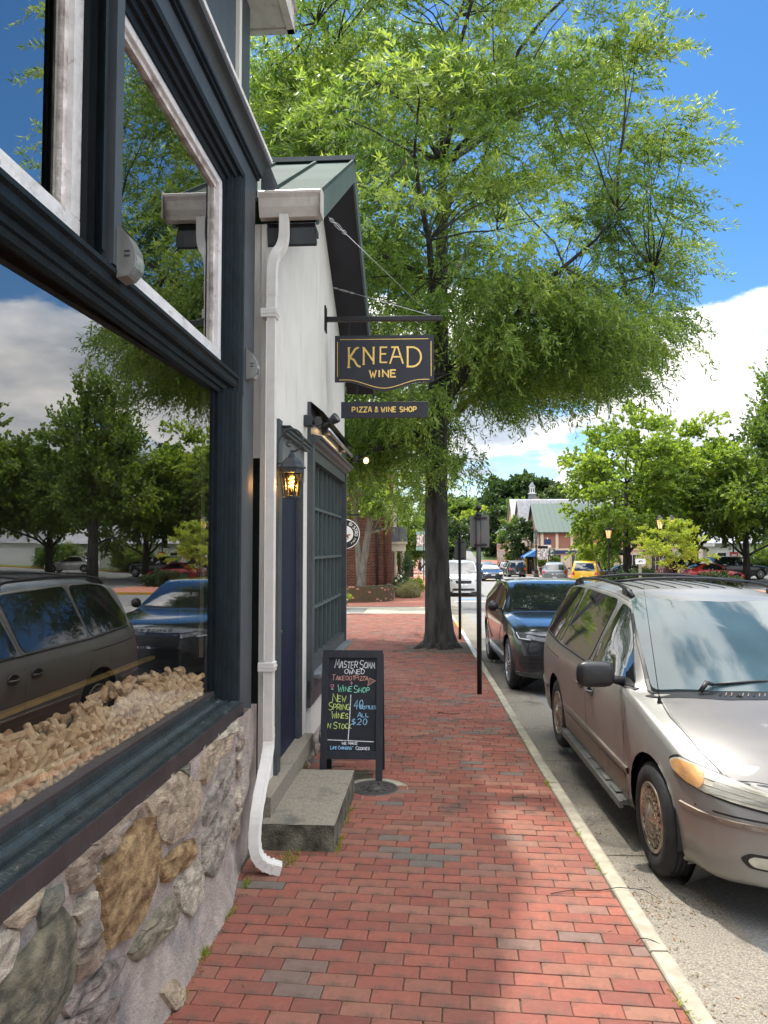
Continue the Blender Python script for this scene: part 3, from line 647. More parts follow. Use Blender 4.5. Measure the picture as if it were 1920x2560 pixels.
# jambs: right casing, corner board
def jamb(s0, s1, z0, z1, name, flip=False):
    mb = MB(); w = s1-s0; pr = [(-.135, 0), (-.10, .0), (-.10, .12), (-.08, .14), (-.08, .26), (-.066, .28), (-.066, .42), (-.052, .44), (-.052, .60), (-.036, .64), (-.036, .78), (-.03, .82), (-.03, 1.0)]
    if flip: pr = [(a, 1-b) for a, b in pr]
    n = len(pr); V = [(a, s0+b*w, z0) for a, b in pr]+[(a, s0+b*w, z1) for a, b in pr]
    mb.add(V, [(i, i+1, n+i+1, n+i) if not flip else (n+i, n+i+1, i+1, i) for i in range(n-1)]); part(mb, name, 'frame_green')
jamb(4.24, 4.50, .906, 2.72, 'window_casing'); jamb(4.30, 4.52, 2.72, 4.09, 'window_casing')
mb = MB(); mb.box(-.4, -.035, 4.50, 4.80, .80, 4.09); mb.box(-.4, -.10, 4.80, 4.93, -.1, 4.34, 1); part(mb, 'corner_board', ['board_grey', 'frame_black'])
mb = MB(); mb.box(-.4, -.03, 4.46, 4.93, -.12, .80); part(mb, 'corner_masonry', 'stone_mortar')
# mullion between the two upper windows and one further left
for s0 in (2.56, .35):
    jamb(s0, s0+.10, 2.845, 3.95, 'mullion_moulding', True)
    mb = MB(); mb.box(-.16, -.032, s0+.10, s0+.165, 2.83, 3.96); part(mb, 'mullion', 'board_grey')
mb = MB(); mb.box(-.16, -.045, -3, -2.7, .9, 4.09); part(mb, 'mullion', 'board_grey')
# white upper sashes
def sash(s0, s1, z0, z1, wr=.10):
    t_ = None
    mb = MB(); mb.box(-.150, -.108, s0, s1, z0, z0+wr, 0, bev=.003); fr_ = part(mb, 'sash_frame', 'sash_white')
    mb = MB(); mb.box(-.150, -.110, s0, s1, z1-.045, z1, 0, bev=.003); mb.box(-.165, -.125, s0+.05, s1-.05, z1-.075, z1-.04, 1); mb.build('top_rail', ['sash_white', 'sash_worn'], fr_)
    for a, b, w in ((s0, s0+.06, 0), (s1-.065, s1, 1)):
        mb = MB(); mb.box(-.150, -.109, a, b, z0+wr-.001, z1-.043, 0, bev=.003)
        mb.box(-.168, -.13, (b-.004 if not w else a-.028), (b+.028 if not w else a+.004), z0+wr, z1-.05, 1); mb.build('stile', ['sash_white', 'sash_worn'], fr_)
    mb = MB(); mb.box(-.148, -.142, s0+.04, s1-.04, z0+.05, z1-.03); mb.build('pane', 'pane_clear', fr_)
sash(2.73, 4.30, 2.842, 3.945); sash(.52, 2.555, 2.842, 3.945); sash(-2.7, .345, 2.842, 3.945)
# lower pane: dark inner frame and large glass, the old pane sits slightly askew in its deep frame
GT = R(1.3)
mb = MB(); mb.box(-.16, -.12, 4.20, 4.245, 1.0, 2.70); part(mb, 'pane_stop', ['frame_black', 'sill_fascia'])
mb = MB(); mb.box(-.003, .003, -7.1, .02, .99, 2.70)
part(mb, 'shop_window_pane', 'pane_lower', loc=(-.1255, 4.20, 0), rot=(0, 0, -GT))
# interior: back wall, floor, ceiling, side walls, jamb post
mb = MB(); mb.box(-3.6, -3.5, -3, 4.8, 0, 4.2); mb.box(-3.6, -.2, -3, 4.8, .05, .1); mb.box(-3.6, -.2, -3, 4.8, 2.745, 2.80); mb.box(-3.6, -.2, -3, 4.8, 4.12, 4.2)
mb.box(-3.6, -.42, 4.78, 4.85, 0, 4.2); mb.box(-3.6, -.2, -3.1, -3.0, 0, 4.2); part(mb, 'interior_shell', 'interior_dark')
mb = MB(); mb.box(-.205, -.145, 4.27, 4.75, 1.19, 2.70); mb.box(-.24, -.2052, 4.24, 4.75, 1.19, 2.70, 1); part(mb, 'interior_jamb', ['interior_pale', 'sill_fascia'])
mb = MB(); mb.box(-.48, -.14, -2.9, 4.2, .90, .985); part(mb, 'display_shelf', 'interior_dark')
mb = MB(); mb.box(-.46, -.435, -2.9, 4.2, .985, 1.19, 0); mb.box(-.462, -.433, -2.9, 4.2, 1.19, 1.206, 1); part(mb, 'cork_box_rail', ['frame_black', 'brass'])
# upper storey set back with battens
mb = MB(); mb.box(-3, -.12, -3, 4.96, 4.34, 5.60); part(mb, 'upper_wall', 'board_grey')
for s_ in (.4, 1.8, 3.2, 4.60): mb = MB(); mb.box(-.12, -.095, s_, s_+.055, 4.38, 5.48); part(mb, 'batten', 'stucco')
mb = MB(); mb.box(-3, .10, -3, 5.16, 5.47, 5.52); mb.box(.09, .14, -3, 5.22, 5.46, 5.62); mb.box(-3, .14, 5.17, 5.22, 5.46, 5.62)
mb.prism([(-3, 5.62), (.16, 5.62), (-3, 6.6)], 'y', -3, 5.24); part(mb, 'roof_eave', 'gutter_white')
# corks: small hexadecagonal stoppers piled behind the glass
cm = MB(); cm.lathe([(0, -.031), (.0145, -.031), (.0155, -.0295), (.0155, .0295), (.0145, .031), (0, .031)], 12, sm=False); corkme = cm.mesh('cork', ['cork'])
def cork_xf():
    s_ = random.uniform(1.3, 4.12)
    top = 1.155-.035*noise.noise((s_*1.8, 3, 1))-.02*abs(noise.noise((s_*6, 1, 1)))
    return s_, top
placed = []
S_ = MB(); stuffc = []; cands = []
for layer, nn in ((-.150, .0), (-.172, .0)):
    s_ = -1.5
    while s_ < 4.13:
        top = 1.158+.035*noise.noise((s_*1.6, 3, 1))+.018*noise.noise((s_*7, 1, 1))-(.02 if s_ > 3.4 else 0)
        z_ = .997
        while z_ < top:
            cands.append((layer+random.uniform(-.006, .003), s_+random.uniform(-.012, .012), z_+random.uniform(-.006, .006)))
            z_ += .0275
        s_ += .041
for n_, s_ in ((0, 0),):
    for k in range(520):
        s2 = random.uniform(-1.5, 4.1); cands.append((random.uniform(-.33, -.19), s2, 1.14+.045*noise.noise((s2*1.6, 3, 1))+random.uniform(-.03, .03)))
cands.sort(key=lambda c: (abs(c[1]-2.1) if c[1] > 1.9 else 10-c[1])+(0 if c[0] > -.165 else .5))
stc = MB(); nc = 0
for n_, s_, z_ in cands:
    d = Vector((random.gauss(0, .55), random.gauss(0, 1), random.gauss(0, .8))).normalized(); q = d.to_track_quat('Z', 'Y')
    if n_ > -.165: n_ = min(n_, -.1300-.0148-abs(d.x)*.024)
    fr_layer = n_ > -.18; n_ -= (4.2-s_)*math.tan(GT)
    if nc < 300 and s_ > 1.9 and fr_layer:
        px, py = local(n_, s_); o = link(corkme, 'wine_cork', None, (px, py, z_), (q.to_matrix().to_4x4()).to_euler(), 'used wine cork in the pile heaped behind the lower shop window', 'cork', 'wine corks heaped behind the shop window')
        o.rotation_euler = (Matrix.Rotation(WA, 4, 'Z') @ q.to_matrix().to_4x4()).to_euler(); nc += 1
    else:
        o_ = len(stc.v); Rm = q.to_matrix()
        c8 = [(0.0148*math.cos(a*PI/4), .0148*math.sin(a*PI/4)) for a in range(8)]
        vs = [Rm @ Vector((a, b, -.031)) for a, b in c8]+[Rm @ Vector((a, b, .031)) for a, b in c8]
        stc.add([(v.x+n_, v.y+s_, v.z+z_) for v in vs], [(i, (i+1) % 8, 8+(i+1) % 8, 8+i) for i in range(8)]+[tuple(range(7, -1, -1)), tuple(range(8, 16))], 0, False, random.random())
o = stc.build('cork_pile', 'cork', None, (x, y, 0), (0, 0, WA), label='mass of wine corks filling the window display behind the front layer', cat='corks', kind='stuff')
# wedge security lights
def wedge_light(s_, z_, label):
    px, py = local(-.032, s_); t_ = thing('wall_light', label, 'wall light', (px, py, z_), WA, 'wedge shaped wall lights on the shopfront'); t_.scale = (.80, .78, .78)
    mb = MB(); pr = [(0, .125), (.012, .125), (.045, .085), (.078, .02), (.088, -.03), (.083, -.075), (.05, -.115), (0, -.125)]
    mb.prism([(a, b) for a, b in pr], 'y', -.055, .055, 0); mb.build('housing', 'light_body', t_)
    mb = MB(); mb.prism([(.082, -.004), (.0915, -.032), (.087, -.076), (.06, -.108), (.056, -.104), (.082, -.074), (.086, -.032), (.078, -.004)], 'y', -.042, .042); mb.build('lens', 'lens_grey', t_)
    mb = MB(); mb.prism([(.016, .122), (.048, .084), (.050, .086), (.018, .125)], 'y', -.05, .05); mb.build('solar_panel', 'car_glass', t_)
    for dz in (.0, -.022):
        mb = MB(); mb.box(.035, .062, -.0575, -.055, dz-.004, dz+.004); mb.build('vent_slot', 'metal_dark', t_)
wedge_light(2.73, 2.885, 'silver wedge wall light on the mullion between the two upper windows')
wedge_light(4.62, 2.935, 'silver wedge wall light on the corner board beside the downspout')

# ================================================================ WHITE SHOP
ws = thing('white_shop', 'white stucco shop with green metal gable roof, navy door and barred window', 'shop', (x, y, 0), WA)
def wp(mb, name, mats, parent=None, **k): return mb.build(name, mats, parent or ws, **k)
PK, ZE, ZP, SE, SF = 7.2, 3.98, 5.36, 4.98, 9.38      # peak s, wall z at eave, wall z at peak
# wall with door and window openings: strips
mb = MB()
D0, D1, DZ = 5.42, 6.36, 2.36; WN0, WN1, WZ0, WZ1 = 6.80, 9.20, .70, 2.62
sl_ = (ZP-ZE)/(PK-SE)
def zt(s): return ZP-abs(s-PK)*sl_
def wq(s0, s1, z0, z1a, z1b=None):
    z1b = z1a if z1b is None else z1b
    mb.add([(0, s0, z0), (0, s1, z0), (0, s1, z1b), (0, s0, z1a)], [(0, 1, 2, 3)])
B0 = .095
wq(SE, D0, -.1, zt(SE), zt(D0)); wq(D0, D1, DZ, zt(D0), zt(D1)); wq(D1, WN0, B0, zt(D1), zt(WN0))
wq(WN0, PK, WZ1, zt(WN0), zt(PK)); wq(PK, WN1, WZ1, zt(PK), zt(WN1)); wq(WN0, WN1, B0, WZ0); wq(WN1, SF, B0, zt(WN1), zt(SF))
mb.add([(0, SF, -.2), (-4, SF, -.2), (-4, SF, zt(SF)), (0, SF, zt(SF))], [(0, 1, 2, 3)])
mb.add([(0, SE, 2.4), (-4, SE, 2.4), (-4, SE, zt(SE)), (0, SE, zt(SE))], [(3, 2, 1, 0)])
mb.box(-.028, .006, SE-.02, SE+.012, -.05, 3.97)
wp(mb, 'stucco_wall', 'stucco')
# stone foundation below
mb = MB(); V = []; F = []; ss = fr(6.3, SF, 24); zz = fr(-.22, B0, 6)
for s_ in ss:
    for z_ in zz: V.append((-.01+.05*(B0-z_)/.3+.025*noise.noise((s_*5, z_*8, 2)), s_, z_))
for j in range(24):
    for i in range(6): a = j*7+i; F.append((a, a+7, a+8, a+1))
mb.add(V, F, 0, False); fnd = wp(mb, 'foundation', 'stone_mortar')
for k in range(9):
    s_ = 6.45+k*.33; n = 8; poly = [(s_+math.cos(-2*PI*i/n)*random.uniform(.10, .15), -.02+math.sin(-2*PI*i/n)*random.uniform(.06, .085)) for i in range(n)]
    V = [(.005+.05*(B0-p[1])/.3, p[0], p[1]) for p in poly]; c = (sum(v[0] for v in V)/n+.035, s_, -.02)
    mb = MB(); mb.add(V+[c], [(i, (i+1) % n, n) for i in range(n)]); mb.build('stone', 'stone_'+random.choice(['tan', 'pale', 'grey', 'ochre']), fnd)
# door: casings, recess, slab
mb = MB(); mb.box(-.02, .028, D0-.115, D0, .0+.10, 2.72, 0); wp(mb, 'door_casing', 'trim_slate')
mb = MB(); mb.box(-.02, .012, D1, D1+.03, .24, 2.56, 0); wp(mb, 'door_casing', 'trim_slate')
mb = MB(); mb.box(-.06, .018, D0, D1+.03, DZ, DZ+.285, 0); wp(mb, 'door_header', 'transom_grey')
mb = MB(); mb.box(-.02, .075, D0-.02, D1+.06, DZ+.285, DZ+.31); mb.box(-.02, .06, D0-.01, D1+.05, DZ+.262, DZ+.285); mb.box(-.02, .09, D0-.03, D1+.07, DZ+.31, DZ+.325, 1); wp(mb, 'door_cap', ['trim_slate', 'metal_black'])
mb = MB(); mb.box(-.26, -.06, D0, D0+.03, .2, DZ); mb.box(-.26, -.0, D1-.035, D1, .2, DZ); mb.box(-.26, -.06, D0, D1, DZ-.03, DZ+.02); wp(mb, 'door_jamb', 'trim_slate')
mb = MB(); mb.box(-.085, -.035, D0+.03, D1-.035, .236, DZ-.03, 0, bev=.003); dr = wp(mb, 'door', 'door_navy')
for a, b, c, d in ((.02, .86, .03, .22),):
    mb = MB(); mb.box(-.0350, -.0300, D0+a, D0+b, .24+c, .24+d, bev=.002); mb.build('kick_plate', 'door_navy', dr)
mb = MB(); mb.lathe([(.0, 0), (.024, .004), (.028, .02), (.012, .034), (.012, .05)], 12, (-.035, D0+.10, 1.2), 'X'); mb.build('handle', 'brass', dr)
# window
wn = MB(); wn.box(-.10, .050, WN0-.15, WN0-.02, .56, 2.72, 0); wf = wp(wn, 'barred_window', 'trim_slate')
mb = MB(); mb.box(-.10, .045, WN1, WN1+.07, .62, 2.72); mb.box(-.10, .030, WN0-.021, WN1, .70, .80); mb.box(-.1, .034, WN0-.021, WN1, 2.60, 2.70); mb.box(-.03, .040, WN0-.15, WN1+.07, .50, .56); mb.build('window_surround', 'trim_slate', wf)
mb = MB(); mb.box(-.08, .105, WN0-.06, WN1+.1, .655, .695, bev=.004); mb.build('sill', 'sill_light', wf)
mb = MB(); mb.box(-.02, .035, WN0-.15, WN1+.08, .42, .655); mb.build('apron', 'trim_slate', wf)
mb = MB(); mb.box(-.02, .032, WN0-.16, WN1+.09, 2.72, 3.10); mb.build('head_board', 'trim_slate', wf)
mb = MB()
pr = [(.03, 2.70), (.05, 2.705), (.055, 2.735), (.085, 2.75), (.10, 2.775), (.125, 2.78), (.125, 2.80), (.02, 2.82)]
mb.moulding(pr, WN0-.12, WN1+.10); mb.add([(a, WN0-.12, b) for a, b in pr]+[(.0, WN0-.12, 2.7)], [tuple(range(len(pr), -1, -1))]); mb.build('crown_moulding', 'trim_slate', wf)
# roof-like hood cap sheet with lights under
mb = MB(); mb.add([(.032, WN0-.17, 3.10), (.032, WN1+.1, 3.10), (.15, WN1+.1, 3.0), (.15, WN0-.17, 3.0)], [(0, 1, 2, 3)]); mb.add([(.15, WN0-.17, 2.985), (.15, WN1+.1, 2.985), (.032, WN1+.1, 3.085), (.032, WN0-.17, 3.085)], [(0, 1, 2, 3)]); mb.build('hood', 'metal_dark', wf)
NC = 8; cw = (WN1-WN0)/NC
for i in range(NC+1): mb = MB(); s_ = WN0+i*cw; mb.box(-.055, -.015, s_-.014, s_+.014, .80, 2.60); mb.build('muntin', 'muntin_green', wf)
for z_ in (1.25, 1.715, 2.18): mb = MB(); mb.box(-.052, -.008, WN0, WN1, z_-.013, z_+.013); mb.build('glazing_rail', 'muntin_green', wf)
for i in range(NC): mb = MB(); mb.box(-.047, -.041, WN0+i*cw+.013, WN0+(i+1)*cw-.013, .80, 2.60); mb.build('pane', 'pane_clear', wf)
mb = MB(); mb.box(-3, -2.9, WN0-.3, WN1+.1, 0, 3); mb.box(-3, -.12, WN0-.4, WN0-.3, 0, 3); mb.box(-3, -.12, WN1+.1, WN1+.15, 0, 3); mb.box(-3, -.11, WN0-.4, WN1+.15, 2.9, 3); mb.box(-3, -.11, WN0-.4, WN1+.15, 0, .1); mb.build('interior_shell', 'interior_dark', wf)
# roof: two slopes with overhang .35, thickness
OV = .355; ezs = .27; s0, s1 = SE-.02, SF+.35; zr = ZP+.19; mS = sl_
def rz(s): return zr-abs(s-PK)*mS
mb = MB()
for a, b in ((s0, PK), (PK, s1)):
    mb.add([(-4, a, rz(a)), (OV, a, rz(a)), (OV, b, rz(b)), (-4, b, rz(b))], [(0, 1, 2, 3)])
wp(mb, 'metal_roof', 'roof_green')
rf = bpy.data.objects['metal_roof']
for n_ in (OV-.012, -.02, -.42, -.85, -1.3, -1.8):
    for a, b in ((s0, PK-.01), (PK+.01, s1)):
        mb = MB(); mb.add([(n_-.008, a, rz(a)), (n_+.012, a, rz(a)), (n_+.012, b, rz(b)), (n_-.008, b, rz(b)), (n_-.008, a, rz(a)+.03), (n_+.012, a, rz(a)+.03), (n_+.012, b, rz(b)+.03), (n_-.008, b, rz(b)+.03)], [(0, 1, 5, 4), (1, 2, 6, 5), (2, 3, 7, 6), (3, 0, 4, 7), (4, 5, 6, 7)])
        mb.build('standing_seam', 'roof_green', rf)
mb = MB(); mb.beam((-4, PK, zr+.022), (OV+.01, PK, zr+.022), .10, .045); mb.build('ridge_cap', 'trim_slate', rf)
# rake boards and soffit
for a, b in ((s0, PK), (PK, s1)):
    mb = MB(); mb.add([(OV-.02, a, rz(a)-.012), (OV-.02, b, rz(b)-.012), (OV-.02, b, rz(b)-.20), (OV-.02, a, rz(a)-.20), (OV, a, rz(a)-.003), (OV, b, rz(b)-.003), (OV, b, rz(b)-.20), (OV, a, rz(a)-.20)], [(0, 1, 2, 3), (7, 6, 5, 4), (3, 2, 6, 7), (0, 4, 5, 1), (0, 3, 7, 4), (1, 5, 6, 2)]); wp(mb, 'rake_board', 'rake_green')
    mb = MB(); mb.add([(-.01, a, rz(a)-.185), (OV-.021, a, rz(a)-.185), (OV-.021, b, rz(b)-.185), (-.01, b, rz(b)-.185)], [(3, 2, 1, 0)]); wp(mb, 'soffit', 'soffit_dark')
# wall flashing where the roof meets the grey building
mb = MB(); mb.add([(-.03, 4.935, 4.05), (.07, 4.935, 4.15), (.10, 4.94, 4.18), (.03, 4.935, 4.36), (-.03, 4.935, 4.36)], [(0, 1, 2, 3, 4)]); wp(mb, 'flashing', 'board_grey')
# gutter (K-profile running across, facing the camera)
gy = s0; mb = MB(); gp = [(gy, .165), (gy-.005, .165), (gy-.10, .165), (gy-.112, .155), (gy-.112, .140), (gy-.098, .115), (gy-.085, .06), (gy-.060, .0), (gy, .0)]; gzb = 3.99
def G(p): return (p[0], gzb+p[1])
n = len(gp); V = [(-.03, *G(p)) for p in gp]+[(OV+.03, *G(p)) for p in gp]
mb.add(V, [(i, n+i, n+i+1, i+1) for i in range(n-1)]+[tuple(range(n, 2*n))]); wp(mb, 'gutter', 'gutter_white')
mb = MB(); mb.box(OV+.028, OV+.034, gy-.118, gy+.004, gzb-.006, gzb+.175); wp(mb, 'gutter_end_cap', 'gutter_white')
# boxed eave return under the gutter
mb = MB(); mb.add([(.10, gy, 3.985), (OV, gy, 3.985), (OV, gy, 3.66), (.06, gy, 3.72), (.13, gy+.02, 3.88), (OV-.06, gy+.02, 3.88)], [(1, 2, 3), (1, 3, 0)])
mb = MB(); mb.prism([(.0, 3.985), (OV-.03, 3.985), (OV-.03, 3.945), (.0, 3.945)], 'y', gy+.03, gy+.20, 0)
mb.add([(.0, gy-.0, 3.942), (OV-.03, gy-.0, 3.942), (OV-.012, gy+.03, 3.842), (.0, gy+.03, 3.842)], [(0, 3, 2, 1)], 1); mb.box(0.0, OV-.02, gy+.035, gy+.06, 3.838, 3.944, 0)
wp(mb, 'eave_return', ['soffit_dark', 'trim_slate'])
# downspout: rectangular corrugated pipe
def rectpipe(mb, path, w, d, mi=0, ribs=True):
    """path in (n,s,z); w along s, d along n. profile with ribs on the broad faces"""
    prof = [(-w/2, -d/2), (w/2, -d/2), (w/2, d/2), (w*.36, d/2), (w*.31, d/2-.006), (w*.19, d/2-.006), (w*.14, d/2), (w*.06, d/2), (0, d/2-.006), (-w*.06, d/2), (-w*.14, d/2), (-w*.19, d/2-.006), (-w*.31, d/2-.006), (-w*.36, d/2), (-w/2, d/2)]
    n = len(prof); V = []; F = []; path = [Vector(p) for p in path]
    dp = Vector((1, 0, 0)); ws_ = Vector((0, 1, 0)); pdn = Vector((0, 0, -1))
    for i, p in enumerate(path):
        dn = (path[min(i+1, len(path)-1)]-path[max(i-1, 0)]).normalized()
        q_ = pdn.rotation_difference(dn); dp = (q_ @ dp); ws_ = (q_ @ ws_); pdn = dn
        for a, b in prof: V.append(p+ws_*a+dp*b)
    for i in range(len(path)-1):
        for j in range(n): a = i*n+j; b = i*n+(j+1) % n; F.append((a, b, b+n, a+n))
    mb.add(V, F, mi)
DN, DS = .066, 4.870
mb = MB()
def smooth(P, it=3):
    for _ in range(it):
        Q = [P[0]]
        for a, b in zip(P[:-1], P[1:]): Q += [tuple(a[i]*.75+b[i]*.25 for i in range(3)), tuple(a[i]*.25+b[i]*.75 for i in range(3))]
        P = Q+[P[-1]]
    return P
top = smooth([(.135, gy-.05, 4.0), (.135, gy-.05, 3.80), (DN, DS, 3.70), (DN, DS, 3.45)])
rectpipe(mb, top, .074, .058); dsp = wp(mb, 'downspout', 'downspout_white')
mb = MB(); rectpipe(mb, [(DN, DS, 3.50), (DN, DS, .62)], .070, .054); mb.build('straight_pipe', 'downspout_white', dsp)
def sw(t_): return t_*t_*(3-2*t_)
low = smooth([(DN, DS, .66), (DN, DS, .52), (DN+.015, DS-.38, .30), (DN+.015, DS-.46, .08), (DN+.07, DS-.46, .0), (DN+.17, DS-.44, -.03)])
mb = MB(); rectpipe(mb, low, .078, .056)
for k_ in (6, 9, 12, 15, 18, 21, 24, 27, 30, 33, 36, 39):
    if k_+1 < len(low): rectpipe(mb, [low[k_], low[k_+1]], .0805, .0585)
mb.build('lower_elbow', 'downspout_white', dsp)
for z_ in (3.33, 1.05): mb = MB(); mb.box(.0, DN+.036, DS-.046, DS+.046, z_-.03, z_+.03, bev=.004); mb.box(.0, DN+.040, DS-.048, DS+.048, z_-.006, z_+.006); mb.build('pipe_strap', 'downspout_white', dsp)
# pink stain strip left of door: small cable conduit
# ---------------------------------------------------------------- wall lantern
px, py = local(0, 5.21)
t = thing('wall_lantern', 'dark metal coach lantern glowing amber beside the navy door', 'lantern', (px, py, .15), WA)
mb = MB(); mb.prism([(-.025, 2.08), (.025, 2.08), (.035, 2.11), (.035, 2.24), (.0, 2.28), (-.035, 2.24), (-.035, 2.11)], 'x', 0, .016); mb.build('wall_plate', 'lamp_metal', t)
def arc(cx, cz, r, a0, a1, k=14): return [(cx+r*math.cos(a), 0, cz+r*math.sin(a)) for a in fr(a0, a1, k)]
mb = MB(); path = [(.03, 0, 2.10), (.03, 0, 2.28), (.032, 0, 2.34), (.045, 0, 2.40), (.07, 0, 2.445)]+arc(.135, 2.40, .078, R(140), R(-75), 16)+[(.13, 0, 2.325)]
mb.tube(path, .0075, 8); mb.tube(arc(.118, 2.375, .017, R(-60), R(-330), 10), .0065, 6); mb.tube([(.02, 0, 2.245), (.06, 0, 2.245)], .008, 8); mb.tube([(.03, 0, 2.08), (.03, 0, 2.10)], [.013, .008], 8); mb.build('scroll_arm', 'lamp_metal', t)
cx = .135
mb = MB(); mb.lathe([(.0, 2.335), (.010, 2.33), (.012, 2.315), (.022, 2.30), (.026, 2.285), (.045, 2.272), (.062, 2.255), (.078, 2.228), (.10, 2.212), (.102, 2.204), (.088, 2.200), (.085, 2.172), (.075, 2.170)], 6, (cx, 0, 0), sm=False); mb.build('roof_cap', 'lamp_metal', t)
mb = MB()
for k in range(6):
    a = 2*PI*k/6; mb.beam((cx+.080*math.cos(a), .080*math.sin(a), 2.172), (cx+.055*math.cos(a), .055*math.sin(a), 2.010), .010, .010)
mb.lathe([(.0, 1.998), (.060, 1.998), (.062, 2.012), (.05, 2.014)], 6, (cx, 0, 0), sm=False); mb.build('cage', 'lamp_metal', t)
mb = MB()
for k in range(6):
    a, b = 2*PI*k/6, 2*PI*(k+1)/6; mb.add([(cx+.076*math.cos(a), .076*math.sin(a), 2.17), (cx+.076*math.cos(b), .076*math.sin(b), 2.17), (cx+.052*math.cos(b), .052*math.sin(b), 2.014), (cx+.052*math.cos(a), .052*math.sin(a), 2.014)], [(0, 1, 2, 3)])
mb.build('lantern_pane', 'lantern_glass', t)
mb = MB(); hel = [(cx+.017*math.cos(a), .017*math.sin(a), 2.145-.0042*a) for a in fr(0, 6*PI, 60)]; mb.tube(hel, .0058, 6); mb.build('bulb', 'bulb', t)
mb = MB(); mb.tube([(cx, 0, 2.17), (cx, 0, 2.146)], .012, 10); mb.build('lamp_socket', 'white_paint', t)
ld = bpy.data.lights.new('lantern_lamp', 'POINT'); ld.energy = 2.2; ld.color = (1, .62, .25); ld.shadow_soft_size = .03
lo = bpy.data.objects.new('lantern_lamp', ld); COL.objects.link(lo); lo.parent = t; lo.location = (cx, 0, 2.09); ld.energy = 1.3
# flood light fixtures on the head of the barred window
def flood(s_, n0, label, boxy=True, lit=False):
    px, py = local(n0, s_); t_ = thing('flood_lamp', label, 'flood light', (px, py, 0), WA)
    z_ = 2.90
    mb = MB()
    if boxy: mb.box(-.0, .075, -.055, .035, z_-.05, z_+.05, bev=.008); mb.build('junction_box', 'lamp_metal', t_)
    mb = MB(); mb.tube([(.07, 0, z_-.01), (.12, -.0, z_-.02)], .02, 10); mb.box(.10, .145, -.04, .04, z_-.045, z_+.035, bev=.006); mb.build('knuckle', 'metal_dark', t_)
    mb = MB(); mb.tube([(.14, 0, z_-.03), (.19, -.02, z_-.03), (.22, -.03, z_-.02)], .011, 8); mb.build('swivel_arm', 'metal_dark', t_)
    d = Vector((.7, -.25, .45)).normalized() if not lit else Vector((.5, -.75, -.2)).normalized()
    c = Vector((.22, -.03, z_-.02)); u = d.orthogonal().normalized(); w = d.cross(u)
    pr = [(0, -.01), (.018, 0), (.034, .025), (.044, .06), (.046, .085), (.040, .09), (.038, .082)]
    V = []; nn = 20
    for r_, h in pr:
        for j in range(nn): a = 2*PI*j/nn; V.append(c+d*h+(u*math.cos(a)+w*math.sin(a))*r_)
    mb = MB(); mb.add(V, [(i*nn+j, i*nn+(j+1) % nn, (i+1)*nn+(j+1) % nn, (i+1)*nn+j) for i in range(len(pr)-1) for j in range(nn)], 0, True); mb.build('lamp_head', 'lamp_metal', t_)
    mb = MB(); V = [c+d*.083+(u*math.cos(2*PI*j/nn)+w*math.sin(2*PI*j/nn))*.038 for j in range(nn)]; mb.add(V, [tuple(range(nn))]); mb.build('bulb', 'floodbulb' if lit else 'lens_grey', t_)
    return t_
flood(6.50, .0, 'grey bullet spotlight with junction box at the near corner of the barred window')
f2 = flood(9.22, .03, 'lit flood light at the far end of the barred window', False, True)
ld = bpy.data.lights.new('hood_lamp', 'AREA'); ld.shape = 'RECTANGLE'; ld.size = .03; ld.size_y = 1.8; ld.energy = 2.; ld.color = (1, .66, .33)
lo = bpy.data.objects.new('hood_lamp', ld); COL.objects.link(lo); lo.parent = ws; lo.location = (.115, 8.0, 2.93); 
px, py = local(0, 0)
t = thing('tube_light', 'long slim tube light under the hood over the barred window', 'tube light', (px, py, 0), WA)
mb = MB(); mb.tube([(.135, 7.0, 2.905), (.135, 9.0, 2.905)], .018, 10); mb.build('tube', 'steel', t)
mb = MB(); mb.box(.03, .14, 7.3, 7.32, 2.90, 2.98); mb.box(.03, .14, 8.6, 8.62, 2.90, 2.98); mb.build('bracket', 'metal_dark', t)
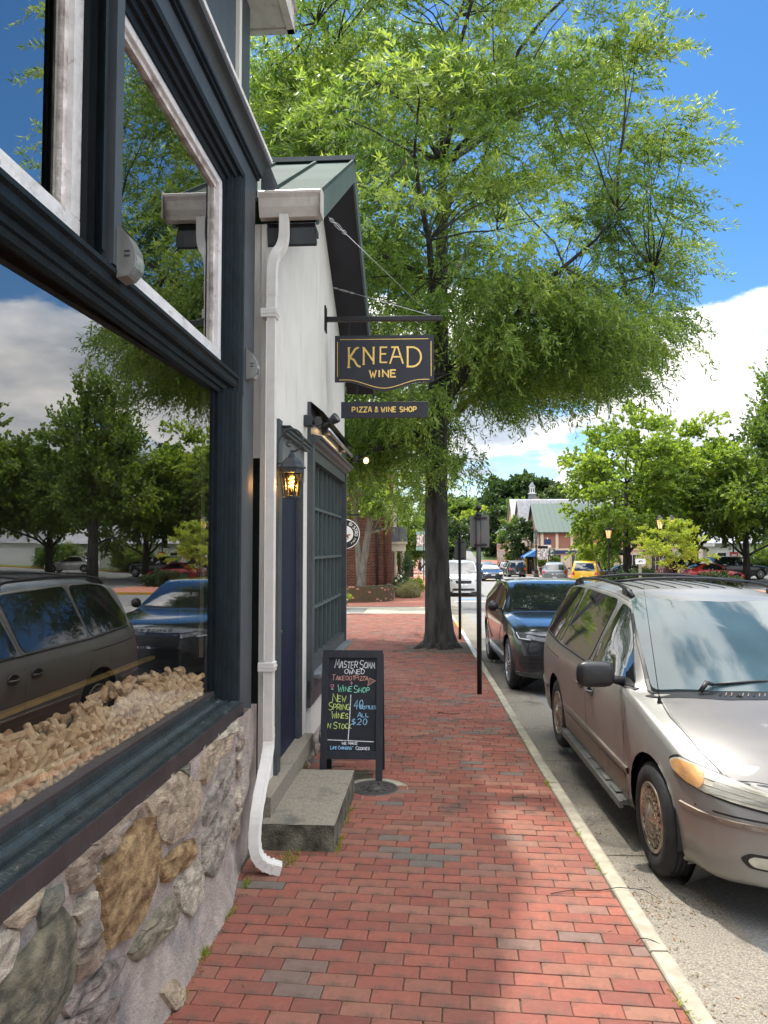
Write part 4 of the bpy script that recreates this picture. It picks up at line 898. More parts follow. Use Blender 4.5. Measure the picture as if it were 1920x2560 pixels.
# ================================================================ stroke lettering
def A_(cx, cy, rx, ry, a0, a1, k=10): return [(cx+rx*math.cos(R(a0+(a1-a0)*i/k)), cy+ry*math.sin(R(a0+(a1-a0)*i/k))) for i in range(k+1)]
GL = {
 'A': [[(0, 0), (.42, 1), (.62, 1), (1, 0)], [(.16, .34), (.84, .34)]], 'B': [[(0, 0), (0, 1)], [(0, 1)]+A_(.45, .77, .38, .23, 90, -90)+[(0, .54)], [(0, .54)]+A_(.45, .27, .48, .27, 90, -90)+[(0, 0)]],
 'C': [A_(.55, .5, .5, .5, 50, 310, 14)], 'D': [[(0, 0), (0, 1)], [(0, 1)]+A_(.35, .5, .6, .5, 90, -90, 14)+[(0, 0)]],
 'E': [[(.9, 1), (0, 1), (0, 0), (.9, 0)], [(0, .52), (.75, .52)]], 'F': [[(.9, 1), (0, 1), (0, 0)], [(0, .52), (.75, .52)]],
 'G': [A_(.5, .5, .5, .5, 50, 300, 14)+[(.95, .1), (.95, .45), (.6, .45)]], 'H': [[(0, 0), (0, 1)], [(1, 0), (1, 1)], [(0, .5), (1, .5)]],
 'I': [[(.2, 0), (.2, 1)]], 'K': [[(0, 0), (0, 1)], [(.9, 1), (.05, .48), (.95, 0)]], 'L': [[(0, 1), (0, 0), (.85, 0)]],
 'M': [[(0, 0), (.18, 1), (.5, .3), (.82, 1), (1, 0)]], 'N': [[(0, 0), (0, 1), (1, 0), (1, 1)]], 'O': [A_(.5, .5, .5, .5, 90, 450, 18)],
 'P': [[(0, 0), (0, 1)], [(0, 1)]+A_(.5, .73, .4, .27, 90, -90)+[(0, .46)]], 'R': [[(0, 0), (0, 1)], [(0, 1)]+A_(.5, .73, .4, .27, 90, -90)+[(0, .46)], [(.42, .46), (.95, 0)]],
 'S': [A_(.5, .75, .42, .25, 30, 270, 9)+A_(.5, .25, .45, .25, 90, -150, 9)], 'T': [[(0, 1), (1, 1)], [(.5, 1), (.5, 0)]], 'U': [[(0, 1), (0, .35)]+A_(.5, .35, .5, .35, 180, 360, 8)+[(1, 1)]],
 'V': [[(0, 1), (.5, 0), (1, 1)]], 'W': [[(-.08, 1), (.24, 0), (.5, .62), (.76, 0), (1.08, 1)]], 'Z': [[(0, 1), (1, 1), (0, 0), (1, 0)]],
 '&': [[(.95, 0), (.25, .72)]+A_(.45, .8, .2, .2, 200, -20, 6)+[(.1, .35)]+A_(.38, .25, .32, .25, 150, 330, 8)+[(.9, .45)]],
 '4': [[(.65, 0), (.65, 1), (0, .35), (.95, .35)]], '0': [A_(.5, .5, .42, .5, 90, 450, 16)], '2': [A_(.5, .7, .42, .3, 160, -20, 8)+[(.05, 0), (.95, 0)]],
 '$': [A_(.5, .7, .38, .2, 30, 270, 8)+A_(.5, .3, .4, .2, 90, -150, 8), [(.5, -.1), (.5, 1.1)]], '+': [[(.5, .1), (.5, .9)], [(.1, .5), (.9, .5)]], '"': [[(.3, .8), (.3, 1)], [(.6, .8), (.6, 1)]], 'Y': [[(0, 1), (.5, .5), (1, 1)], [(.5, .5), (.5, 0)]]}
LAY = [0]
def ribbon(mb, pts, w, f, thick, mi=0):
    """flat raised stroke; f(u,v,h) maps sheet coordinates and height above the sheet to a point"""
    LAY[0] += 1; h1 = thick+.00004*(LAY[0] % 7); n = len(pts); Lp = []; closed = math.dist(pts[0], pts[-1]) < 1e-6
    for i in range(n):
        a = pts[i-1] if i else (pts[-2] if closed else pts[0]); b = pts[i+1] if i < n-1 else (pts[1] if closed else pts[-1]); p = pts[i]
        def unit(q, r):
            d = (r[0]-q[0], r[1]-q[1]); l = math.hypot(*d) or 1; return (d[0]/l, d[1]/l)
        d1 = unit(a, p) if a != p else unit(p, b); d2 = unit(p, b) if b != p else d1
        nx, ny = -(d1[1]+d2[1]), d1[0]+d2[0]; l = math.hypot(nx, ny) or 1; nx /= l; ny /= l
        k = min(2.2, 1/max(.3, nx*-d1[1]+ny*d1[0])); Lp.append((p[0]+nx*w/2*k, p[1]+ny*w/2*k, p[0]-nx*w/2*k, p[1]-ny*w/2*k))
    V = []
    for a, b, c, d in Lp: V += [f(a, b, 0), f(a, b, h1), f(c, d, h1), f(c, d, 0)]
    F = []
    for i in range(n-1): q = 4*i; F += [(q+1, q+2, q+6, q+5), (q, q+1, q+5, q+4), (q+2, q+3, q+7, q+6)]
    if not closed: F += [(0, 3, 2, 1), (4*n-4, 4*n-3, 4*n-2, 4*n-1)]
    mb.add(V, F, mi)
def text(mb, txt, u, v, h, w, f, sw_=.1, sp=.28, thick=.002, jit=0., slant=0., small=.0, mi=0, spacew=.5):
    """draw txt from (u,v) baseline; h cap height, w glyph width; returns end u"""
    for k, ch in enumerate(txt):
        if ch == ' ': u += w*spacew; continue
        up = (not small) or ch.isupper() or not ch.isalpha(); hh = h if up else h*small; ww = w if up else w*small
        g = GL.get(ch.upper()); narrow = .4 if ch.upper() in 'I"' else 1
        jr = random.uniform(-jit, jit)*h; 
        for st in g: ribbon(mb, [(u+(x_*narrow if ch.upper() == 'I' else x_)*ww+(y_*slant*hh)+random.uniform(-jit, jit)*ww*.5, v+jr+y_*hh+random.uniform(-jit, jit)*hh*.5) for x_, y_ in st] if jit else [(u+x_*ww+y_*slant*hh, v+y_*hh) for x_, y_ in st], sw_, f, thick, mi)
        u += ww*narrow+w*sp
    return u
def textw(txt, w, sp=.28, small=0, spacew=.5):
    t_ = 0
    for ch in txt:
        if ch == ' ': t_ += w*spacew; continue
        up = (not small) or ch.isupper() or not ch.isalpha(); t_ += (w if up else w*small)*(.4 if ch.upper() in 'I"' else 1)+w*sp
    return t_-w*sp
# ================================================================ HANGING SIGN
SY = 7.70; gx = -.886
def sgn(u, v, h): return (u, SY-.0125-h, v)
br = thing('sign_bracket', 'black steel arm projecting from the white wall holding the hanging sign', 'bracket', (0, 0, 0))
mb = MB(); mb.box(gx-.01, .312, SY-.02, SY+.02, 4.135, 4.185, bev=.003); mb.build('arm', 'metal_black', br)
mb = MB(); px, py = local(.0, 7.70); mb.box(px-.004, px+.012, SY-.07, SY+.07, 4.03, 4.29, bev=.002); mb.build('wall_plate', 'metal_black', br)
def chain(a, b, parent, n=5):
    mb = MB(); a = Vector(a); b = Vector(b)
    for i in range(n):
        p = a.lerp(b, (i+.5)/n); L = (b-a).length/n*.62; d = (b-a).normalized(); u = d.orthogonal().normalized(); 
        if i % 2: u = d.cross(u)
        mb.tube([p+d*L*math.cos(t_)+u*L*.45*math.sin(t_) for t_ in fr(0, 2*PI, 10)], .0022, 5, cap=False)
    mb.build('chain', 'metal_black', parent)
chain((-.64, SY, 4.135), (-.64, SY, 3.985), br); chain((.055, SY, 4.135), (.055, SY, 3.985), br)
# stay cables from the rake to the arm end
for nm, a in (('upper', local(.30, 5.82)+(4.39,)), ('lower', local(.02, 8.05)+(4.62,))):
    b = (.20, SY, 4.19); A = Vector(a); B = Vector(b); d = (B-A).normalized(); u = d.orthogonal().normalized()
    c = thing('stay_cable', 'thin steel cable with turnbuckle, '+('upper one running down from the roof edge' if nm == 'upper' else 'lower one running from the gable wall'), 'cable', (0, 0, 0), 0, 'stay cables of the hanging sign')
    mb = MB(); mb.tube([A, B], .0028, 6); mb.build('wire', 'steel', c)
    mb = MB(); p = A+d*.12
    for k, (o_, l_, r_) in enumerate(((.02, .03, .012), (.12, .06, .014), (.22, .03, .012))):
        q = A+d*(o_+.03); mb.tube([q+d*l_*math.cos(t_)+u*r_*math.sin(t_) for t_ in fr(0, 2*PI, 14)], .0032, 5, cap=False)
    mb.build('turnbuckle', 'steel', c)
s = thing('hanging_sign', 'navy hanging sign reading KNEAD WINE in gold with a curved bottom edge', 'sign', (0, 0, 0))
xl, xr, zt_, zs = -.788, .226, 3.985, 3.505
bot = [(xl, zs)]
for i in range(1, 24):
    u = i/24; k = sstep(.12, .5, u) if u < .5 else sstep(.12, .5, 1-u); bot.append((xl+(xr-xl)*u, zs-.095*k))
bot.append((xr, zs)); poly = bot+[(xr, zt_-.0), (xl, zt_-.0)]
mb = MB(); mb.prism(poly, 'y', SY-.0125, SY+.0125); mb.build('sign_board', 'sign_navy', s)
mb = MB(); g = mb
cxs = (xl+xr)/2; wd = xr-xl
ribbon(mb, [(xl+.055, zt_-.04), (xr-.055, zt_-.04)], .006, sgn, .002); ribbon(mb, [(xl+.028, zt_-.065), (xl+.028, zs+.055)], .007, sgn, .002); ribbon(mb, [(xr-.028, zt_-.065), (xr-.028, zs+.055)], .007, sgn, .002)
pts = []
for i in range(31):
    u = .045+.91*i/30; k = sstep(.12, .5, u) if u < .5 else sstep(.12, .5, 1-u); pts.append((xl+wd*u, zs+.022-.088*k))
ribbon(mb, pts, .007, sgn, .002); mb.build('gold_border', 'gold', s)
# KNEAD letters with flared strokes
mb = MB(); u0 = -.648; bz = 3.655; H = .205; T = .0035
def ltr(strokes, u, w, h, z, sw_): 
    for st in strokes: ribbon(mb, [(u+a*w, z+b*h) for a, b in st], sw_, sgn, T)
ltr([[(.02, 0), (.06, .5), (.02, 1)], [(.85, 1), (.62, .93), (.12, .50)], [(.12, .50), (.5, .38), (.78, .10), (1.08, .02)]], u0, .115, H, bz, .020)
ltr([[(-.08, 1), (.18, 1)], [(-.12, 0), (.18, 0)], [(.7, 1), (.95, 1)]], u0, .115, H, bz, .010)
ltr([[(.06, 0), (.06, .98)], [(.06, .98), (.94, .18)], [(.94, 0), (.94, .98)]], u0+.150, .115, H*.86, bz+.030, .018)
ltr([[(-.06, 0), (.18, 0)], [(-.06, 1), (.12, 1)], [(.84, 1), (1.06, 1)]], u0+.150, .115, H*.86, bz+.030, .009)
ltr([[(.1, 0), (.1, 1)], [(.02, 0), (1, 0)], [(.02, 1), (1, 1)], [(.1, .56), (.85, .56)]], u0+.320, .078, H*.76, bz+.050, .015)
ltr([[(0, 0), (.42, 1)], [(.42, 1), (.6, 1), (1.0, 0)], [(.1, 1), (.6, 1)], [(.2, .42), (.78, .42)]], u0+.425, .135, H*.84, bz+.034, .016)
ltr([[(.08, 0), (.08, 1)], [(0, 1)]+A_(.38, .5, .62, .5, 90, -90, 16)+[(0, 0)]], u0+.595, .148, H*.98, bz+.004, .018)
mb.build('lettering', 'gold', s)
mb = MB(); w_ = .058; tw = textw('WINE', w_, .42); text(mb, 'WINE', cxs-tw/2-.01, 3.555, .070, w_, sgn, .016, .42, T); mb.build('lettering', 'gold', s)
s2 = thing('hanging_sign', 'narrow navy sign board reading PIZZA & WINE SHOP below the larger sign', 'sign', (0, 0, 0))
mb = MB(); mb.box(-.722, .162, SY-.0125, SY+.0125, 3.135, 3.300, bev=.002); mb.build('sign_board', 'sign_navy', s2)
mb = MB(); w_ = .034; tw = textw('PIZZA & WINE SHOP', w_, .36, 0, .62); text(mb, 'PIZZA & WINE SHOP', -.28-tw/2, 3.195, .050, w_, sgn, .0105, .36, T, spacew=.62); mb.build('lettering', 'gold', s2)
chain((-.56, SY, 3.46), (-.56, SY, 3.30), s2, 4); chain((.0, SY, 3.46), (.0, SY, 3.30), s2, 4)
# ================================================================ CHALKBOARD A-FRAME
af = thing('chalkboard_sign', 'worn black wooden A-frame chalkboard listing wines, pizza and cookies', 'A-frame sign', (-.495, 6.40, -.0805), R(-1.0))
TILT = R(9.5)
Hh = 1.045
def afp(u, v, h):     # sheet coords: u across, v up the leaning face, h toward viewer
    return (u, -.165+v*math.sin(TILT)-h*math.cos(TILT), v*math.cos(TILT)+h*math.sin(-TILT)*-1*0+h*math.sin(TILT))
def afbox(mb, u0, u1, v0, v1, h0, h1, mi=0):
    P = [afp(u, v, h) for h in (h0, h1) for u, v in ((u0, v0), (u1, v0), (u1, v1), (u0, v1))]
    mb.add(P, [(0, 3, 2, 1), (4, 5, 6, 7), (0, 1, 5, 4), (1, 2, 6, 5), (2, 3, 7, 6), (3, 0, 4, 7)], mi)
HW = .255
mb = MB(); afbox(mb, -HW, -HW+.055, 0, Hh-.062, 0, .022); mb.build('leg', 'aframe_wood', af)
mb = MB(); afbox(mb, HW-.055, HW, 0, Hh-.062, 0, .022); mb.build('leg', 'aframe_wood', af)
mb = MB(); afbox(mb, -HW+.004, HW-.004, Hh-.062, Hh, -.002, .024); mb.build('top_rail', 'aframe_wood', af)
mb = MB(); afbox(mb, -HW+.055, HW-.055, .172, .234, 0, .020); mb.build('bottom_rail', 'aframe_wood', af)
mb = MB(); afbox(mb, -HW+.05, HW-.05, .23, Hh-.06, 0, .008); mb.build('chalk_panel', 'board_chalk', af)
# rear leaf
def afr(mb, u0, u1, v0, v1, h0, h1):
    P = []
    for h in (h0, h1):
        for u, v in ((u0, v0), (u1, v0), (u1, v1), (u0, v1)): p = afp(u, v, h); P.append((p[0], -p[1]+.02, p[2]))
    mb.add(P, [(0, 1, 2, 3), (7, 6, 5, 4), (4, 5, 1, 0), (5, 6, 2, 1), (6, 7, 3, 2), (7, 4, 0, 3)])
mb = MB(); afr(mb, -HW, -HW+.055, 0, Hh-.03, 0, .022); mb.build('rear_leg', 'aframe_wood', af)
mb = MB(); afr(mb, HW-.055, HW, 0, Hh-.03, 0, .022); mb.build('rear_leg', 'aframe_wood', af)
mb = MB(); afr(mb, -HW+.05, HW-.05, .26, Hh-.04, 0, .012); mb.build('rear_panel', 'board_chalk', af)
def chalk(txt, uc, v, h, w, col, sp=.25, small=.72, sw_=.0050, jit=.05, slant=.08):
    mb = MB(); tw = textw(txt, w, sp, small); f = lambda a, b, c: afp(a, b, c+.0085)
    text(mb, txt, uc-tw/2, v, h, w, f, sw_, sp, .0012, jit, slant, small); mb.build('chalk_lettering', 'chalk_'+col, af)
def cline(pts, col, sw_=.005):
    mb = MB(); ribbon(mb, pts, sw_, lambda a, b, c: afp(a, b, c+.0085), .0012); mb.build('chalk_line', 'chalk_'+col, af)
random.seed(4)
chalk('Master', -.055, .900, .074, .036, 'white', .16, .70); chalk('Somm', .118, .897, .068, .036, 'white', .16, .70)
chalk('OWNED', .015, .852, .036, .029, 'white', .18)
chalk('Takeoot', -.078, .800, .044, .029, 'salmon', .2, .74); chalk('Pizza', .072, .800, .042, .026, 'salmon', .15, .74)
cline([(.128, .757), (.138, .818), (.190, .797), (.128, .757)], 'salmon')
for k in range(3): cline([(.143+.012*k, .770+.006*k), (.146+.012*k, .811-.005*k)], 'salmon', .003)
chalk('+', -.01, .760, .032, .026, 'pink')
chalk('Wine', -.062, .708, .056, .036, 'green', .2, .7); chalk('Shop', .075, .702, .056, .036, 'green', .2, .7)
cline([(-.180, .763), (-.178, .746), (-.168, .740), (-.158, .746), (-.156, .763), (-.180, .763)], 'pink', .004); cline([(-.168, .740), (-.168, .726)], 'pink', .004); cline([(-.178, .726), (-.158, .726)], 'white', .004)
chalk('New', -.110, .627, .060, .036, 'lime', .2, .78); chalk('Spring', -.110, .560, .062, .036, 'lime', .15, .72)
chalk('Wines', -.100, .493, .056, .034, 'lime', .15, .70); chalk('In Stock', -.110, .412, .052, .033, 'lime', .18, .72)
cline([(-.012, .682), (-.018, .50), (-.028, .322)], 'white', .007); cline([(-.196, .322), (-.05, .318), (.182, .311)], 'white', .006)
chalk('40', .052, .568, .070, .034, 'blue', .18); chalk('Bottles', .132, .570, .030, .0195, 'blue', .15, .8, .0042)
chalk('All', .092, .505, .034, .030, 'blue', .2, .85); chalk('$20', .060, .445, .046, .036, 'blue', .3)
chalk('We Make', -.015, .287, .021, .020, 'white', .14, .82, .0042, .02)
chalk('"Life Changing"', -.085, .248, .026, .0155, 'blue', .12, .82, .0042, .02); chalk('Cookies', .092, .247, .026, .0185, 'white', .14, .8, .0045, .02)

# ================================================================ MANHOLE, POSTS, OAK
mh = thing('manhole_cover', 'round cast iron utility cover with raised hub beside the chalkboard sign', 'manhole cover', (-.30, 6.05, gz(0, 6.05)+.003))
mb = MB(); mb.lathe([(.0, .012), (.035, .014), (.05, .006), (.055, .0), (.155, .0), (.16, .004), (.185, .004), (.19, -.004), (.20, -.02)], 36); mb.build('cover', 'iron', mh)
mb = MB(); mb.lathe([(.055, .004), (.066, .009), (.072, .004)], 30); mb.lathe([(.13, .002), (.138, .006), (.146, .002)], 30)
for k in range(10): a = 2*PI*k/10; mb.box(.10*math.cos(a)-.012, .10*math.cos(a)+.012, .10*math.sin(a)-.008, .10*math.sin(a)+.008, .0, .007)
mb.build('raised_ring', 'iron', mh)
mb = MB(); mb.lathe([(.0, -.004), (.21, -.003), (.27, -.004), (.275, -.03)], 30, phase=.2)
mb.build('concrete_collar', 'concrete_kerb', mh)
def signpost(X, Y, top, label, w=.262, h=.43, zs=1.82, red=False):
    z0 = gz(X, Y); t = thing('sign_post', label, 'sign post', (X, Y, z0), 0, 'black sign posts seen from behind')
    H_ = top-z0
    mb = MB(); mb.tube([(0, 0, -.1), (0, 0, H_-.135)], .033, 14); mb.build('post', 'metal_black', t)
    mb = MB(); mb.lathe([(.034, H_-.16), (.040, H_-.15), (.041, H_-.125), (.036, H_-.12), (.038, H_-.108), (.034, H_-.10), (.014, H_-.092), (.014, H_-.085)]+[(.044*math.sin(a), H_-.044-.044*math.cos(a)) for a in fr(.35, PI, 10)], 18); mb.build('ball_finial', 'metal_black', t)
    zs_ = zs-z0; r = .025; P = []
    for cx, cz, a0 in ((w/2-r, h-r, 0), (-w/2+r, h-r, 90), (-w/2+r, r, 180), (w/2-r, r, 270)):
        for k in range(5): a = R(a0+22.5*k); P.append((cx+r*math.cos(a)+.018, zs_+cz+r*math.sin(a)))
    mb = MB(); mb.prism([(a, b) for a, b in P], 'y', .040, .043); mb.build('sign_plate', 'post_back', t)
    for dz in (.035, h-.035): mb = MB(); mb.box(-.055, .115, .030, .0395, zs_+dz-.014, zs_+dz+.014); mb.box(-.036, .036, -.036, .034, zs_+dz-.010, zs_+dz+.010); mb.build('clamp', 'metal_black', t)
    if red: mb = MB(); mb.tube([(.022, -.036, zs_+.20), (.012, -.040, zs_+.10), (-.004, -.038, zs_-.02)], .0022, 5); mb.build('red_tie', 'lens_red', t)
    return t
signpost(.893, 10.25, 2.395, 'nearer black sign post with ball finial and grey back of a sign, at the kerb', red=True)
signpost(1.065, 17.1, 2.19, 'farther slimmer-looking black sign post just behind the oak trunk', zs=1.55)
# ---------------------------------------------------------------- leaves and trees
def leaf_quads(P, D, Nn, Ln, Wd, fold=.0):
    """P base, D direction, Nn approx normal, lengths, widths -> V,F"""
    S = np.cross(D, Nn); S /= (np.linalg.norm(S, axis=1, keepdims=True)+1e-9)
    L = Ln[:, None]; Wv = Wd[:, None]; n = len(P)
    V = np.empty((n, 4, 3)); V[:, 0] = P; V[:, 1] = P+D*L*.45+S*Wv*.5; V[:, 2] = P+D*L; V[:, 3] = P+D*L*.45-S*Wv*.5
    return V.reshape(-1, 3), np.arange(4*n).reshape(n, 4)
def unit_rows(a): return a/(np.linalg.norm(a, axis=1, keepdims=True)+1e-9)
def sprays(C, Rd, rng, per, twigL, leavesper, leafL, leafW, droop=.25, flat=.5, spread=55, outward=None):
    """around each cluster centre C (n,3) radius Rd: per twigs, each leavesper leaves. returns V,F,rnd, twig segments"""
    n = len(C); T = np.repeat(C, per, 0); k = len(T)
    d = rng.normal(size=(k, 3)); d[:, 2] = d[:, 2]*flat-droop*.3
    if outward is not None: d = unit_rows(d)+np.repeat(outward, per, 0)*.9
    d = unit_rows(d); r = Rd*rng.random(k)**.6
    off = rng.normal(size=(k, 3))*np.array([1, 1, flat]); off = unit_rows(off)*(r*.75)[:, None]
    base = T+off; L = twigL*rng.uniform(.6, 1.25, k)
    j = np.tile(np.arange(leavesper), k); B = np.repeat(base, leavesper, 0); D = np.repeat(d, leavesper, 0); LL = np.repeat(L, leavesper)
    u = (j+rng.random(len(j))*.8)/leavesper
    P = B+D*(u*LL)[:, None]; P[:, 2] -= droop*(u**2)*LL
    Dd = D.copy(); Dd[:, 2] -= droop*u*1.2
    side = unit_rows(rng.normal(size=Dd.shape)); side = unit_rows(side-Dd*(side*Dd).sum(1)[:, None])
    sp = R(spread)*rng.uniform(.5, 1.1, len(j)); ld = unit_rows(Dd)*np.cos(sp)[:, None]+side*np.sin(sp)[:, None]
    nn = rng.normal(size=Dd.shape)*1.1+np.array([0, -.25, .55]); nn = unit_rows(nn)
    V, F = leaf_quads(P, ld, nn, leafL*rng.uniform(.6, 1.2, len(j)), leafW*rng.uniform(.7, 1.2, len(j)))
    clr = np.repeat(rng.normal(0, .20, n), per*leavesper)
    rnd = np.clip(rng.normal(.45, .20, len(j))+clr, 0, 1)
    return V, F, rnd, (base, base+d*L[:, None]-np.array([0, 0, 1])*(droop*L)[:, None])
def branch(mb, a, b, r0, r1, sag=.0, k=6, wob=.06, n=6, seed=0):
    a = Vector(a); b = Vector(b); L = (b-a).length; P = []
    for i in range(k+1):
        u = i/k; p = a.lerp(b, u); p.z += sag*L*4*u*(1-u)
        w = wob*L*math.sin(PI*u); p += Vector((noise.noise((seed, u*2.5, 1)), noise.noise((seed, u*2.5, 9)), noise.noise((seed, u*2.5, 17))*.6))*w*1.6
        P.append(p)
    mb.tube(P, [r0+(r1-r0)*(i/k) for i in range(k+1)], n); return P
def tree(name, label, base, trunk, crownC, mats, rng, clusterR, per, twigL, lp, leafL, leafW, nlimb=12, limbR=.12, droop=.25, flat=.5, cat='tree', group=None, twigs=True, outw=True, spread=55, extra=None):
    t = thing(name, label, cat, base, 0, group)
    mb = MB(); trunk(mb) if callable(trunk) else mb.tube(trunk[0], trunk[1], 14)
    bo = mb.build('trunk', mats[0], t)
    axis = [Vector(p) for p in (trunk[0] if not callable(trunk) else extra)]
    C = np.asarray(crownC, float); mbB = MB()
    # limbs: farthest-point sampling
    idx = [int(np.argmax(C[:, 2]))]; dist = np.linalg.norm(C-C[idx[0]], axis=1)
    while len(idx) < min(nlimb, len(C)): j = int(np.argmax(dist)); idx.append(j); dist = np.minimum(dist, np.linalg.norm(C-C[j], axis=1))
    nodes = []; zt0, zt1 = axis[0].z, axis[-1].z
    for q, j in enumerate(idx):
        tip = Vector(C[j]); hd = math.hypot(tip.x-axis[-1].x, tip.y-axis[-1].y)
        zz = max(axis[min(len(axis)-1, max(1, len(axis)//3))].z, min(zt1, tip.z-hd*.55))
        st = min(axis, key=lambda p: abs(p.z-zz)); f = (zt1-st.z)/(zt1-zt0+1e-6)
        P = branch(mbB, st, st.lerp(tip, .93), limbR*(.45+.55*f), limbR*.10, .05, 8, .10, 7, q*3.1+.5)
        nodes += P[2:]
    NA = np.array([tuple(p) for p in nodes])
    for j in range(len(C)):
        d = np.linalg.norm(NA-C[j], axis=1)+.35*np.maximum(0, NA[:, 2]-C[j, 2]); a = NA[int(np.argmin(d))]
        branch(mbB, a, C[j], limbR*.16, limbR*.04, .03, 4, .08, 4, j*.77)
    cen = np.array([axis[-1].x, axis[-1].y, C[:, 2].mean()-1.0]); ow = unit_rows(C-cen) if outw else None
    V, F, rnd, tw = sprays(C, clusterR, rng, per, twigL, lp, leafL, leafW, droop, flat, spread, ow)
    if twigs:
        step = 1 if len(tw[0]) < 9000 else 2
        for a, b in zip(tw[0][::step], tw[1][::step]): mbB.add(*tri(a, b, limbR*.030), 0, True)
    mbB.build('limbs', mats[0], t)
    link(npmesh('crown', V, F, rnd, [mats[1]]), 'crown', t)
    return t
def tri(a, b, r):
    a = Vector(a); b = Vector(b); d = (b-a).normalized(); u = d.orthogonal().normalized()*r; w = d.cross(u)
    return [a+u, a-u*.5+w*.87, a-u*.5-w*.87, b], [(0, 1, 3), (1, 2, 3), (2, 0, 3)]
def blobs(rng, n, c, r, shell=.55, zcut=None, lump=.18, seed=0., squash_low=True):
    out = []
    while len(out) < n:
        p = rng.normal(size=3); p /= np.linalg.norm(p); rad = shell+(1-shell)*rng.random()**.7
        q = p*rad*(1+lump*noise.noise((p[0]*2+seed, p[1]*2, p[2]*2))*2)
        P = np.array(c)+q*np.array(r)
        if zcut is not None and P[2] < zcut: continue
        out.append(P)
    return np.array(out)
rg = np.random.default_rng(11)
# --- the big willow oak by the kerb (base at X .56, Y 15.45)
ox, oy = .57, 15.45; oz = gz(ox, oy)
def oaktrunk(mb):
    P = [(0, 0, -.1), (-.01, 0, .0), (-.02, 0, .12), (-.03, 0, .35), (-.045, 0, .8), (-.06, .0, 1.6), (-.075, 0, 2.6), (-.07, .0, 3.6), (-.06, .02, 4.6), (0, .05, 6.), (.05, .1, 8.), (.1, .1, 10.5), (.1, .1, 12.5)]
    rr = [.46, .40, .33, .285, .255, .235, .225, .215, .205, .17, .12, .07, .03]
    n = 28; V = []
    for p, r in zip(P, rr):
        for j in range(n):
            a = 2*PI*j/n; flare = max(0, 1-p[2]/.7); q = r*(1+.10*flare*math.cos(5*a+1)+.05*noise.noise((math.cos(a)*3, math.sin(a)*3, p[2]*1.4)))+.012*abs(math.sin(a*9+p[2]*.8+2*noise.noise((a, p[2], 0))))
            V.append((p[0]+q*math.cos(a), p[1]+q*math.sin(a), p[2]))
    mb.add(V, [(i*n+j, i*n+(j+1) % n, (i+1)*n+(j+1) % n, (i+1)*n+j) for i in range(len(P)-1) for j in range(n)], 0, True)
oak_axis = [(-.07, 0, 3.2), (-.07, 0, 3.8), (-.06, 0, 4.6), (-.02, .02, 5.4), (0, .05, 6.2), (.05, .1, 7.4), (.07, .1, 8.6), (.1, .1, 10)]
C = []
def okp(px, pz, py): C.append((px-ox, py-oy, pz-oz))
a = blobs(rg, 700, (.10, .6, 9.3), (6.0, 5.6, 6.0), .45, 3.2, .25, 3.)
b = blobs(rg, 95, (2.8, -.4, 5.9), (2.6, 3.0, 1.3), .2, 3.6, .2, 8.)
c_ = blobs(rg, 26, (-1.6, .6, 4.7), (1.9, 2.2, 1.25), .2, 3.2, .2, 1.)
d_ = blobs(rg, 30, (-.2, -2.6, 7.0), (1.6, 1.4, 2.4), .2, None, .2, 5.)
e_ = blobs(rg, 26, (5.4, .2, 8.6), (1.1, 2.0, 2.8), .2, None, .2, 6.)
f_ = blobs(rg, 26, (-2.9, -.6, 9.0), (1.5, 2.0, 3.0), .2, None, .2, 2.)
g_ = blobs(rg, 40, (1.1, -.4, 4.5), (1.6, 1.6, .9), .2, None, .2, 2.)
C = np.vstack([a, b, c_, d_, e_, f_, g_])
# ragged outline: keep gaps
keep = np.array([noise.noise((p[0]*.30+2, p[1]*.30, p[2]*1.15+4.)) > -.21 for p in C]) & ~((np.abs(C[:, 0]) < .7) & (C[:, 1] < 0) & (C[:, 2] < 3.6))
C = C[keep]
C = C[~(C[:, 0] > 4.3+(C[:, 2]-6.2)*.75)]
C = C[~((C[:, 0] > .35) & (C[:, 0] < 4.4) & ((C[:, 2]+oz-1.8)/(15.45+C[:, 1]) < .205))]
C = C[~((C[:, 2] > 7.5) & (C[:, 0] > 5.2-(C[:, 2]-7.5)*.28))]
tree('oak_tree', 'large willow oak with dark straight trunk and feathery drooping leaves at the kerb', (ox, oy, oz), oaktrunk, C, ('bark', 'leaf_oak'), rg, .92, 26, .60, 27, .126, .030, nlimb=26, limbR=.125, droop=.38, flat=.26, extra=oak_axis, spread=60)
# tree pit
mb = MB(); V = []; n = 12
for j in range(n+1):
    for i in range(n+1):
        X = -.30+1.43*i/n; Y = 14.5+1.95*j/n; V.append((X, Y, gz(X, Y)-.006+.05*math.exp(-((X-.6)**2+(Y-15.45)**2)/.25)+.02*noise.noise((X*4, Y*4, 0))))
mb.add(V, [(j*(n+1)+i, j*(n+1)+i+1, (j+1)*(n+1)+i+1, (j+1)*(n+1)+i) for j in range(n) for i in range(n)], 0, True); mb.build('tree_pit_soil', 'soil', kind='structure')
mb = MB()
for a_, L_ in ((200, .75), (235, .6), (165, .55), (300, .5), (340, .45), (265, .5)):
    a_ = R(a_); L_ *= .42; P = [(ox+math.cos(a_)*r_, oy+math.sin(a_)*r_, gz(ox, oy)+.10*(1-u)-.01) for r_, u in ((.3, 0), (.3+L_*.35, .4), (.3+L_*.7, .75), (.3+L_, 1))]
    mb.tube(P, [.08, .06, .035, .012], 8)
mb.build('surface_root', 'bark', bpy.data.objects['oak_tree'], (-ox, -oy, -oz))
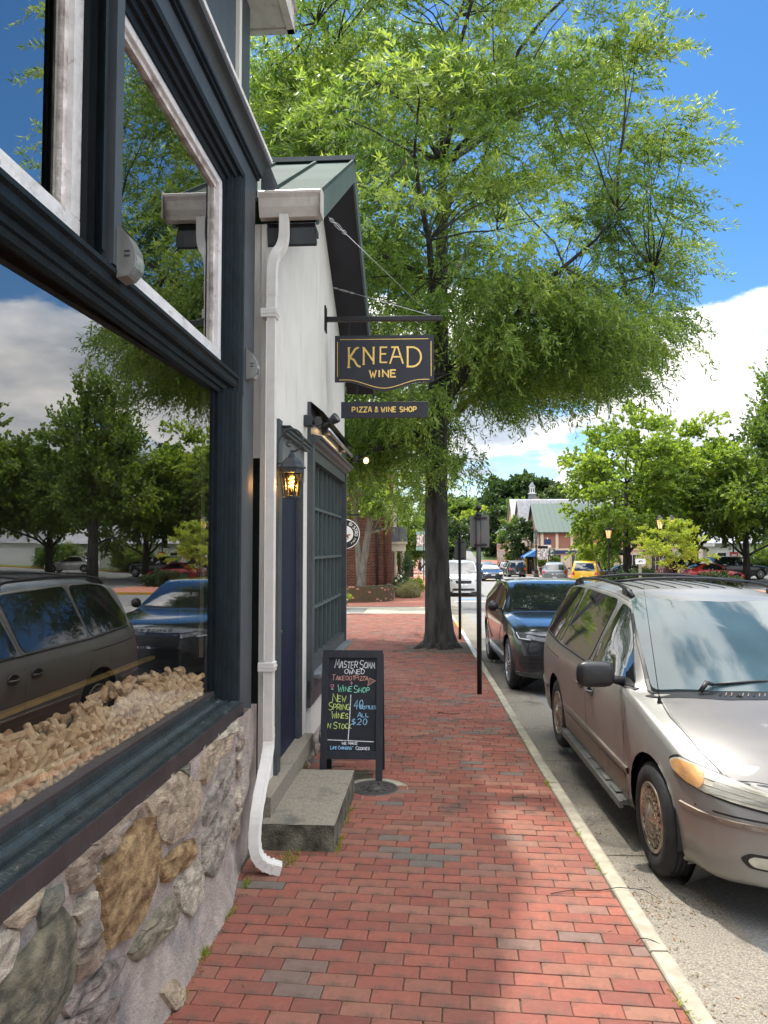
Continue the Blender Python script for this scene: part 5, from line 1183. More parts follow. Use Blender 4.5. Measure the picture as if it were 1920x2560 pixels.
# --- second oak on the same kerb behind the camera side? reflected only: not built
def simpletrunk(h, r, lean=0): return ([(0, 0, -.2), (lean*.2, 0, h*.3), (lean*.5, .05, h*.6), (lean, .0, h)], [r*1.25, r, r*.8, r*.45])
def treeat(px, Y, name, label, H, rx, mats, n=70, per=14, lp=10, leafL=.35, leafW=.22, cR=1.1, twL=.8, trunkh=.45, low=.25, seed=1, shell=.5, ry=None, rz=None, droop=.2, flat=.7, group='trees across the street', nl=9, X=None, z0=None, lump=.3):
    X = (px-1030)/1900*Y if X is None else X; z = gz(X, Y)-.15 if z0 is None else z0; rg_ = np.random.default_rng(seed)
    cz = H*(low+1)/2; rz = rz or H*(1-low)/2*.95; ry = ry or rx
    C = blobs(rg_, n, (0, 0, cz), (rx, ry, rz), shell, H*low*.8, lump, seed*1.7)
    return tree(name, label, (X, Y, z), simpletrunk(H*trunkh+.3*H*.5, max(.05, H*.022)), C, mats, rg_, cR, per, twL, lp, leafL, leafW, nlimb=nl, limbR=max(.03, H*.012), droop=droop, flat=flat, group=group, twigs=False, outw=True)
# maples and others at the right (labels by look and place)
G1 = 'leafy trees across the street'
treeat(1560, 56, 'maple_tree', 'broad yellow-green maple over the parked yellow car, left of the tall sparse tree', 12.4, 5.0, ('bark', 'leaf_maple'), 130, 18, 22, .22, .17, 1.15, .8, seed=2, low=.2, group=G1)
treeat(1725, 60, 'maple_tree', 'dense mid green maple behind the small bright tree', 12.2, 5.6, ('bark', 'leaf_maple'), 130, 18, 22, .23, .18, 1.2, .8, seed=3, low=.22, group=G1)
treeat(1850, 58, 'maple_tree', 'light green maple above the red car', 10.5, 4.8, ('bark', 'leaf_mid'), 110, 18, 20, .22, .17, 1.1, .8, seed=4, low=.28, group=G1)
treeat(1985, 50, 'young_tree', 'tall narrow tree with upright spiky top at the right edge', 15.5, 2.9, ('bark', 'leaf_mid'), 120, 14, 12, .28, .2, .8, .9, seed=5, low=.2, group=G1, droop=-.5)
treeat(2130, 62, 'maple_tree', 'shaded maple seen only in the window reflection, left of the tall narrow tree', 12, 5.8, ('bark', 'leaf_mid'), 120, 16, 12, .34, .26, 1.2, .8, seed=6, low=.2, group=G1)
treeat(2330, 60, 'maple_tree', 'broad tree seen only in the window reflection behind the white sedan', 13, 6.0, ('bark', 'leaf_mid'), 120, 16, 12, .34, .26, 1.2, .8, seed=7, low=.2, group=G1)
treeat(2560, 52, 'maple_tree', 'tree at the left edge of the window reflection', 12, 5.5, ('bark', 'leaf_dark'), 100, 16, 12, .34, .26, 1.2, .8, seed=17, low=.2, group=G1)
treeat(1760, 84, 'dark_tree', 'dark green tree standing behind the maples', 14, 7.5, ('bark', 'leaf_dark'), 110, 16, 10, .5, .36, 1.6, 1.0, seed=8, low=.1, group=G1)
treeat(1980, 86, 'dark_tree', 'dark green tree behind the white house', 13.5, 7.5, ('bark', 'leaf_dark'), 110, 16, 10, .5, .36, 1.6, 1.0, seed=9, low=.1, group=G1)
treeat(2250, 88, 'dark_tree', 'dark tree mass seen only in the window reflection', 13.5, 8.5, ('bark', 'leaf_dark'), 110, 16, 10, .5, .36, 1.6, 1.0, seed=19, low=.1, group=G1)
# small bright yellow-green tree on the island
treeat(1668, 43, 'small_tree', 'small bright yellow-green tree with layered branches on the traffic island', 4.1, 1.85, ('bark', 'leaf_yellow'), 70, 14, 14, .10, .06, .34, .36, seed=12, low=.30, ry=1.6, group=None, nl=8, droop=.1, flat=.35)
treeat(1474, 66, 'small_tree', 'small green tree beside the yellow car', 3.6, 1.25, ('bark', 'leaf_yellow'), 40, 14, 10, .14, .09, .4, .4, seed=13, low=.15, group=None)
treeat(1505, 64, 'small_tree', 'small olive-green shrub-like tree right of the yellow car', 3.4, .9, ('bark', 'leaf_maple'), 36, 12, 10, .13, .08, .34, .36, seed=14, low=.12, group=None)
treeat(1318, 92, 'street_tree', 'round street tree with thin trunk on the brick pavement before the shops', 6.6, 2.5, ('bark', 'leaf_dark'), 70, 14, 10, .28, .2, .6, .6, seed=15, low=.34, group=None)
treeat(1277, 108, 'street_tree', 'young pale green street tree farther down the shop row', 8.0, 1.8, ('bark', 'leaf_mid'), 50, 12, 10, .32, .22, .6, .6, seed=16, low=.22, group=None)
# tree over the brick house at the left, forked pale trunks
rg2 = np.random.default_rng(31); fx, fy = -2.2, 32.6; fz = gz(fx, fy)
def fork(mb):
    mb.tube([(0, 0, -.1), (.0, 0, .5), (.08, 0, 1.5), (.18, .0, 2.0), (.36, 0, 3.2), (.42, 0, 4.2), (.5, 0, 5.5), (.6, 0, 7)], [.24, .20, .17, .155, .14, .12, .09, .04], 12)
    mb.tube([(.0, 0, .3), (-.06, .02, 1.4), (-.12, .05, 2.3), (-.20, .1, 3.2), (-.25, .1, 4.6), (-.5, .1, 6.5)], [.15, .15, .135, .12, .09, .04], 12)
    mb.tube([(.34, 0, 2.85), (.8, -.1, 2.98), (1.25, -.2, 3.15), (1.55, -.25, 3.5), (1.95, -.3, 3.85)], [.07, .055, .045, .035, .015], 8)
    mb.tube([(.25, 0, 2.6), (.75, .1, 3.4), (.95, .1, 4.2)], [.05, .04, .02], 8)
C = blobs(rg2, 120, (.2, -.2, 6.4), (3.6, 3.0, 3.1), .3, 3.7, .3, 4.); C = C[~((C[:, 0] > 1.2) & (C[:, 2] < 3.9))]
tree('forked_tree', 'tree with two pale forked trunks rising from the curved brick planter', (fx, fy, fz), fork, C, ('bark_pale', 'leaf_maple'), rg2, .7, 16, .5, 12, .15, .10, nlimb=12, limbR=.07, droop=.2, flat=.5, extra=[(.1, 0, 3.2), (.42, 0, 4.4), (.5, 0, 5.5), (.6, 0, 7)])
# far trees beyond the street
G2 = 'trees at the far end of the street'
treeat(1010, 95, 'green_tree', 'bright green tree behind the brick house corner, left of the oak trunk', 9.0, 4.6, ('bark', 'leaf_mid'), 90, 14, 10, .4, .3, 1.2, .8, seed=21, low=.1, group=G2, X=-1.6)
treeat(1060, 120, 'green_tree', 'low green tree with overhanging boughs above the distant sidewalk', 8, 4.2, ('bark', 'leaf_mid'), 80, 14, 10, .45, .32, 1.2, .8, seed=22, low=.2, group=G2, X=-1.2)
treeat(1115, 150, 'green_tree', 'dark leafy tree right behind the oak trunk at the street end', 8.0, 3.4, ('bark', 'leaf_dark'), 80, 14, 10, .6, .42, 1.4, 1., seed=23, low=.1, group=G2)
treeat(1150, 235, 'green_tree', 'large olive green tree left of the sign post at the street end', 10.5, 6.5, ('bark', 'leaf_mid'), 100, 14, 10, .85, .6, 2.2, 1.4, seed=24, low=.05, group=G2)
treeat(1182, 190, 'green_tree', 'bright lime green tree directly behind the near sign post', 8.6, 4.6, ('bark', 'leaf_yellow'), 80, 14, 10, .7, .5, 1.6, 1.1, seed=25, low=.05, group=G2)
treeat(1112, 290, 'green_tree', 'hazy dark green tree farthest left at the street end', 12, 8, ('bark', 'leaf_far'), 80, 14, 10, 1.1, .8, 2.5, 1.6, seed=26, low=.05, group=G2)
treeat(1232, 300, 'conifer_tree', 'dark pointed conifer right of the near sign post', 12.5, 4.2, ('bark', 'leaf_dark'), 80, 14, 10, 1.0, .6, 2.2, 1.4, seed=27, low=.05, group=G2)
treeat(1248, 205, 'green_tree', 'dark green tree left of the grey roofs', 6.8, 5.0, ('bark', 'leaf_dark'), 90, 14, 10, .8, .55, 2.0, 1.2, seed=28, low=.0, group=G2)
treeat(1310, 330, 'round_tree', 'great round dark green tree on the hill behind the cupola', 21, 15.5, ('bark', 'leaf_dark'), 170, 18, 11, 1.6, 1.1, 4.0, 2.2, seed=29, low=.12, group=G2, shell=.6, lump=.2)
treeat(1294, 230, 'green_tree', 'light green tree in front of the cupola building', 9.3, 7.5, ('bark', 'leaf_mid'), 100, 14, 10, .85, .6, 2.2, 1.4, seed=30, low=.1, group=G2)
treeat(1420, 300, 'green_tree', 'distant green tree right of the cupola', 14, 12, ('bark', 'leaf_far'), 100, 14, 10, 1.2, .8, 3, 1.6, seed=33, low=.05, group=G2)
treeat(1212, 172, 'green_tree', 'dark green tree standing low between the two sign posts', 8.5, 5.2, ('bark', 'leaf_dark'), 80, 14, 10, .7, .5, 1.6, 1.1, seed=34, low=.0, group=G2)
treeat(1243, 158, 'green_tree', 'dense dark green tree left of the farthest brick shop', 9.5, 3.6, ('bark', 'leaf_dark'), 80, 14, 10, .6, .45, 1.5, 1.0, seed=35, low=.0, group=G2)
# far wood on the horizon as one mass
rgw = np.random.default_rng(77); Cw = []
for k in range(240):
    X = rgw.uniform(-170, 330); Y = rgw.uniform(330, 460); Cw.append((X, Y, gz(X, Y)+rgw.uniform(1, 13)-(6 if abs(X) > 120 else 0)))
for k in range(260):
    Y = rgw.uniform(40, 330); X = rgw.uniform(110, 170)+Y*.2; Cw.append((X, Y, gz(X, Y)*0+rgw.uniform(0, 11)))
for k in range(120):
    Y = rgw.uniform(70, 330); X = -rgw.uniform(16, 40)-Y*.1; Cw.append((X, Y, gz(X, Y)+rgw.uniform(0, 8)))
V, F, rnd, tw = sprays(np.array(Cw), 5., rgw, 14, 2.2, 8, 2.0, 1.5, .2, .8, 60)
link(npmesh('far_wood', V, F, rnd, ['leaf_far']), 'far_wood', label='belt of green woodland closing the horizon', cat='woodland', kind='stuff')
# hedges and grasses
def bush(name, label, X, Y, rx, ry, rz, matn, seed, n=40, L=.08, Wd=.05, cat='bush', group=None, per=14, lp=12):
    rg_ = np.random.default_rng(seed); C = blobs(rg_, n, (0, 0, rz*.9), (rx, ry, rz), .55, 0.05, .1, seed); t = thing(name, label, cat, (X, Y, gz(X, Y)-.05), 0, group)
    V, F, rnd, tw = sprays(C, min(rx, rz)*.45, rg_, per, .22*max(.5, rz), lp, L, Wd, .0, .9, 60)
    link(npmesh('foliage', V, F, rnd, [matn]), 'foliage', t)
    mb = MB()
    for k in range(7): a_ = 2*PI*k/7; mb.tube([(0, 0, 0), (rx*.5*math.cos(a_), ry*.5*math.sin(a_), rz*1.1)], [.04, .015], 5)
    mb.build('stems', 'bark', t); return t
bush('hedge_bush', 'rounded clipped dark green bush on the island, left of the wooden post sign', 11.75, 43.0, .85, .8, .62, 'leaf_dark', 41, 60, group='clipped bushes on the traffic island')
bush('hedge_bush', 'wider clipped dark green bush by the wooden post sign on the island', 13.1, 43.6, 1.15, .9, .68, 'leaf_dark', 42, 80, group='clipped bushes on the traffic island')
bush('hedge_bush', 'clipped low bush near the red car, visible mainly in the reflection', 18.2, 46.5, 1.5, 1.1, .55, 'leaf_dark', 43, 90, group='clipped bushes on the traffic island')
bush('grass_clump', 'tall ornamental grass clump by the white house', 32.0, 70, 2.2, 1.0, 1.2, 'leaf_mid', 44, 60, .5, .05, cat='grass clump')
bush('grass_clump', 'tall ornamental grass clump seen in the window reflection', 40.5, 71, 2.6, 1.0, 1.2, 'leaf_mid', 45, 60, .5, .05, cat='grass clump')

# ================================================================ VEHICLES
def vehicle(name, label, cat, sp, loc, rz, group=None):
    """sp: dict of profile keys. local x across, y from front bumper (0) to rear, z up"""
    L = sp['L']; t0 = thing(name, label, cat, loc, rz, group)
    nose, tail = sp.get('nose', .3), sp.get('tail', .12); NT = sp.get('nt', 70)
    ts = sorted(set([round(v, 4) for v in list(np.linspace(0, L, NT))+[.02, .05, .09, L-.03, L-.07]]))
    def sec(t):
        w = interp(sp['half'], t); zt = interp(sp['top'], t); be = interp(sp['belt'], t); ew = interp(sp['edge'], t); dr = interp(sp['drop'], t); zb = interp(sp['bot'], t)
        ze = zt-dr; be = min(be, ze-.004); zm = zb+(be-zb)*.55
        return [(0, zb), (w*.86, zb), (w*.955, zb+.035), (w*.985, zb+(zm-zb)*.5), (w, zm), (w*.993, zm+(be-zm)*.6), (w*sp.get('beltw', .955), be), (ew+(w*sp.get('beltw', .955)-ew)*.5, be+(ze-be)*.52), (ew, ze), (ew*.93, ze+dr*.42), (ew*.70, zt-dr*.20), (ew*.35, zt-dr*.04), (0, zt)]
    V = []; K = None
    for t in ts:
        s_ = sec(t); P = []
        for i in range(len(s_)-1):
            p0, p1, p2, p3 = s_[max(0, i-1)], s_[i], s_[i+1], s_[min(len(s_)-1, i+2)]
            kk = 3 if 1 <= i <= 10 else 2
            for j in range(kk):
                u = j/kk; ten = .5 if i not in (0, 1, 5, 6, 7) else .25
                m1 = ((p2[0]-p0[0])*ten, (p2[1]-p0[1])*ten); m2 = ((p3[0]-p1[0])*ten, (p3[1]-p1[1])*ten)
                h00, h10, h01, h11 = 2*u**3-3*u*u+1, u**3-2*u*u+u, -2*u**3+3*u*u, u**3-u*u
                P.append((h00*p1[0]+h10*m1[0]+h01*p2[0]+h11*m2[0], h00*p1[1]+h10*m1[1]+h01*p2[1]+h11*m2[1]))
        P.append(s_[-1]); K = len(P)
        W_ = sp['W']/2
        fn = nose*(1-sstep(0, 2.3, t)); ft = tail*sstep(L-1.2, L, t)
        for sx in (-1, 1):
            for p in P: q = (p[0]/W_)**2; V.append((sx*p[0], t+(fn-ft)*q, p[1]))
    wy = sp['wheels']; wr = sp['wr']; ar = sp.get('arch', wr+.055)
    F = []; V = [list(v) for v in V]; inside = [False]*len(V)
    for i, v in enumerate(V):
        for c in wy:
            if abs(v[0]) > .5*W_ and math.hypot(v[1]-c, v[2]-wr) < ar: inside[i] = True
    for j in range(len(ts)-1):
        for s_ in range(2):
            o = j*2*K+s_*K; o2 = (j+1)*2*K+s_*K
            for i in range(K-1):
                f = (o+i, o+i+1, o2+i+1, o2+i) if s_ else (o+i, o2+i, o2+i+1, o+i+1)
                if all(inside[q] for q in f): continue
                F.append(f)
    used = set(q for f in F for q in f)
    for i in used:
        if inside[i]:
            v = V[i]; c = min(wy, key=lambda c: abs(v[1]-c)); d = math.hypot(v[1]-c, v[2]-wr) or 1e-3; k = ar/d; v[1] = c+(v[1]-c)*k; v[2] = wr+(v[2]-wr)*k
    mb = MB(); mb.add(V, F, 0, True)
    for j in (0, len(ts)-1):     # end caps: curved rows between the two halves
        o = j*2*K; nc = 10; CV = []; sgn_ = nose if j == 0 else -tail
        for i in range(K):
            a, b = V[o+i], V[o+K+i]
            for q in range(nc+1): x_ = a[0]+(b[0]-a[0])*q/nc; CV.append((x_, ts[j]+sgn_*(x_/W_)**2, a[2]))
        CF = [(i*(nc+1)+q, i*(nc+1)+q+1, (i+1)*(nc+1)+q+1, (i+1)*(nc+1)+q) for i in range(K-1) for q in range(nc)]
        mb.add(CV, CF if j == 0 else [f[::-1] for f in CF], 0, True)
    # arch lips turned inwards
    body = mb.mesh('body', [sp['paint']])
    import bmesh; bq = bmesh.new(); bq.from_mesh(body); bmesh.ops.remove_doubles(bq, verts=bq.verts, dist=.0015); bmesh.ops.recalc_face_normals(bq, faces=bq.faces); bq.to_mesh(body); bq.free(); bo = link(body, 'body', t0)
    bv = BVHTree.FromPolygons([Vector(v) for v in mb.v], [f for f in mb.f])
    AX = {'left': (Vector((0, 1, 0)), Vector((0, 0, 1)), Vector((1, 0, 0))), 'right': (Vector((0, 1, 0)), Vector((0, 0, 1)), Vector((-1, 0, 0))),
          'front': (Vector((1, 0, 0)), Vector((0, 0, 1)), Vector((0, 1, 0))), 'rear': (Vector((1, 0, 0)), Vector((0, 0, 1)), Vector((0, -1, 0))), 'top': (Vector((1, 0, 0)), Vector((0, 1, 0)), Vector((0, 0, -1)))}
    mid = Vector((0, L/2, .8))
    def cast(d, u, v, off):
        a, b, n = AX[d] if isinstance(d, str) else d
        o = a*u+b*v-n*8+(mid-a*mid.dot(a)-b*mid.dot(b)); h = bv.ray_cast(o, n)
        if h[0] is None:
            h = bv.find_nearest(o+n*6)
        p, nr = h[0], h[1]
        if nr.dot(n) > 0: nr = -nr
        return p+nr*off, nr
    def patch(nm, d, poly, m, off=.004, rings=(1, .8, .55, .28), parent=None, skirt=.012, seg=.09, lab=None, sm=True):
        fit = 'window' in nm or nm == 'windshield' or nm == 'windshield_trim'
        P = []; n0 = len(poly)
        for i in range(n0):
            a, b = poly[i], poly[(i+1) % n0]; k = max(1, int(math.dist(a, b)/seg))
            for j in range(k): P.append((a[0]+(b[0]-a[0])*j/k, a[1]+(b[1]-a[1])*j/k))
        cx = sum(p[0] for p in P)/len(P); cy = sum(p[1] for p in P)/len(P); n = len(P); V = []; F = []
        V += [cast(d, p[0], p[1], -skirt)[0] for p in P]
        V += [cast(d, p[0], p[1], off)[0] for p in P]
        for r_ in rings: V += [cast(d, cx+(p[0]-cx)*r_, cy+(p[1]-cy)*r_, off)[0] for p in P]
        V.append(cast(d, cx, cy, off)[0])
        if fit:      # smooth pane: quadratic surface through the cast points
            a_, b_, n_ = AX[d] if isinstance(d, str) else d; M1 = V[n:]
            U = np.array([((p.dot(a_)-cx), (p.dot(b_)-cy)) for p in M1]); D_ = np.array([p.dot(n_) for p in M1])
            Q_ = lambda U: np.stack([np.ones(len(U)), U[:, 0], U[:, 1], U[:, 0]**2, U[:, 0]*U[:, 1], U[:, 1]**2, U[:, 0]**2*U[:, 1], U[:, 0]*U[:, 1]**2, U[:, 0]**4], 1)
            co = np.linalg.lstsq(Q_(U), D_, rcond=None)[0]; fitd = Q_(U) @ co; res = np.clip((fitd-D_).max()+.001, 0, .03 if nm == 'windshield' else .014)
            for k_, p in enumerate(M1): V[n+k_] = p+n_*(fitd[k_]-D_[k_]-res)
        for k in [0]+list(range(2, len(rings)+1)):
            for i in range(n): a = k*n+i; b = k*n+(i+1) % n; F.append((a, b, b+n, a+n))
        k = len(rings)+1
        for i in range(n): F.append((k*n+i, k*n+(i+1) % n, (k+1)*n))
        mb = MB(); mb.add(V, F, 0, sm)
        me = mb.mesh(nm, [m])
        import bmesh; bm = bmesh.new(); bm.from_mesh(me); bmesh.ops.recalc_face_normals(bm, faces=bm.faces)
        ctr = cast(d, cx, cy, off)[1]; f0 = max(bm.faces, key=lambda f: len([1 for v in f.verts if v.index == len(V)-1]))
        if f0.normal.dot(ctr) < 0: bmesh.ops.reverse_faces(bm, faces=bm.faces)
        bm.to_mesh(me); bm.free()
        return link(me, nm, parent or t0, label=lab)
    def strip(nm, d, pts, w, m, off=.0015, h=.0, parent=None, seg=.08):
        Q = []
        for a, b in zip(pts[:-1], pts[1:]):
            k = max(1, int(math.dist(a, b)/seg)); Q += [(a[0]+(b[0]-a[0])*j/k, a[1]+(b[1]-a[1])*j/k) for j in range(k)]
        Q.append(pts[-1]); mb = MB(); V = []
        for i, p in enumerate(Q):
            a, b = Q[max(0, i-1)], Q[min(len(Q)-1, i+1)]; dx, dy = b[0]-a[0], b[1]-a[1]; l = math.hypot(dx, dy) or 1; nx, ny = -dy/l*w/2, dx/l*w/2
            V += [cast(d, p[0]+nx, p[1]+ny, -.002)[0], cast(d, p[0]+nx*.7, p[1]+ny*.7, off+h)[0], cast(d, p[0]-nx*.7, p[1]-ny*.7, off+h)[0], cast(d, p[0]-nx, p[1]-ny, -.002)[0]]
        mb.add(V, [(4*i+k, 4*i+k+1, 4*i+k+5, 4*i+k+4) for i in range(len(Q)-1) for k in range(3)], 0, False)
        return mb.build(nm, m, parent or t0)
    # underbody
    mb = MB(); mb.box(-W_*.72, W_*.72, .35, L-.35, sp['bot'][0][1]+.02, .62); mb.build('underbody', 'rubber', t0)
    for c in wy:
        for sx in (-1, 1):
            xa, xb = sx*(W_*.96-.26), sx*(W_*.96-.02); n_ = 18; V_ = []
            for a in fr(R(-8), R(188), n_): V_ += [(xa, c+ar*1.01*math.cos(a), wr+ar*1.01*math.sin(a)), (xb, c+ar*1.01*math.cos(a), wr+ar*1.01*math.sin(a))]
            mb = MB(); mb.add(V_, [(2*k, 2*k+2, 2*k+3, 2*k+1) for k in range(n_)]+[tuple(2*k for k in range(n_+1))]); mb.build('wheel_well', 'rubber', t0)
    # wheels
    tw = sp.get('tw', .21)
    for c in wy:
        for sx in (-1, 1):
            xo = sx*(W_-.025); wl = link(None, 'wheel', t0, (xo, c, wr)); 
            wl.rotation_euler = (0, 0, 0 if sx > 0 else PI)
            mb = MB(); rr = sp['rim']
            mb.lathe([(rr, -tw), (rr+.02, -tw), (wr-.03, -tw+.005), (wr-.006, -tw+.03), (wr, -tw+.05), (wr, -.05), (wr-.006, -.028), (wr-.03, -.006), (rr+.06, .002), (rr+.03, -.002), (rr+.012, -.012), (rr, -.02)], 40, axis='X')
            for g in (-.06, -.09, -.12, -.15): mb.lathe([(wr+.0015, g-.004), (wr+.0015, g+.004)], 40, axis='X', mi=1)
            mb.build('tyre', ['tyre', 'rubber'], wl)
            mb = MB(); mb.lathe([(rr+.004, -.010), (rr-.008, -.004), (rr-.02, -.018), (rr-.03, -.05), (.05, -.06), (0, -.06)], 40, axis='X', mi=1)
            mb.lathe([(rr+.006, -.016), (rr+.004, -.004), (rr-.012, -.002), (rr-.022, -.016), (rr-.024, -.04)], 40, axis='X')
            st = sp.get('spokes', 10)
            if st == 'lace':
                for r_, n_, tw_ in ((rr-.03, 24, .0),):
                    for k in range(n_):
                        for dd in (-.16, .16):
                            a = 2*PI*k/n_; b = a+dd; mb.beam((-.012, r_*math.cos(a), r_*math.sin(a)), (-.004, .078*math.cos(b*1.0+dd*2), .078*math.sin(b+dd*2)), .010, .007, up=(1, 0, 0))
                mb.lathe([(.125, -.014), (.122, -.003), (.112, -.001), (.109, -.014)], 30, axis='X'); mb.lathe([(.085, -.02), (.08, .0), (.045, .006), (.04, .012), (0, .014)], 24, axis='X')
            else:
                for k in range(st):
                    a = 2*PI*k/st; b = a+.10; mb.beam((-.012, (rr-.015)*math.cos(a), (rr-.015)*math.sin(a)), (-.010, .04*math.cos(a), .04*math.sin(a)), .035 if st < 8 else .022, .016, up=(1, 0, 0))
                mb.lathe([(.06, -.03), (.055, -.004), (.03, .0), (0, .002)], 20, axis='X')
            mb.build('rim', [sp.get('rimm', 'rim_silver'), 'rubber'], wl)
    return t0, patch, strip, cast, bo
def rounded(poly, r=.04, k=3):
    out = []; n = len(poly)
    for i in range(n):
        p, a, b = Vector(poly[i]), Vector(poly[i-1]), Vector(poly[(i+1) % n]); ra = min(r, (a-p).length*.45, (b-p).length*.45)
        s_ = p+(a-p).normalized()*ra; e = p+(b-p).normalized()*ra
        for j in range(k+1): u = j/k; q = s_*(1-u)**2+p*2*u*(1-u)+e*u*u; out.append((q.x, q.y))
    return out
# ---------------------------------------------------------------- champagne minivan
def zc(z): return z if z < 1.03 else 1.03+(z-1.03)*.90
VAN = dict(L=4.95, W=1.94, nose=.42, tail=.10, wheels=(.97, 3.82), wr=.335, arch=.385, rim=.205, tw=.215, spokes='lace', rimm='rim_worn', paint='paint_champagne', nt=90, beltw=.962,
  top=[(0, .60), (.03, .68), (.07, .735), (.14, .785), (.3, .86), (.6, .94), (.9, .995), (1.15, 1.04), (1.28, 1.06), (1.5, 1.20), (1.75, 1.375), (2.0, 1.535), (2.16, 1.62), (2.4, 1.672), (2.9, 1.715), (3.6, 1.72), (4.2, 1.69), (4.55, 1.63), (4.72, 1.54), (4.82, 1.30), (4.88, 1.05), (4.95, .62)],
  half=[(0, .70), (.04, .79), (.12, .86), (.35, .92), (.8, .955), (1.4, .97), (3.8, .97), (4.4, .955), (4.75, .92), (4.95, .86)],
  belt=[(0, .55), (.05, .64), (.14, .73), (.4, .83), (.8, .925), (1.2, .99), (1.5, 1.01), (2.2, 1.02), (4.5, 1.05), (4.8, 1.0), (4.95, .58)],
  edge=[(0, .55), (.1, .64), (.35, .72), (.8, .78), (1.2, .82), (1.5, .80), (1.8, .755), (2.16, .70), (2.6, .695), (4.3, .69), (4.7, .67), (4.95, .70)],
  drop=[(0, .03), (.3, .03), (1.2, .035), (1.6, .05), (2.16, .075), (3, .085), (4.4, .085), (4.8, .06), (4.95, .02)],
  bot=[(0, .27), (.12, .225), (.5, .22), (4.4, .23), (4.8, .26), (4.95, .31)])
vz = gz(1.6, 5)-.145
VAN['top'] = [(a, zc(b)) for a, b in VAN['top']]
van, vp, vs, vc, vb = vehicle('minivan', 'champagne minivan with worn lace wheels parked nearest along the kerb', 'minivan', VAN, (2.425, 3.90, vz), R(.6))
van.rotation_euler = (R(.72), 0, R(.6))
W2 = .97
wsh = [(-.80, 1.335), (-.40, 1.245), (0, 1.225), (.40, 1.245), (.80, 1.335), (.735, 1.85), (.665, 2.26), (.33, 2.13), (0, 2.10), (-.33, 2.13), (-.665, 2.26), (-.735, 1.85)]
wr_ = rounded(wsh, .06); vs('windshield_trim', 'top', wr_+[wr_[0]], .045, 'rubber', .006)
vp('windshield', 'top', rounded(wsh, .06), 'windshield', .007, rings=(1, .85, .7, .55, .4, .2))
cowl = vp('cowl', 'top', rounded([(-.86, 1.345), (-.78, 1.24), (-.40, 1.11), (0, 1.09), (.40, 1.11), (.78, 1.24), (.86, 1.345), (.40, 1.235), (0, 1.215), (-.40, 1.235)], .03), 'plastic_black', .005, rings=(1, .8, .5))
for k in range(26):
    u = -.42+.0336*k; a = vc('top', u, 1.130+.05*(abs(u)/.45)**2, .009)[0]; b = vc('top', u+.03, 1.185+.05*(abs(u)/.45)**2, .009)[0]
    mb = MB(); mb.beam(a, b, .006, .006); mb.build('cowl_slat', 'clad_champagne' if k % 3 else 'plastic_black', van)
# hood (separate weathered panel, base colour darkened against the sun's glare) and seams
hoodp = [(-.775, 1.235), (-.79, 1.00), (-.76, .60), (-.70, .36), (-.50, .225), (-.25, .165), (0, .15), (.25, .165), (.50, .225), (.70, .36), (.76, .60), (.79, 1.0), (.775, 1.235), (.40, 1.10), (0, 1.08), (-.40, 1.10)]
for s_ in (-1, 1): vs('hood_seam', 'top', [(s_*.785, 1.25), (s_*.80, 1.0), (s_*.77, .60), (s_*.71, .35)], .012, 'rubber', .002)
vs('hood_seam', 'top', [(-.71, .35), (-.50, .213), (-.25, .152), (0, .137), (.25, .152), (.50, .213), (.71, .35)], .012, 'rubber', .002)
vp('hood', 'top', hoodp, 'hood_champagne', .0045, rings=(1, .97, .85, .7, .5, .25))
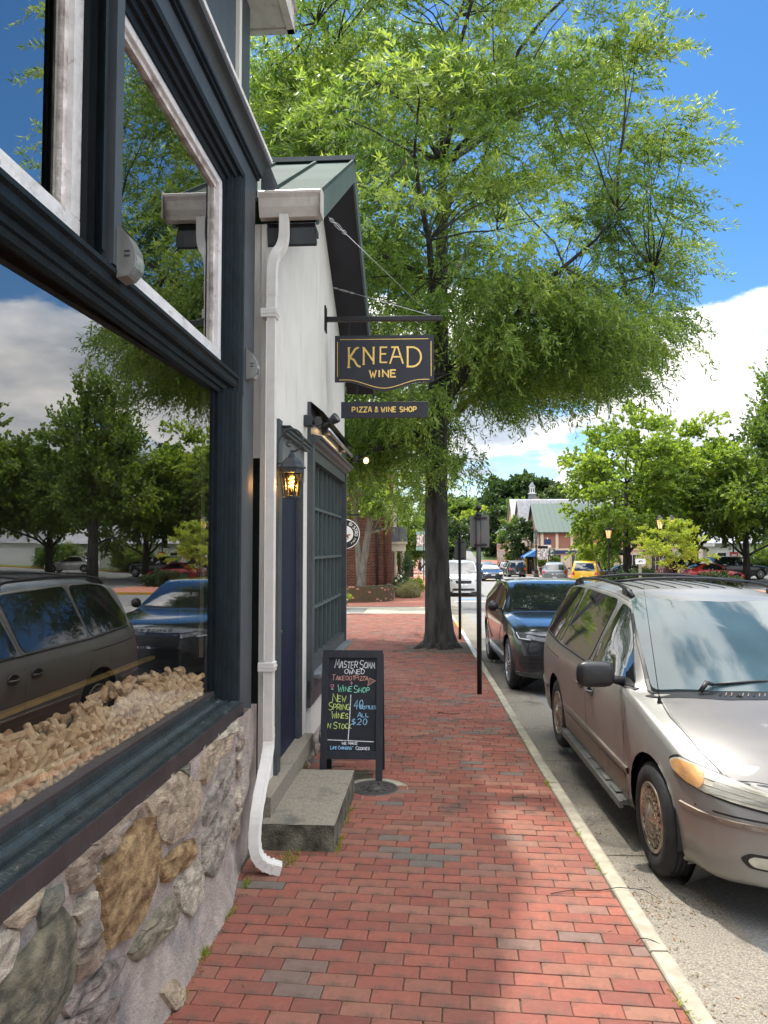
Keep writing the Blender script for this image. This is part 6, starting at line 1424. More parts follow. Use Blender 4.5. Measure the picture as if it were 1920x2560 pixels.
# headlights: cast along diagonal
def diag(sx, ang=38):
    n = Vector((sx*-math.sin(R(ang))*-1*-1, math.cos(R(ang)), 0)).normalized(); a = Vector((0, 0, 1)).cross(n).normalized(); a = -a if a.x < 0 else a
    return (a, Vector((0, 0, 1)), n)
for sx in (-1, 1):
    d = diag(sx, 40)
    d = (d[0], d[1], Vector((-sx*math.sin(R(40)), math.cos(R(40)), 0)).normalized()); d = ((d[1].cross(d[2])*-1).normalized(), d[1], d[2]); d = (d[0] if d[0].x > 0 else -d[0], d[1], d[2])
    c0 = d[0].dot(Vector((sx*.80, .36, 0))); zl = .108
    pass
    # u from outer (negative) to inner (positive)
    out = [(-.30, .660), (-.27, .615), (-.16, .582), (.10, .550), (.28, .535), (.335, .545), (.345, .58), (.30, .612), (.12, .640), (-.08, .668), (-.24, .690)]
    vp('headlight_seal', d, rounded([(c0+(u*1.05 if sx < 0 else -u*1.05), .612+zl+(z-.612)*1.16) for u, z in out], .02), 'rubber', .004, seg=.05)
    hl = vp('headlight', d, rounded([(c0+(u if sx < 0 else -u), z+zl) for u, z in out], .02), 'lens_clear', .012, seg=.05)
    am = [(-.285, .656), (-.255, .618), (-.16, .588), (-.07, .577), (-.05, .61), (-.07, .660), (-.10, .666), (-.23, .684)]
    vp('turn_lens', d, rounded([(c0+(u if sx < 0 else -u), z+zl) for u, z in am], .02), 'lens_amber', .0165, parent=hl, seg=.05)
    bw = [(-.02, .570), (.01, .632), (.12, .628), (.26, .605), (.31, .578), (.28, .552), (.12, .562)]
    vp('reflector_bowl', d, rounded([(c0+(u if sx < 0 else -u), z+zl) for u, z in bw], .02), 'lens_bowl', .0150, parent=hl, seg=.05)
    for zz in (.622, .598): vs('lens_line', d, [(c0+(-.24 if sx < 0 else .24), zz+zl+.028), (c0+(.0 if sx < 0 else 0), zz+zl), (c0+(.27 if sx < 0 else -.27), zz+zl-.022)], .0025, 'lens_line', .0172, parent=hl)
    # fog lamps in bumper
    vp('fog_recess', 'front', rounded([(sx*.38, .405), (sx*.40, .345), (sx*.68, .35), (sx*.715, .395), (sx*.68, .425), (sx*.45, .432)], .02), 'rubber', .003, seg=.05)
    vp('fog_lamp', 'front', rounded([(sx*.43, .405), (sx*.44, .357), (sx*.66, .360), (sx*.685, .390), (sx*.66, .412), (sx*.47, .420)], .02), 'lens_clear', .006, seg=.05)
vp('grille', 'front', rounded([(-.30, .625), (-.28, .685), (0, .70), (.28, .685), (.30, .625), (0, .615)], .02), 'plastic_black', .006, seg=.06)
# bumper cladding, trim strips
bt = [(u, .562-.004*abs(u)) for u in fr(-.86, .86, 26)]
vs('bumper_trim', 'front', bt, .030, 'clad_champagne', .012); vs('bumper_groove', 'front', [(u, .592) for u in fr(-.86, .86, 26)], .012, 'rubber', .002)
for d in ('left', 'right'):
    vs('bumper_trim', d, [(.36, .560), (.42, .560), (.50, .560), (.575, .560)], .030, 'clad_champagne', .012)
    vp('side_cladding', d, [(1.40, .245), (3.40, .255), (3.38, .36), (3.39, .455), (1.44, .455), (1.43, .36)], 'clad_champagne', .008, seg=.12, rings=(1, .96, .7, .35))
    vp('rear_quarter_cladding', d, [(4.25, .27), (4.74, .31), (4.78, .46), (4.26, .46)], 'clad_champagne', .008, seg=.12)
    vs('side_moulding', d, [(1.36, .500), (2.0, .503), (3.38, .512)], .045, 'clad_champagne', .014); vs('chrome_strip', d, [(1.36, .512), (2.0, .515), (3.38, .524)], .010, 'chrome', .020)
    vs('side_moulding', d, [(4.24, .520), (4.80, .53)], .045, 'clad_champagne', .014)
    # glass
    vp('side_window', d, rounded([(1.50, 1.045), (2.47, 1.045), (2.36, 1.54), (2.19, 1.52), (1.86, 1.315)], .05), 'van_side_glass', .005, seg=.07, rings=(1, .8, .6, .35))
    vp('side_window', d, rounded([(2.55, 1.045), (3.62, 1.055), (3.55, 1.58), (2.50, 1.56)], .07), 'van_side_glass', .005, seg=.08, rings=(1, .8, .6, .35))
    vp('side_window', d, rounded([(3.67, 1.055), (4.48, 1.09), (4.58, 1.16), (4.36, 1.53), (4.1, 1.57), (3.62, 1.58)], .08), 'van_side_glass', .005, seg=.08, rings=(1, .8, .6, .35))
    vs('window_frame', d, rounded([(1.46, 1.02), (2.52, 1.02)], 0) if 0 else [(1.46, 1.024), (2.51, 1.022), (3.64, 1.032), (4.52, 1.07)], .016, 'rubber', .007)
    vs('door_seam', d, [(1.445, .47), (1.435, .70), (1.43, .98)], .007, 'rubber', .001); vs('door_seam', d, [(2.52, .46), (2.53, .8), (2.52, 1.02), (2.42, 1.56), (2.40, 1.59)], .007, 'rubber', .001)
    vs('door_seam', d, [(3.42, .46), (3.56, .62), (3.64, .8), (3.66, 1.03)], .007, 'rubber', .001); vs('sliding_rail', d, [(3.68, .905), (4.62, .93)], .012, 'rubber', .001)
    vs('fuel_seam', d, [(4.02, .74), (4.02, .90)], .005, 'rubber', .0008)
    sx = -1 if d == 'left' else 1
    for y_ in (2.36, 2.70):
        vp('door_handle_cup', d, rounded([(y_-.075, .805), (y_+.075, .805), (y_+.075, .885), (y_-.075, .885)], .035), 'plastic_black', .002, seg=.03, skirt=.002)
        P = [vc(d, y_+a, z_, h)[0] for a, z_, h in ((-.070, .842, .0), (-.055, .838, .026), (0, .835, .032), (.055, .838, .026), (.070, .842, .0))]
        mb = MB(); mb.tube(P, .012, 8); P = [vc(d, y_+.08*math.cos(a), .845+.045*math.sin(a), .006)[0] for a in fr(0, 2*PI, 18)]; mb.tube(P, .006, 6, cap=False); mb.build('door_handle', 'hood_champagne', van)
    # mirror
    o = vc(d, 1.62, 1.03, 0)[0]
    mb = MB(); mb.tube([o+Vector((0, 0, .02)), o+Vector((sx*.07, -.01, .035)), o+Vector((sx*.13, -.02, .06))], [.035, .028, .03], 10)
    prof = []
    mb.build('mirror_stalk', 'plastic_black', van)
    mb = MB(); V = []; F = []; nu, nv = 20, 12
    for i in range(nv+1):
        ph = -PI/2+PI*i/nv
        for j in range(nu):
            th = 2*PI*j/nu; e = lambda q, p: math.copysign(abs(q)**p, q)
            V.append((o.x+sx*.20+.135*e(math.cos(ph), .6)*e(math.cos(th), .6), o.y-.03+.055*e(math.sin(ph), .8)*1.0, o.z+.075+.092*e(math.cos(ph), .6)*e(math.sin(th), .6)))
    for i in range(nv):
        for j in range(nu): a = i*nu+j; b = i*nu+(j+1) % nu; F.append((a, b, b+nu, a+nu))
    mb.add(V, F, 0, True); mb.build('wing_mirror', 'plastic_black', van)
    vp('mirror_sail', d, [(1.49, 1.03), (1.66, 1.03), (1.64, 1.13)], 'plastic_black', .010, seg=.05)
    # running board under the door
    mb = MB(); P0 = (sx*.90, 1.50, .235); mb.obox((sx*.925, 2.42, .262), (Vector((1, 0, .0)), Vector((0, 1, .01)), Vector((0, 0, 1))), (.075, .95, .018)); mb.obox((sx*.985, 2.42, .255), (Vector((1, 0, .0)), Vector((0, 1, .01)), Vector((0, 0, 1))), (.014, .97, .024)); 
    for k in range(7): mb.box(sx*.925-.055, sx*.925+.055, 1.6+.27*k, 1.78+.27*k, .281, .285)
    mb.build('running_board', 'plastic_grey', van)
# roof rack
for sx in (-1, 1):
    P = [vc('top', sx*.60, y_, h)[0] for y_, h in ((2.42, .012), (2.55, .05), (2.75, .062), (3.4, .066), (4.1, .062), (4.32, .048), (4.45, .012))]
    mb = MB(); mb.tube(P, [.022, .020, .015, .014, .015, .020, .022], 8)
    for y_ in (2.58, 4.28): q = vc('top', sx*.60, y_, .0)[0]; mb.box(q.x-.022, q.x+.022, q.y-.07, q.y+.07, q.z-.005, q.z+.05, bev=.006)
    mb.build('roof_rail', 'plastic_black', van)
for y_ in (3.05, 3.85):
    P = [vc('top', u, y_, .06)[0] for u in (-.6, -.3, 0, .3, .6)]; mb = MB(); mb.tube(P, .013, 8); mb.build('roof_crossbar', 'plastic_black', van)
for k in range(7):
    u = -.42+.14*k; vs('roof_rib', 'top', [(u, 2.75), (u, 3.4), (u, 4.15)], .014, 'plastic_black', .006)
vs('roof_seam', 'top', [(-.655, 2.34), (-.655, 3.2), (-.65, 4.2)], .010, 'rubber', .001); vs('roof_seam', 'top', [(.655, 2.34), (.655, 3.2), (.65, 4.2)], .010, 'rubber', .001)
# wipers and aerial
a = vc('top', -.52, 1.235, .02)[0]; b = vc('top', -.42, 1.285, .045)[0]; c = vc('top', .18, 1.35, .03)[0]; e = vc('top', .45, 1.34, .022)[0]
mb = MB(); mb.tube([a, a.lerp(b, .5)+Vector((0, 0, .035)), b], [.016, .017, .013], 8); mb.tube([b, b.lerp(c, .5)+Vector((0, 0, .012)), c], [.010, .009, .006], 6); mb.build('wiper_arm', 'plastic_black', van)
mb = MB(); P = [vc('top', u, 1.298+.015*(u+.1), .014)[0] for u in fr(-.22, .62, 9)]; mb.tube(P, .006, 5); mb.tube([p+Vector((0, -.006, .014)) for p in P[1:-1]], .004, 5); mb.build('wiper_blade', 'rubber', van)
a = vc('top', .05, 1.20, .02)[0]; c = vc('top', .70, 1.42, .03)[0]; mb = MB(); mb.tube([a, a.lerp(c, .5)+Vector((0, 0, .02)), c], [.014, .009, .006], 6); mb.build('wiper_arm', 'plastic_black', van)
a = vc('top', -.80, 1.20, .0)[0]; mb = MB(); mb.lathe([(.016, 0), (.012, .02), (.004, .045)], 10, tuple(a)); mb.tube([a+Vector((0, 0, .03)), a+Vector((-.01, .28, .76))], [.0028, .0016], 6); mb.build('aerial', 'metal_black', van)
for u in (-.30, .28): a = vc('top', u, 1.155, .006)[0]; mb = MB(); mb.lathe([(.013, 0), (.011, .012), (0, .016)], 8, tuple(a)); mb.build('washer_jet', 'rubber', van)
# dashboard tone and bumper scuff
vp('bumper_scuff', 'front', [(-.335, .455), (-.30, .445), (-.26, .465), (-.285, .474)], 'rubber', .002, seg=.03, skirt=.002)
vp('rear_window', 'rear', rounded([(-.68, 1.10), (.68, 1.10), (.60, 1.50), (-.60, 1.50)], .08), 'car_glass', .005, seg=.1)
for sx in (-1, 1): vp('taillight', 'rear', rounded([(sx*.80, .70), (sx*.90, .72), (sx*.86, 1.10), (sx*.76, 1.08)], .03), 'lens_red', .006, seg=.08)
# ---------------------------------------------------------------- generic car builder for the others
SUV = dict(L=4.8, W=2.02, nose=.30, tail=.12, wheels=(.86, 3.74), wr=.375, arch=.425, rim=.27, tw=.25, spokes=10, beltw=.965, nt=70,
  top=[(0, .62), (.03, .78), (.07, .88), (.2, .96), (.6, 1.02), (1.2, 1.075), (1.42, 1.10), (1.7, 1.26), (2.05, 1.47), (2.3, 1.575), (2.7, 1.655), (3.3, 1.665), (4.1, 1.61), (4.4, 1.55), (4.55, 1.30), (4.68, 1.06), (4.76, .98), (4.8, .70)],
  half=[(0, .78), (.06, .90), (.25, .97), (.8, 1.0), (3.9, 1.01), (4.5, .97), (4.8, .86)],
  belt=[(0, .56), (.05, .76), (.2, .88), (.7, .955), (1.4, 1.015), (2.2, 1.03), (4.3, 1.10), (4.6, 1.0), (4.8, .65)],
  edge=[(0, .62), (.15, .76), (.6, .82), (1.3, .86), (1.7, .80), (2.3, .70), (2.8, .69), (4.2, .66), (4.5, .66), (4.8, .74)],
  drop=[(0, .02), (.4, .03), (1.4, .03), (2.3, .06), (3.5, .07), (4.4, .06), (4.8, .02)],
  bot=[(0, .26), (.4, .24), (4.3, .26), (4.8, .34)])
SEDAN = dict(L=4.75, W=1.84, nose=.32, tail=.16, wheels=(.92, 3.68), wr=.33, arch=.37, rim=.22, tw=.21, spokes=5, beltw=.955, nt=60,
  top=[(0, .46), (.04, .60), (.12, .68), (.5, .78), (1.1, .89), (1.3, .93), (1.6, 1.10), (1.95, 1.29), (2.3, 1.40), (2.7, 1.44), (3.2, 1.40), (3.6, 1.26), (3.95, 1.08), (4.2, 1.03), (4.6, 1.0), (4.7, .90), (4.75, .6)],
  half=[(0, .68), (.08, .80), (.3, .88), (.9, .92), (3.8, .92), (4.4, .88), (4.75, .76)],
  belt=[(0, .44), (.1, .62), (.5, .73), (1.3, .86), (2.2, .89), (3.8, .94), (4.4, .92), (4.7, .80), (4.75, .55)],
  edge=[(0, .5), (.2, .66), (.8, .74), (1.3, .76), (1.7, .68), (2.3, .58), (3.0, .56), (3.6, .60), (4.0, .68), (4.6, .70), (4.75, .66)],
  drop=[(0, .02), (.5, .03), (1.3, .03), (2.2, .055), (3.2, .055), (4.0, .03), (4.75, .02)],
  bot=[(0, .22), (.4, .20), (4.3, .22), (4.75, .30)])
BOXY = dict(SUV, L=4.85, W=1.95, wheels=(.90, 3.78), top=[(0, .60), (.03, .84), (.08, .96), (.3, 1.02), (.9, 1.08), (1.35, 1.12), (1.6, 1.28), (1.9, 1.56), (2.1, 1.72), (2.5, 1.80), (3.5, 1.82), (4.4, 1.78), (4.62, 1.62), (4.74, 1.15), (4.80, .98), (4.85, .60)],
  edge=[(0, .70), (.1, .80), (.6, .86), (1.3, .86), (1.8, .78), (2.2, .74), (4.4, .73), (4.7, .76), (4.85, .80)], belt=[(0, .54), (.06, .84), (.3, .94), (1.3, 1.04), (4.5, 1.10), (4.75, .95), (4.85, .55)])
def quickcar(name, label, cat, base, paint, X, Y, rz, z=None, group=None, kind='suv', rimm='rim_silver', lit=False, detail=True, away=False, rails=False, sc=1.):
    sp = dict(base, paint=paint, rimm=rimm); z = gz(X, Y)-.145 if z is None else z
    if not detail: sp['nt'] = 34
    t, pp, st, cc, b = vehicle(name, label, cat, sp, (X, Y, z), rz, group); t.scale = (sc,)*3; L = sp['L']; W_ = sp['W']/2
    if kind == 'sedan': ws = (1.33, 2.12, .70, .54); sw_ = [(1.72, .93), (3.55, .965), (3.30, 1.24), (2.95, 1.34), (2.45, 1.35), (2.05, 1.24)]; cut = 2.62
    elif kind == 'boxy': ws = (1.38, 2.06, .80, .70); sw_ = [(1.62, 1.10), (4.50, 1.13), (4.42, 1.66), (2.15, 1.68), (1.85, 1.42)]; cut = 2.6
    else:
        ws = (1.47, 2.34, .82, .66); sw_ = [(1.86, 1.075), (4.20, 1.15), (4.34, 1.24), (4.05, 1.52), (2.85, 1.575), (2.38, 1.50), (2.05, 1.30)]; cut = 2.85
        if name == 'graphite_suv': sw_ = [(a, 1.05+(b-1.05)*.80) for a, b in sw_]
    n_ = sp['nose']*.45; a0, a1, w0, w1 = ws
    pp('windshield', 'top', rounded([(-w0, a0+.13), (-w0*.5, a0+.03), (0, a0), (w0*.5, a0+.03), (w0, a0+.13), (w1, a1+.02), (0, a1-.04), (-w1, a1+.02)], .05), 'car_glass', .006, seg=.12)
    for d in ('left', 'right'):
        pp('side_window', d, rounded(sw_, .05), 'car_glass', .004, seg=.10)
        st('door_pillar', d, [(cut, sw_[0][1]), (cut-.03, sw_[3][1]-.02)], .05, 'rubber', .006)
        if detail:
            st('door_seam', d, [(cut, .35), (cut, sw_[0][1])], .008, 'rubber', .001); st('door_seam', d, [(1.62, .4), (1.60, .9)], .008, 'rubber', .001)
        sx = -1 if d == 'left' else 1; o = cc(d, sw_[0][0]+.08, sw_[0][1]+.02, 0)[0]
        mb = MB(); mb.tube([o, o+Vector((sx*.08, 0, .02))], .02, 6); mb.lathe([(0, -.06), (.05, -.05), (.085, -.01), (.088, .03), (0, .035)], 10, (o.x+sx*.15, o.y, o.z+.05), 'Y'); mb.build('wing_mirror', 'plastic_black', t)
    zr = interp(sp['top'], L-.35)
    if kind == 'sedan':
        pp('rear_window', 'top', rounded([(-.55, 3.28), (.55, 3.28), (.64, 3.90), (-.64, 3.90)], .06), 'car_glass', .005, seg=.15); rz0, rz1 = .74, .90
    else:
        rt = 1.66 if kind == 'boxy' else (1.40 if name == 'graphite_suv' else 1.47); pp('rear_window', 'rear', rounded([(-.70, 1.10), (.70, 1.10), (.60, rt), (-.60, rt)], .06), 'car_glass', .006, seg=.15); rz0, rz1 = .80, 1.05
    for sx in (-1, 1):
        pp('taillight', 'rear', rounded([(sx*(W_-.34), rz0+.02), (sx*(W_-.10), rz0), (sx*(W_-.12), rz1), (sx*(W_-.26), rz1)], .02), 'lens_red', .006, seg=.1)
        h0 = .62 if kind == 'sedan' else .80; pp('headlight', 'front', rounded([(sx*(W_-.42), h0-.03), (sx*(W_-.12), h0-.01), (sx*(W_-.13), h0+.085), (sx*(W_-.40), h0+.055)], .02), 'lens_lit' if (lit and sx > 0) else 'lens_grey', .006, seg=.08)
    h0 = .50 if kind == 'sedan' else .66
    pp('grille', 'front', rounded([(-.38, h0), (.38, h0), (.42, h0+.15), (-.42, h0+.15)], .03), 'plastic_black', .005, seg=.1)
    pp('lower_intake', 'front', rounded([(-.6, .30), (.6, .30), (.52, .42), (-.52, .42)], .03), 'plastic_black', .004, seg=.1)
    for d in ('front', 'rear'): pp('number_plate', d, [(-.15, .47), (.15, .47), (.15, .56), (-.15, .56)], 'plate', .012, seg=.2, rings=(1, .5))
    if rails:
        for sx in (-1, 1): P = [cc('top', sx*.62, y_, h)[0] for y_, h in ((2.4, .01), (2.55, .05), (3.4, .06), (4.2, .05), (4.35, .01))]; mb = MB(); mb.tube(P, .014, 6); mb.build('roof_rail', 'plastic_black', t)
    return t, pp, st, cc
GRP = 'vehicles in the street'
# graphite SUV parked behind the minivan
rr, pp, st, cc = quickcar('graphite_suv', 'glossy graphite luxury SUV parked directly behind the champagne minivan', 'SUV', dict(SUV, nt=84, top=[(a, b if b < 1.05 else 1.05+(b-1.05)*.80) for a, b in SUV['top']], edge=[(a, b+.09*sstep(1.6, 2.6, a)) for a, b in SUV['edge']], drop=[(0, .02), (.4, .03), (1.4, .03), (2.3, .035), (3.5, .04), (4.4, .04), (4.8, .02)]), 'paint_graphite', 2.42, 10.72, R(.3), None, None, 'suv', rimm='rim_silver')
for c in [c for c in rr.children if c.name.split('.')[0] in ('headlight', 'grille', 'lower_intake', 'number_plate')]: bpy.data.objects.remove(c)
for sx in (-1, 1):
    ang = R(30); n = Vector((-sx*math.sin(ang), math.cos(ang), 0)); a_ = Vector((math.cos(ang), sx*math.sin(ang), 0)); d = (a_, Vector((0, 0, 1)), n); c0 = a_.dot(Vector((sx*.82, .22, 0)))
    hb = pp('headlight', d, rounded([(c0+sx*.22, .845), (c0+sx*.12, .775), (c0-sx*.34, .745), (c0-sx*.36, .80), (c0-sx*.25, .845), (c0+sx*.18, .885)], .015), 'plastic_black', .006, seg=.05)
    st('running_light', d, [(c0+sx*.17, .87), (c0+sx*.10, .80), (c0-sx*.08, .785)], .014, 'lens_lamp', .010, parent=hb)
    pp('lens', d, rounded([(c0-sx*.02, .85), (c0+sx*.0, .80), (c0-sx*.30, .765), (c0-sx*.30, .82)], .01), 'lens_grey', .010, parent=hb, seg=.05)
    pp('air_intake', 'front', rounded([(sx*.55, .36), (sx*.60, .58), (sx*.86, .56), (sx*.90, .46), (sx*.80, .35)], .03), 'plastic_black', .005, seg=.06)
    for zz in (.42, .48, .54): st('intake_fin', 'front', [(sx*.60, zz), (sx*.84, zz-.004)], .018, 'rubber', .012)
pp('grille', 'front', rounded([(-.52, .66), (.52, .66), (.56, .80), (-.56, .80)], .03), 'plastic_black', .006, seg=.07)
for zz in (.69, .72, .75, .78): st('grille_mesh', 'front', [(-.5, zz), (0, zz), (.5, zz)], .008, 'metal_dark', .011)
pp('lower_grille', 'front', rounded([(-.42, .34), (.42, .34), (.48, .46), (-.48, .46)], .03), 'plastic_black', .005, seg=.08)
# badge letters on the hood edge: RANGE ROVER
def badge(u, v, h): 
    p, nr = cc('front', u, v, .002+h); return p
mb = MB(); tw = textw('RANGE ROVER', .052, .55); text(mb, 'RANGE ROVER', -tw/2, .858, .032, .052, badge, .008, .55, .004); mb.build('badge_lettering', 'metal_dark', rr)
for d in ('left', 'right'): st('sill_trim', d, [(1.35, .31), (3.3, .31)], .05, 'plastic_black', .008); st('side_vent', d, [(1.42, .93), (1.62, .80), (1.75, .62)], .03, 'chrome', .006)
# others
quickcar('white_suv', 'white boxy SUV facing the camera in the near lane beyond the oak', 'SUV', BOXY, 'paint_wht', 2.62, 38.8, R(1), None, GRP, 'boxy')
quickcar('dark_sedan', 'dark oncoming car with an orange glowing headlight in the middle lane', 'car', SEDAN, 'paint_navy', 6.85, 64.5, R(2), None, GRP, 'sedan', lit=True, sc=1.05)
quickcar('yellow_suv', 'bright yellow SUV parked facing away at the right', 'SUV', BOXY, 'paint_yel', 13.5, 57.5, PI+R(-20), gz(12.5, 54)-.15, GRP, 'boxy', rails=True)
quickcar('grey_suv', 'grey SUV parked just left of the yellow one', 'SUV', SUV, 'paint_greysuv', 11.9, 63.5, PI+R(-12), gz(11.2, 60)-.15, GRP, 'suv', rails=True)
quickcar('red_coupe', 'bright red low car with fastback roof in the car park at the right', 'car', SEDAN, 'paint_red', 24.9, 58.5, R(98), None, GRP, 'sedan', sc=1.03)
quickcar('maroon_pickup', 'dark red vehicle behind the small bright tree', 'car', BOXY, 'paint_maroon', 25.0, 63.5, R(100), None, GRP, 'boxy')
quickcar('black_suv', 'dark vehicle parked behind the red low car', 'SUV', BOXY, 'paint_black', 28.6, 63.0, R(98), None, GRP, 'boxy')
quickcar('navy_car', 'dark blue car behind the clipped bushes', 'car', SEDAN, 'paint_navy', 19.0, 58.5, R(88), None, GRP, 'sedan')
quickcar('white_sedan', 'white sedan in the car park, seen in the reflection in the shop window', 'car', SEDAN, 'paint_wht', 37.5, 64.0, R(80), None, GRP, 'sedan', sc=1.02)
quickcar('white_sedan', 'white car at the left edge of the window reflection', 'car', SEDAN, 'paint_wht', 46.0, 62.0, R(86), None, GRP, 'sedan')
fc = [(10.9, 84, 'paint_black', BOXY, 'boxy', 'dark pickup-like car with red tail lights, nearest of the far parked row'), (11.6, 97, 'paint_greysuv', SUV, 'suv', 'grey car with red tail light second in the far parked row'),
      (8.9, 96, 'paint_black', SUV, 'suv', 'dark green-black car ahead in the far lane'), (10.2, 108, 'paint_black', SUV, 'suv', 'black car third in the far parked row'), (8.2, 112, 'paint_wht', SUV, 'suv', 'white car far down the street'),
      (6.0, 84, 'paint_black', SUV, 'suv', 'dark car behind the oncoming one'), (5.2, 104, 'paint_silver', SUV, 'suv', 'silver car with red lights between the sign posts'), (5.0, 118, 'paint_greysuv', SUV, 'suv', 'grey car farther up between the sign posts'),
      (4.2, 180, 'paint_wht', SUV, 'suv', 'white car high up the rising street')]
for X, Y, p_, b_, k_, lb in fc: quickcar('distant_car', lb, 'car', b_, p_, X, Y, PI if X > 3 and Y < 150 else 0, None, 'cars far down the street', k_, detail=False)

# ================================================================ BRICK HOUSE AT THE LEFT
hz = gz(-1, 36.5)
bh = thing('brick_house', 'old red brick house with drainpipes beyond the oak trunk', 'house', (-1.0, 36.5, hz))
mb = MB(); mb.box(-9, -.012, .012, 14, -.3, 7.6); mb.build('wall_core', 'mortar', bh)
pcs = []; bw_, bh_ = .215, .0745
for r in range(0, 100):
    z0 = -.1+r*bh_
    for k in range(20):
        x1 = -.0-(k*bw_)-(bw_*.5 if r % 2 else 0); x0 = x1-bw_+.014
        if x0 < -4.0: continue
        pcs.append((x0, x1, z0, z0+bh_-.014))
    pcs.append((-.10, .0, z0, z0+bh_-.014)) if r % 2 else None
pcs.sort(key=lambda p: abs(p[2]-2.3)+abs(p[0]+1.6)*.6); bmesh_cache = None
bm_ = MB(); bm_.box(0, bw_-.014, -.006, .02, 0, bh_-.014); bme = bm_.mesh('brick', ['brick_wall']); st_ = MB()
for i, (x0, x1, z0, z1) in enumerate(pcs):
    d = random.uniform(-.003, .003)
    if i < 300 and x1-x0 > .19: link(bme, 'brick', bh, (x0, d, z0))
    else: st_.box(x0, x1, -.006+d, .02, z0, z1, 0, random.random())
for r in range(0, 100):
    z0 = -.1+r*bh_
    for k in range(16): y0 = .02+k*bw_+(bw_*.5 if r % 2 else 0); st_.box(-.02, .006, y0, y0+bw_-.014, z0, z0+bh_-.014, 0, random.random())
st_.build('brickwork', 'brick_wall', bh, kind='stuff')
mb = MB(); mb.box(-9.3, .3, -.3, 14.2, 7.6, 7.75); mb.prism([(-9.3, 7.75), (.3, 7.75), (-4.5, 11)], 'y', -.3, 14.2); mb.build('roof', 'roof_slate', bh)
for X, m_, r_ in ((-.68, 'metal_dark', .055), (-.28, 'rust_pipe', .05)):
    mb = MB(); mb.tube([(X, -.08, .15), (X, -.08, 7.5)], r_, 10); 
    for z_ in (1.2, 3.4, 5.4): mb.box(X-r_-.015, X+r_+.015, -.10, .0, z_-.025, z_+.025)
    mb.build('drainpipe', m_, bh)
mb = MB(); mb.box(-2.75, -2.55, -.12, .0, .0, 2.55); mb.box(-2.9, -2.5, -.2, 0, 2.50, 2.62); mb.box(-2.85, -2.52, -.16, 0, 2.36, 2.5); mb.build('door_pilaster', 'cream', bh)
# portico
po = thing('entrance_portico', 'cream entrance portico with round columns and a dark metal roof on the brick house', 'portico', (-1.0, 37.3, hz))
mb = MB()
for X in (.16, .52): mb.lathe([(.14, 0), (.14, .06), (.115, .1), (.105, 1.0), (.095, 2.02), (.125, 2.06), (.125, 2.14)], 16, (X, 0, 0))
mb.build('column', 'cream', po)
mb = MB(); mb.box(.0, .68, -.16, 1.5, 2.14, 2.50); mb.box(.0, .76, -.24, 1.6, 2.50, 2.62, 0); mb.build('entablature', 'cream', po)
mb = MB(); mb.add([(.0, -.26, 3.30), (.0, 1.62, 3.30), (.80, 1.62, 2.63), (.80, -.26, 2.63), (.0, -.26, 2.60), (.0, 1.62, 2.60)], [(0, 3, 2, 1), (0, 4, 3), (1, 2, 5)]); 
mb.add([(.0, -.27, 3.32), (.74, -.27, 3.32), (.80, -.27, 2.63), (.0, -.27, 2.63)], [(0, 1, 2, 3)]); mb.build('metal_roof', 'roof_portico', po)
mb = MB(); mb.beam((.37, -.285, 2.63), (.37, -.285, 3.32), .02, .02); mb.build('roof_seam', 'metal_dark', po)
mb = MB(); mb.tube([(.0, -.1, 3.65)]+[(.35+.38*math.cos(a), -.1, 3.55+.35*math.sin(a)) for a in fr(PI*.85, .12, 10)], .018, 6); mb.tube([(.35, -.1, 3.9), (.35, -.1, 3.78)], .04, 8); mb.build('iron_bracket', 'metal_black', po)
# curved brick planter wall
pw = thing('brick_planter', 'low curved mossy brick planter wall with patches of fresh pink brick', 'planter', (-2.7, 31.6, gz(-2.7, 31)))
k_ = 0; st_ = MB(); rad = 3.0; prt = []
for r in range(9):
    for a_i in range(34):
        a = R(-128+a_i*3.9+(1.95 if r % 2 else 0)); 
        prt.append((a, r))
for a, r in prt:
    Xc, Yc = rad*math.cos(a)*.62, 1.3+rad*math.sin(a)*.62; tn = (-math.sin(a), math.cos(a), 0); nr = (math.cos(a), math.sin(a), 0)
    if not (math.sin(a) < .35): continue
    m_ = MB(); rn = random.random()
    if k_ < 290:
        m_.obox((0, 0, 0), (tn, nr, (0, 0, 1)), (.058, .05, .031), 0, 0); fresh = random.random() < .05
        o = m_.build('brick', 'brick_mossy' if not fresh else ('brick_fresh'), pw, (Xc, Yc, .04+r*.0735)); k_ += 1
mb = MB(); n = 40; P = []
for a in fr(R(-130), R(22), n): P.append((rad*.62*math.cos(a)*.985, 1.3+rad*.62*math.sin(a)*.985))
V = [(p[0], p[1], z_) for z_ in (-.1, .655) for p in P]; mb.add(V, [(i, i+1, n+2+i, n+1+i) for i in range(n)])
P2 = [(p[0]*.9, 1.3+(p[1]-1.3)*.9) for p in P]; V = [(p[0], p[1], .66) for p in P]+[(p[0], p[1], .66) for p in P2]; mb.add(V, [(i, i+1, n+2+i, n+1+i) for i in range(n)]); mb.build('mortar_core', 'brick_mortar_moss', pw)
mb = MB(); mb.add([(p[0]*.92, 1.3+(p[1]-1.3)*.92, .58) for p in P], [tuple(range(n+1))]); mb.build('planter_soil', 'soil', pw)
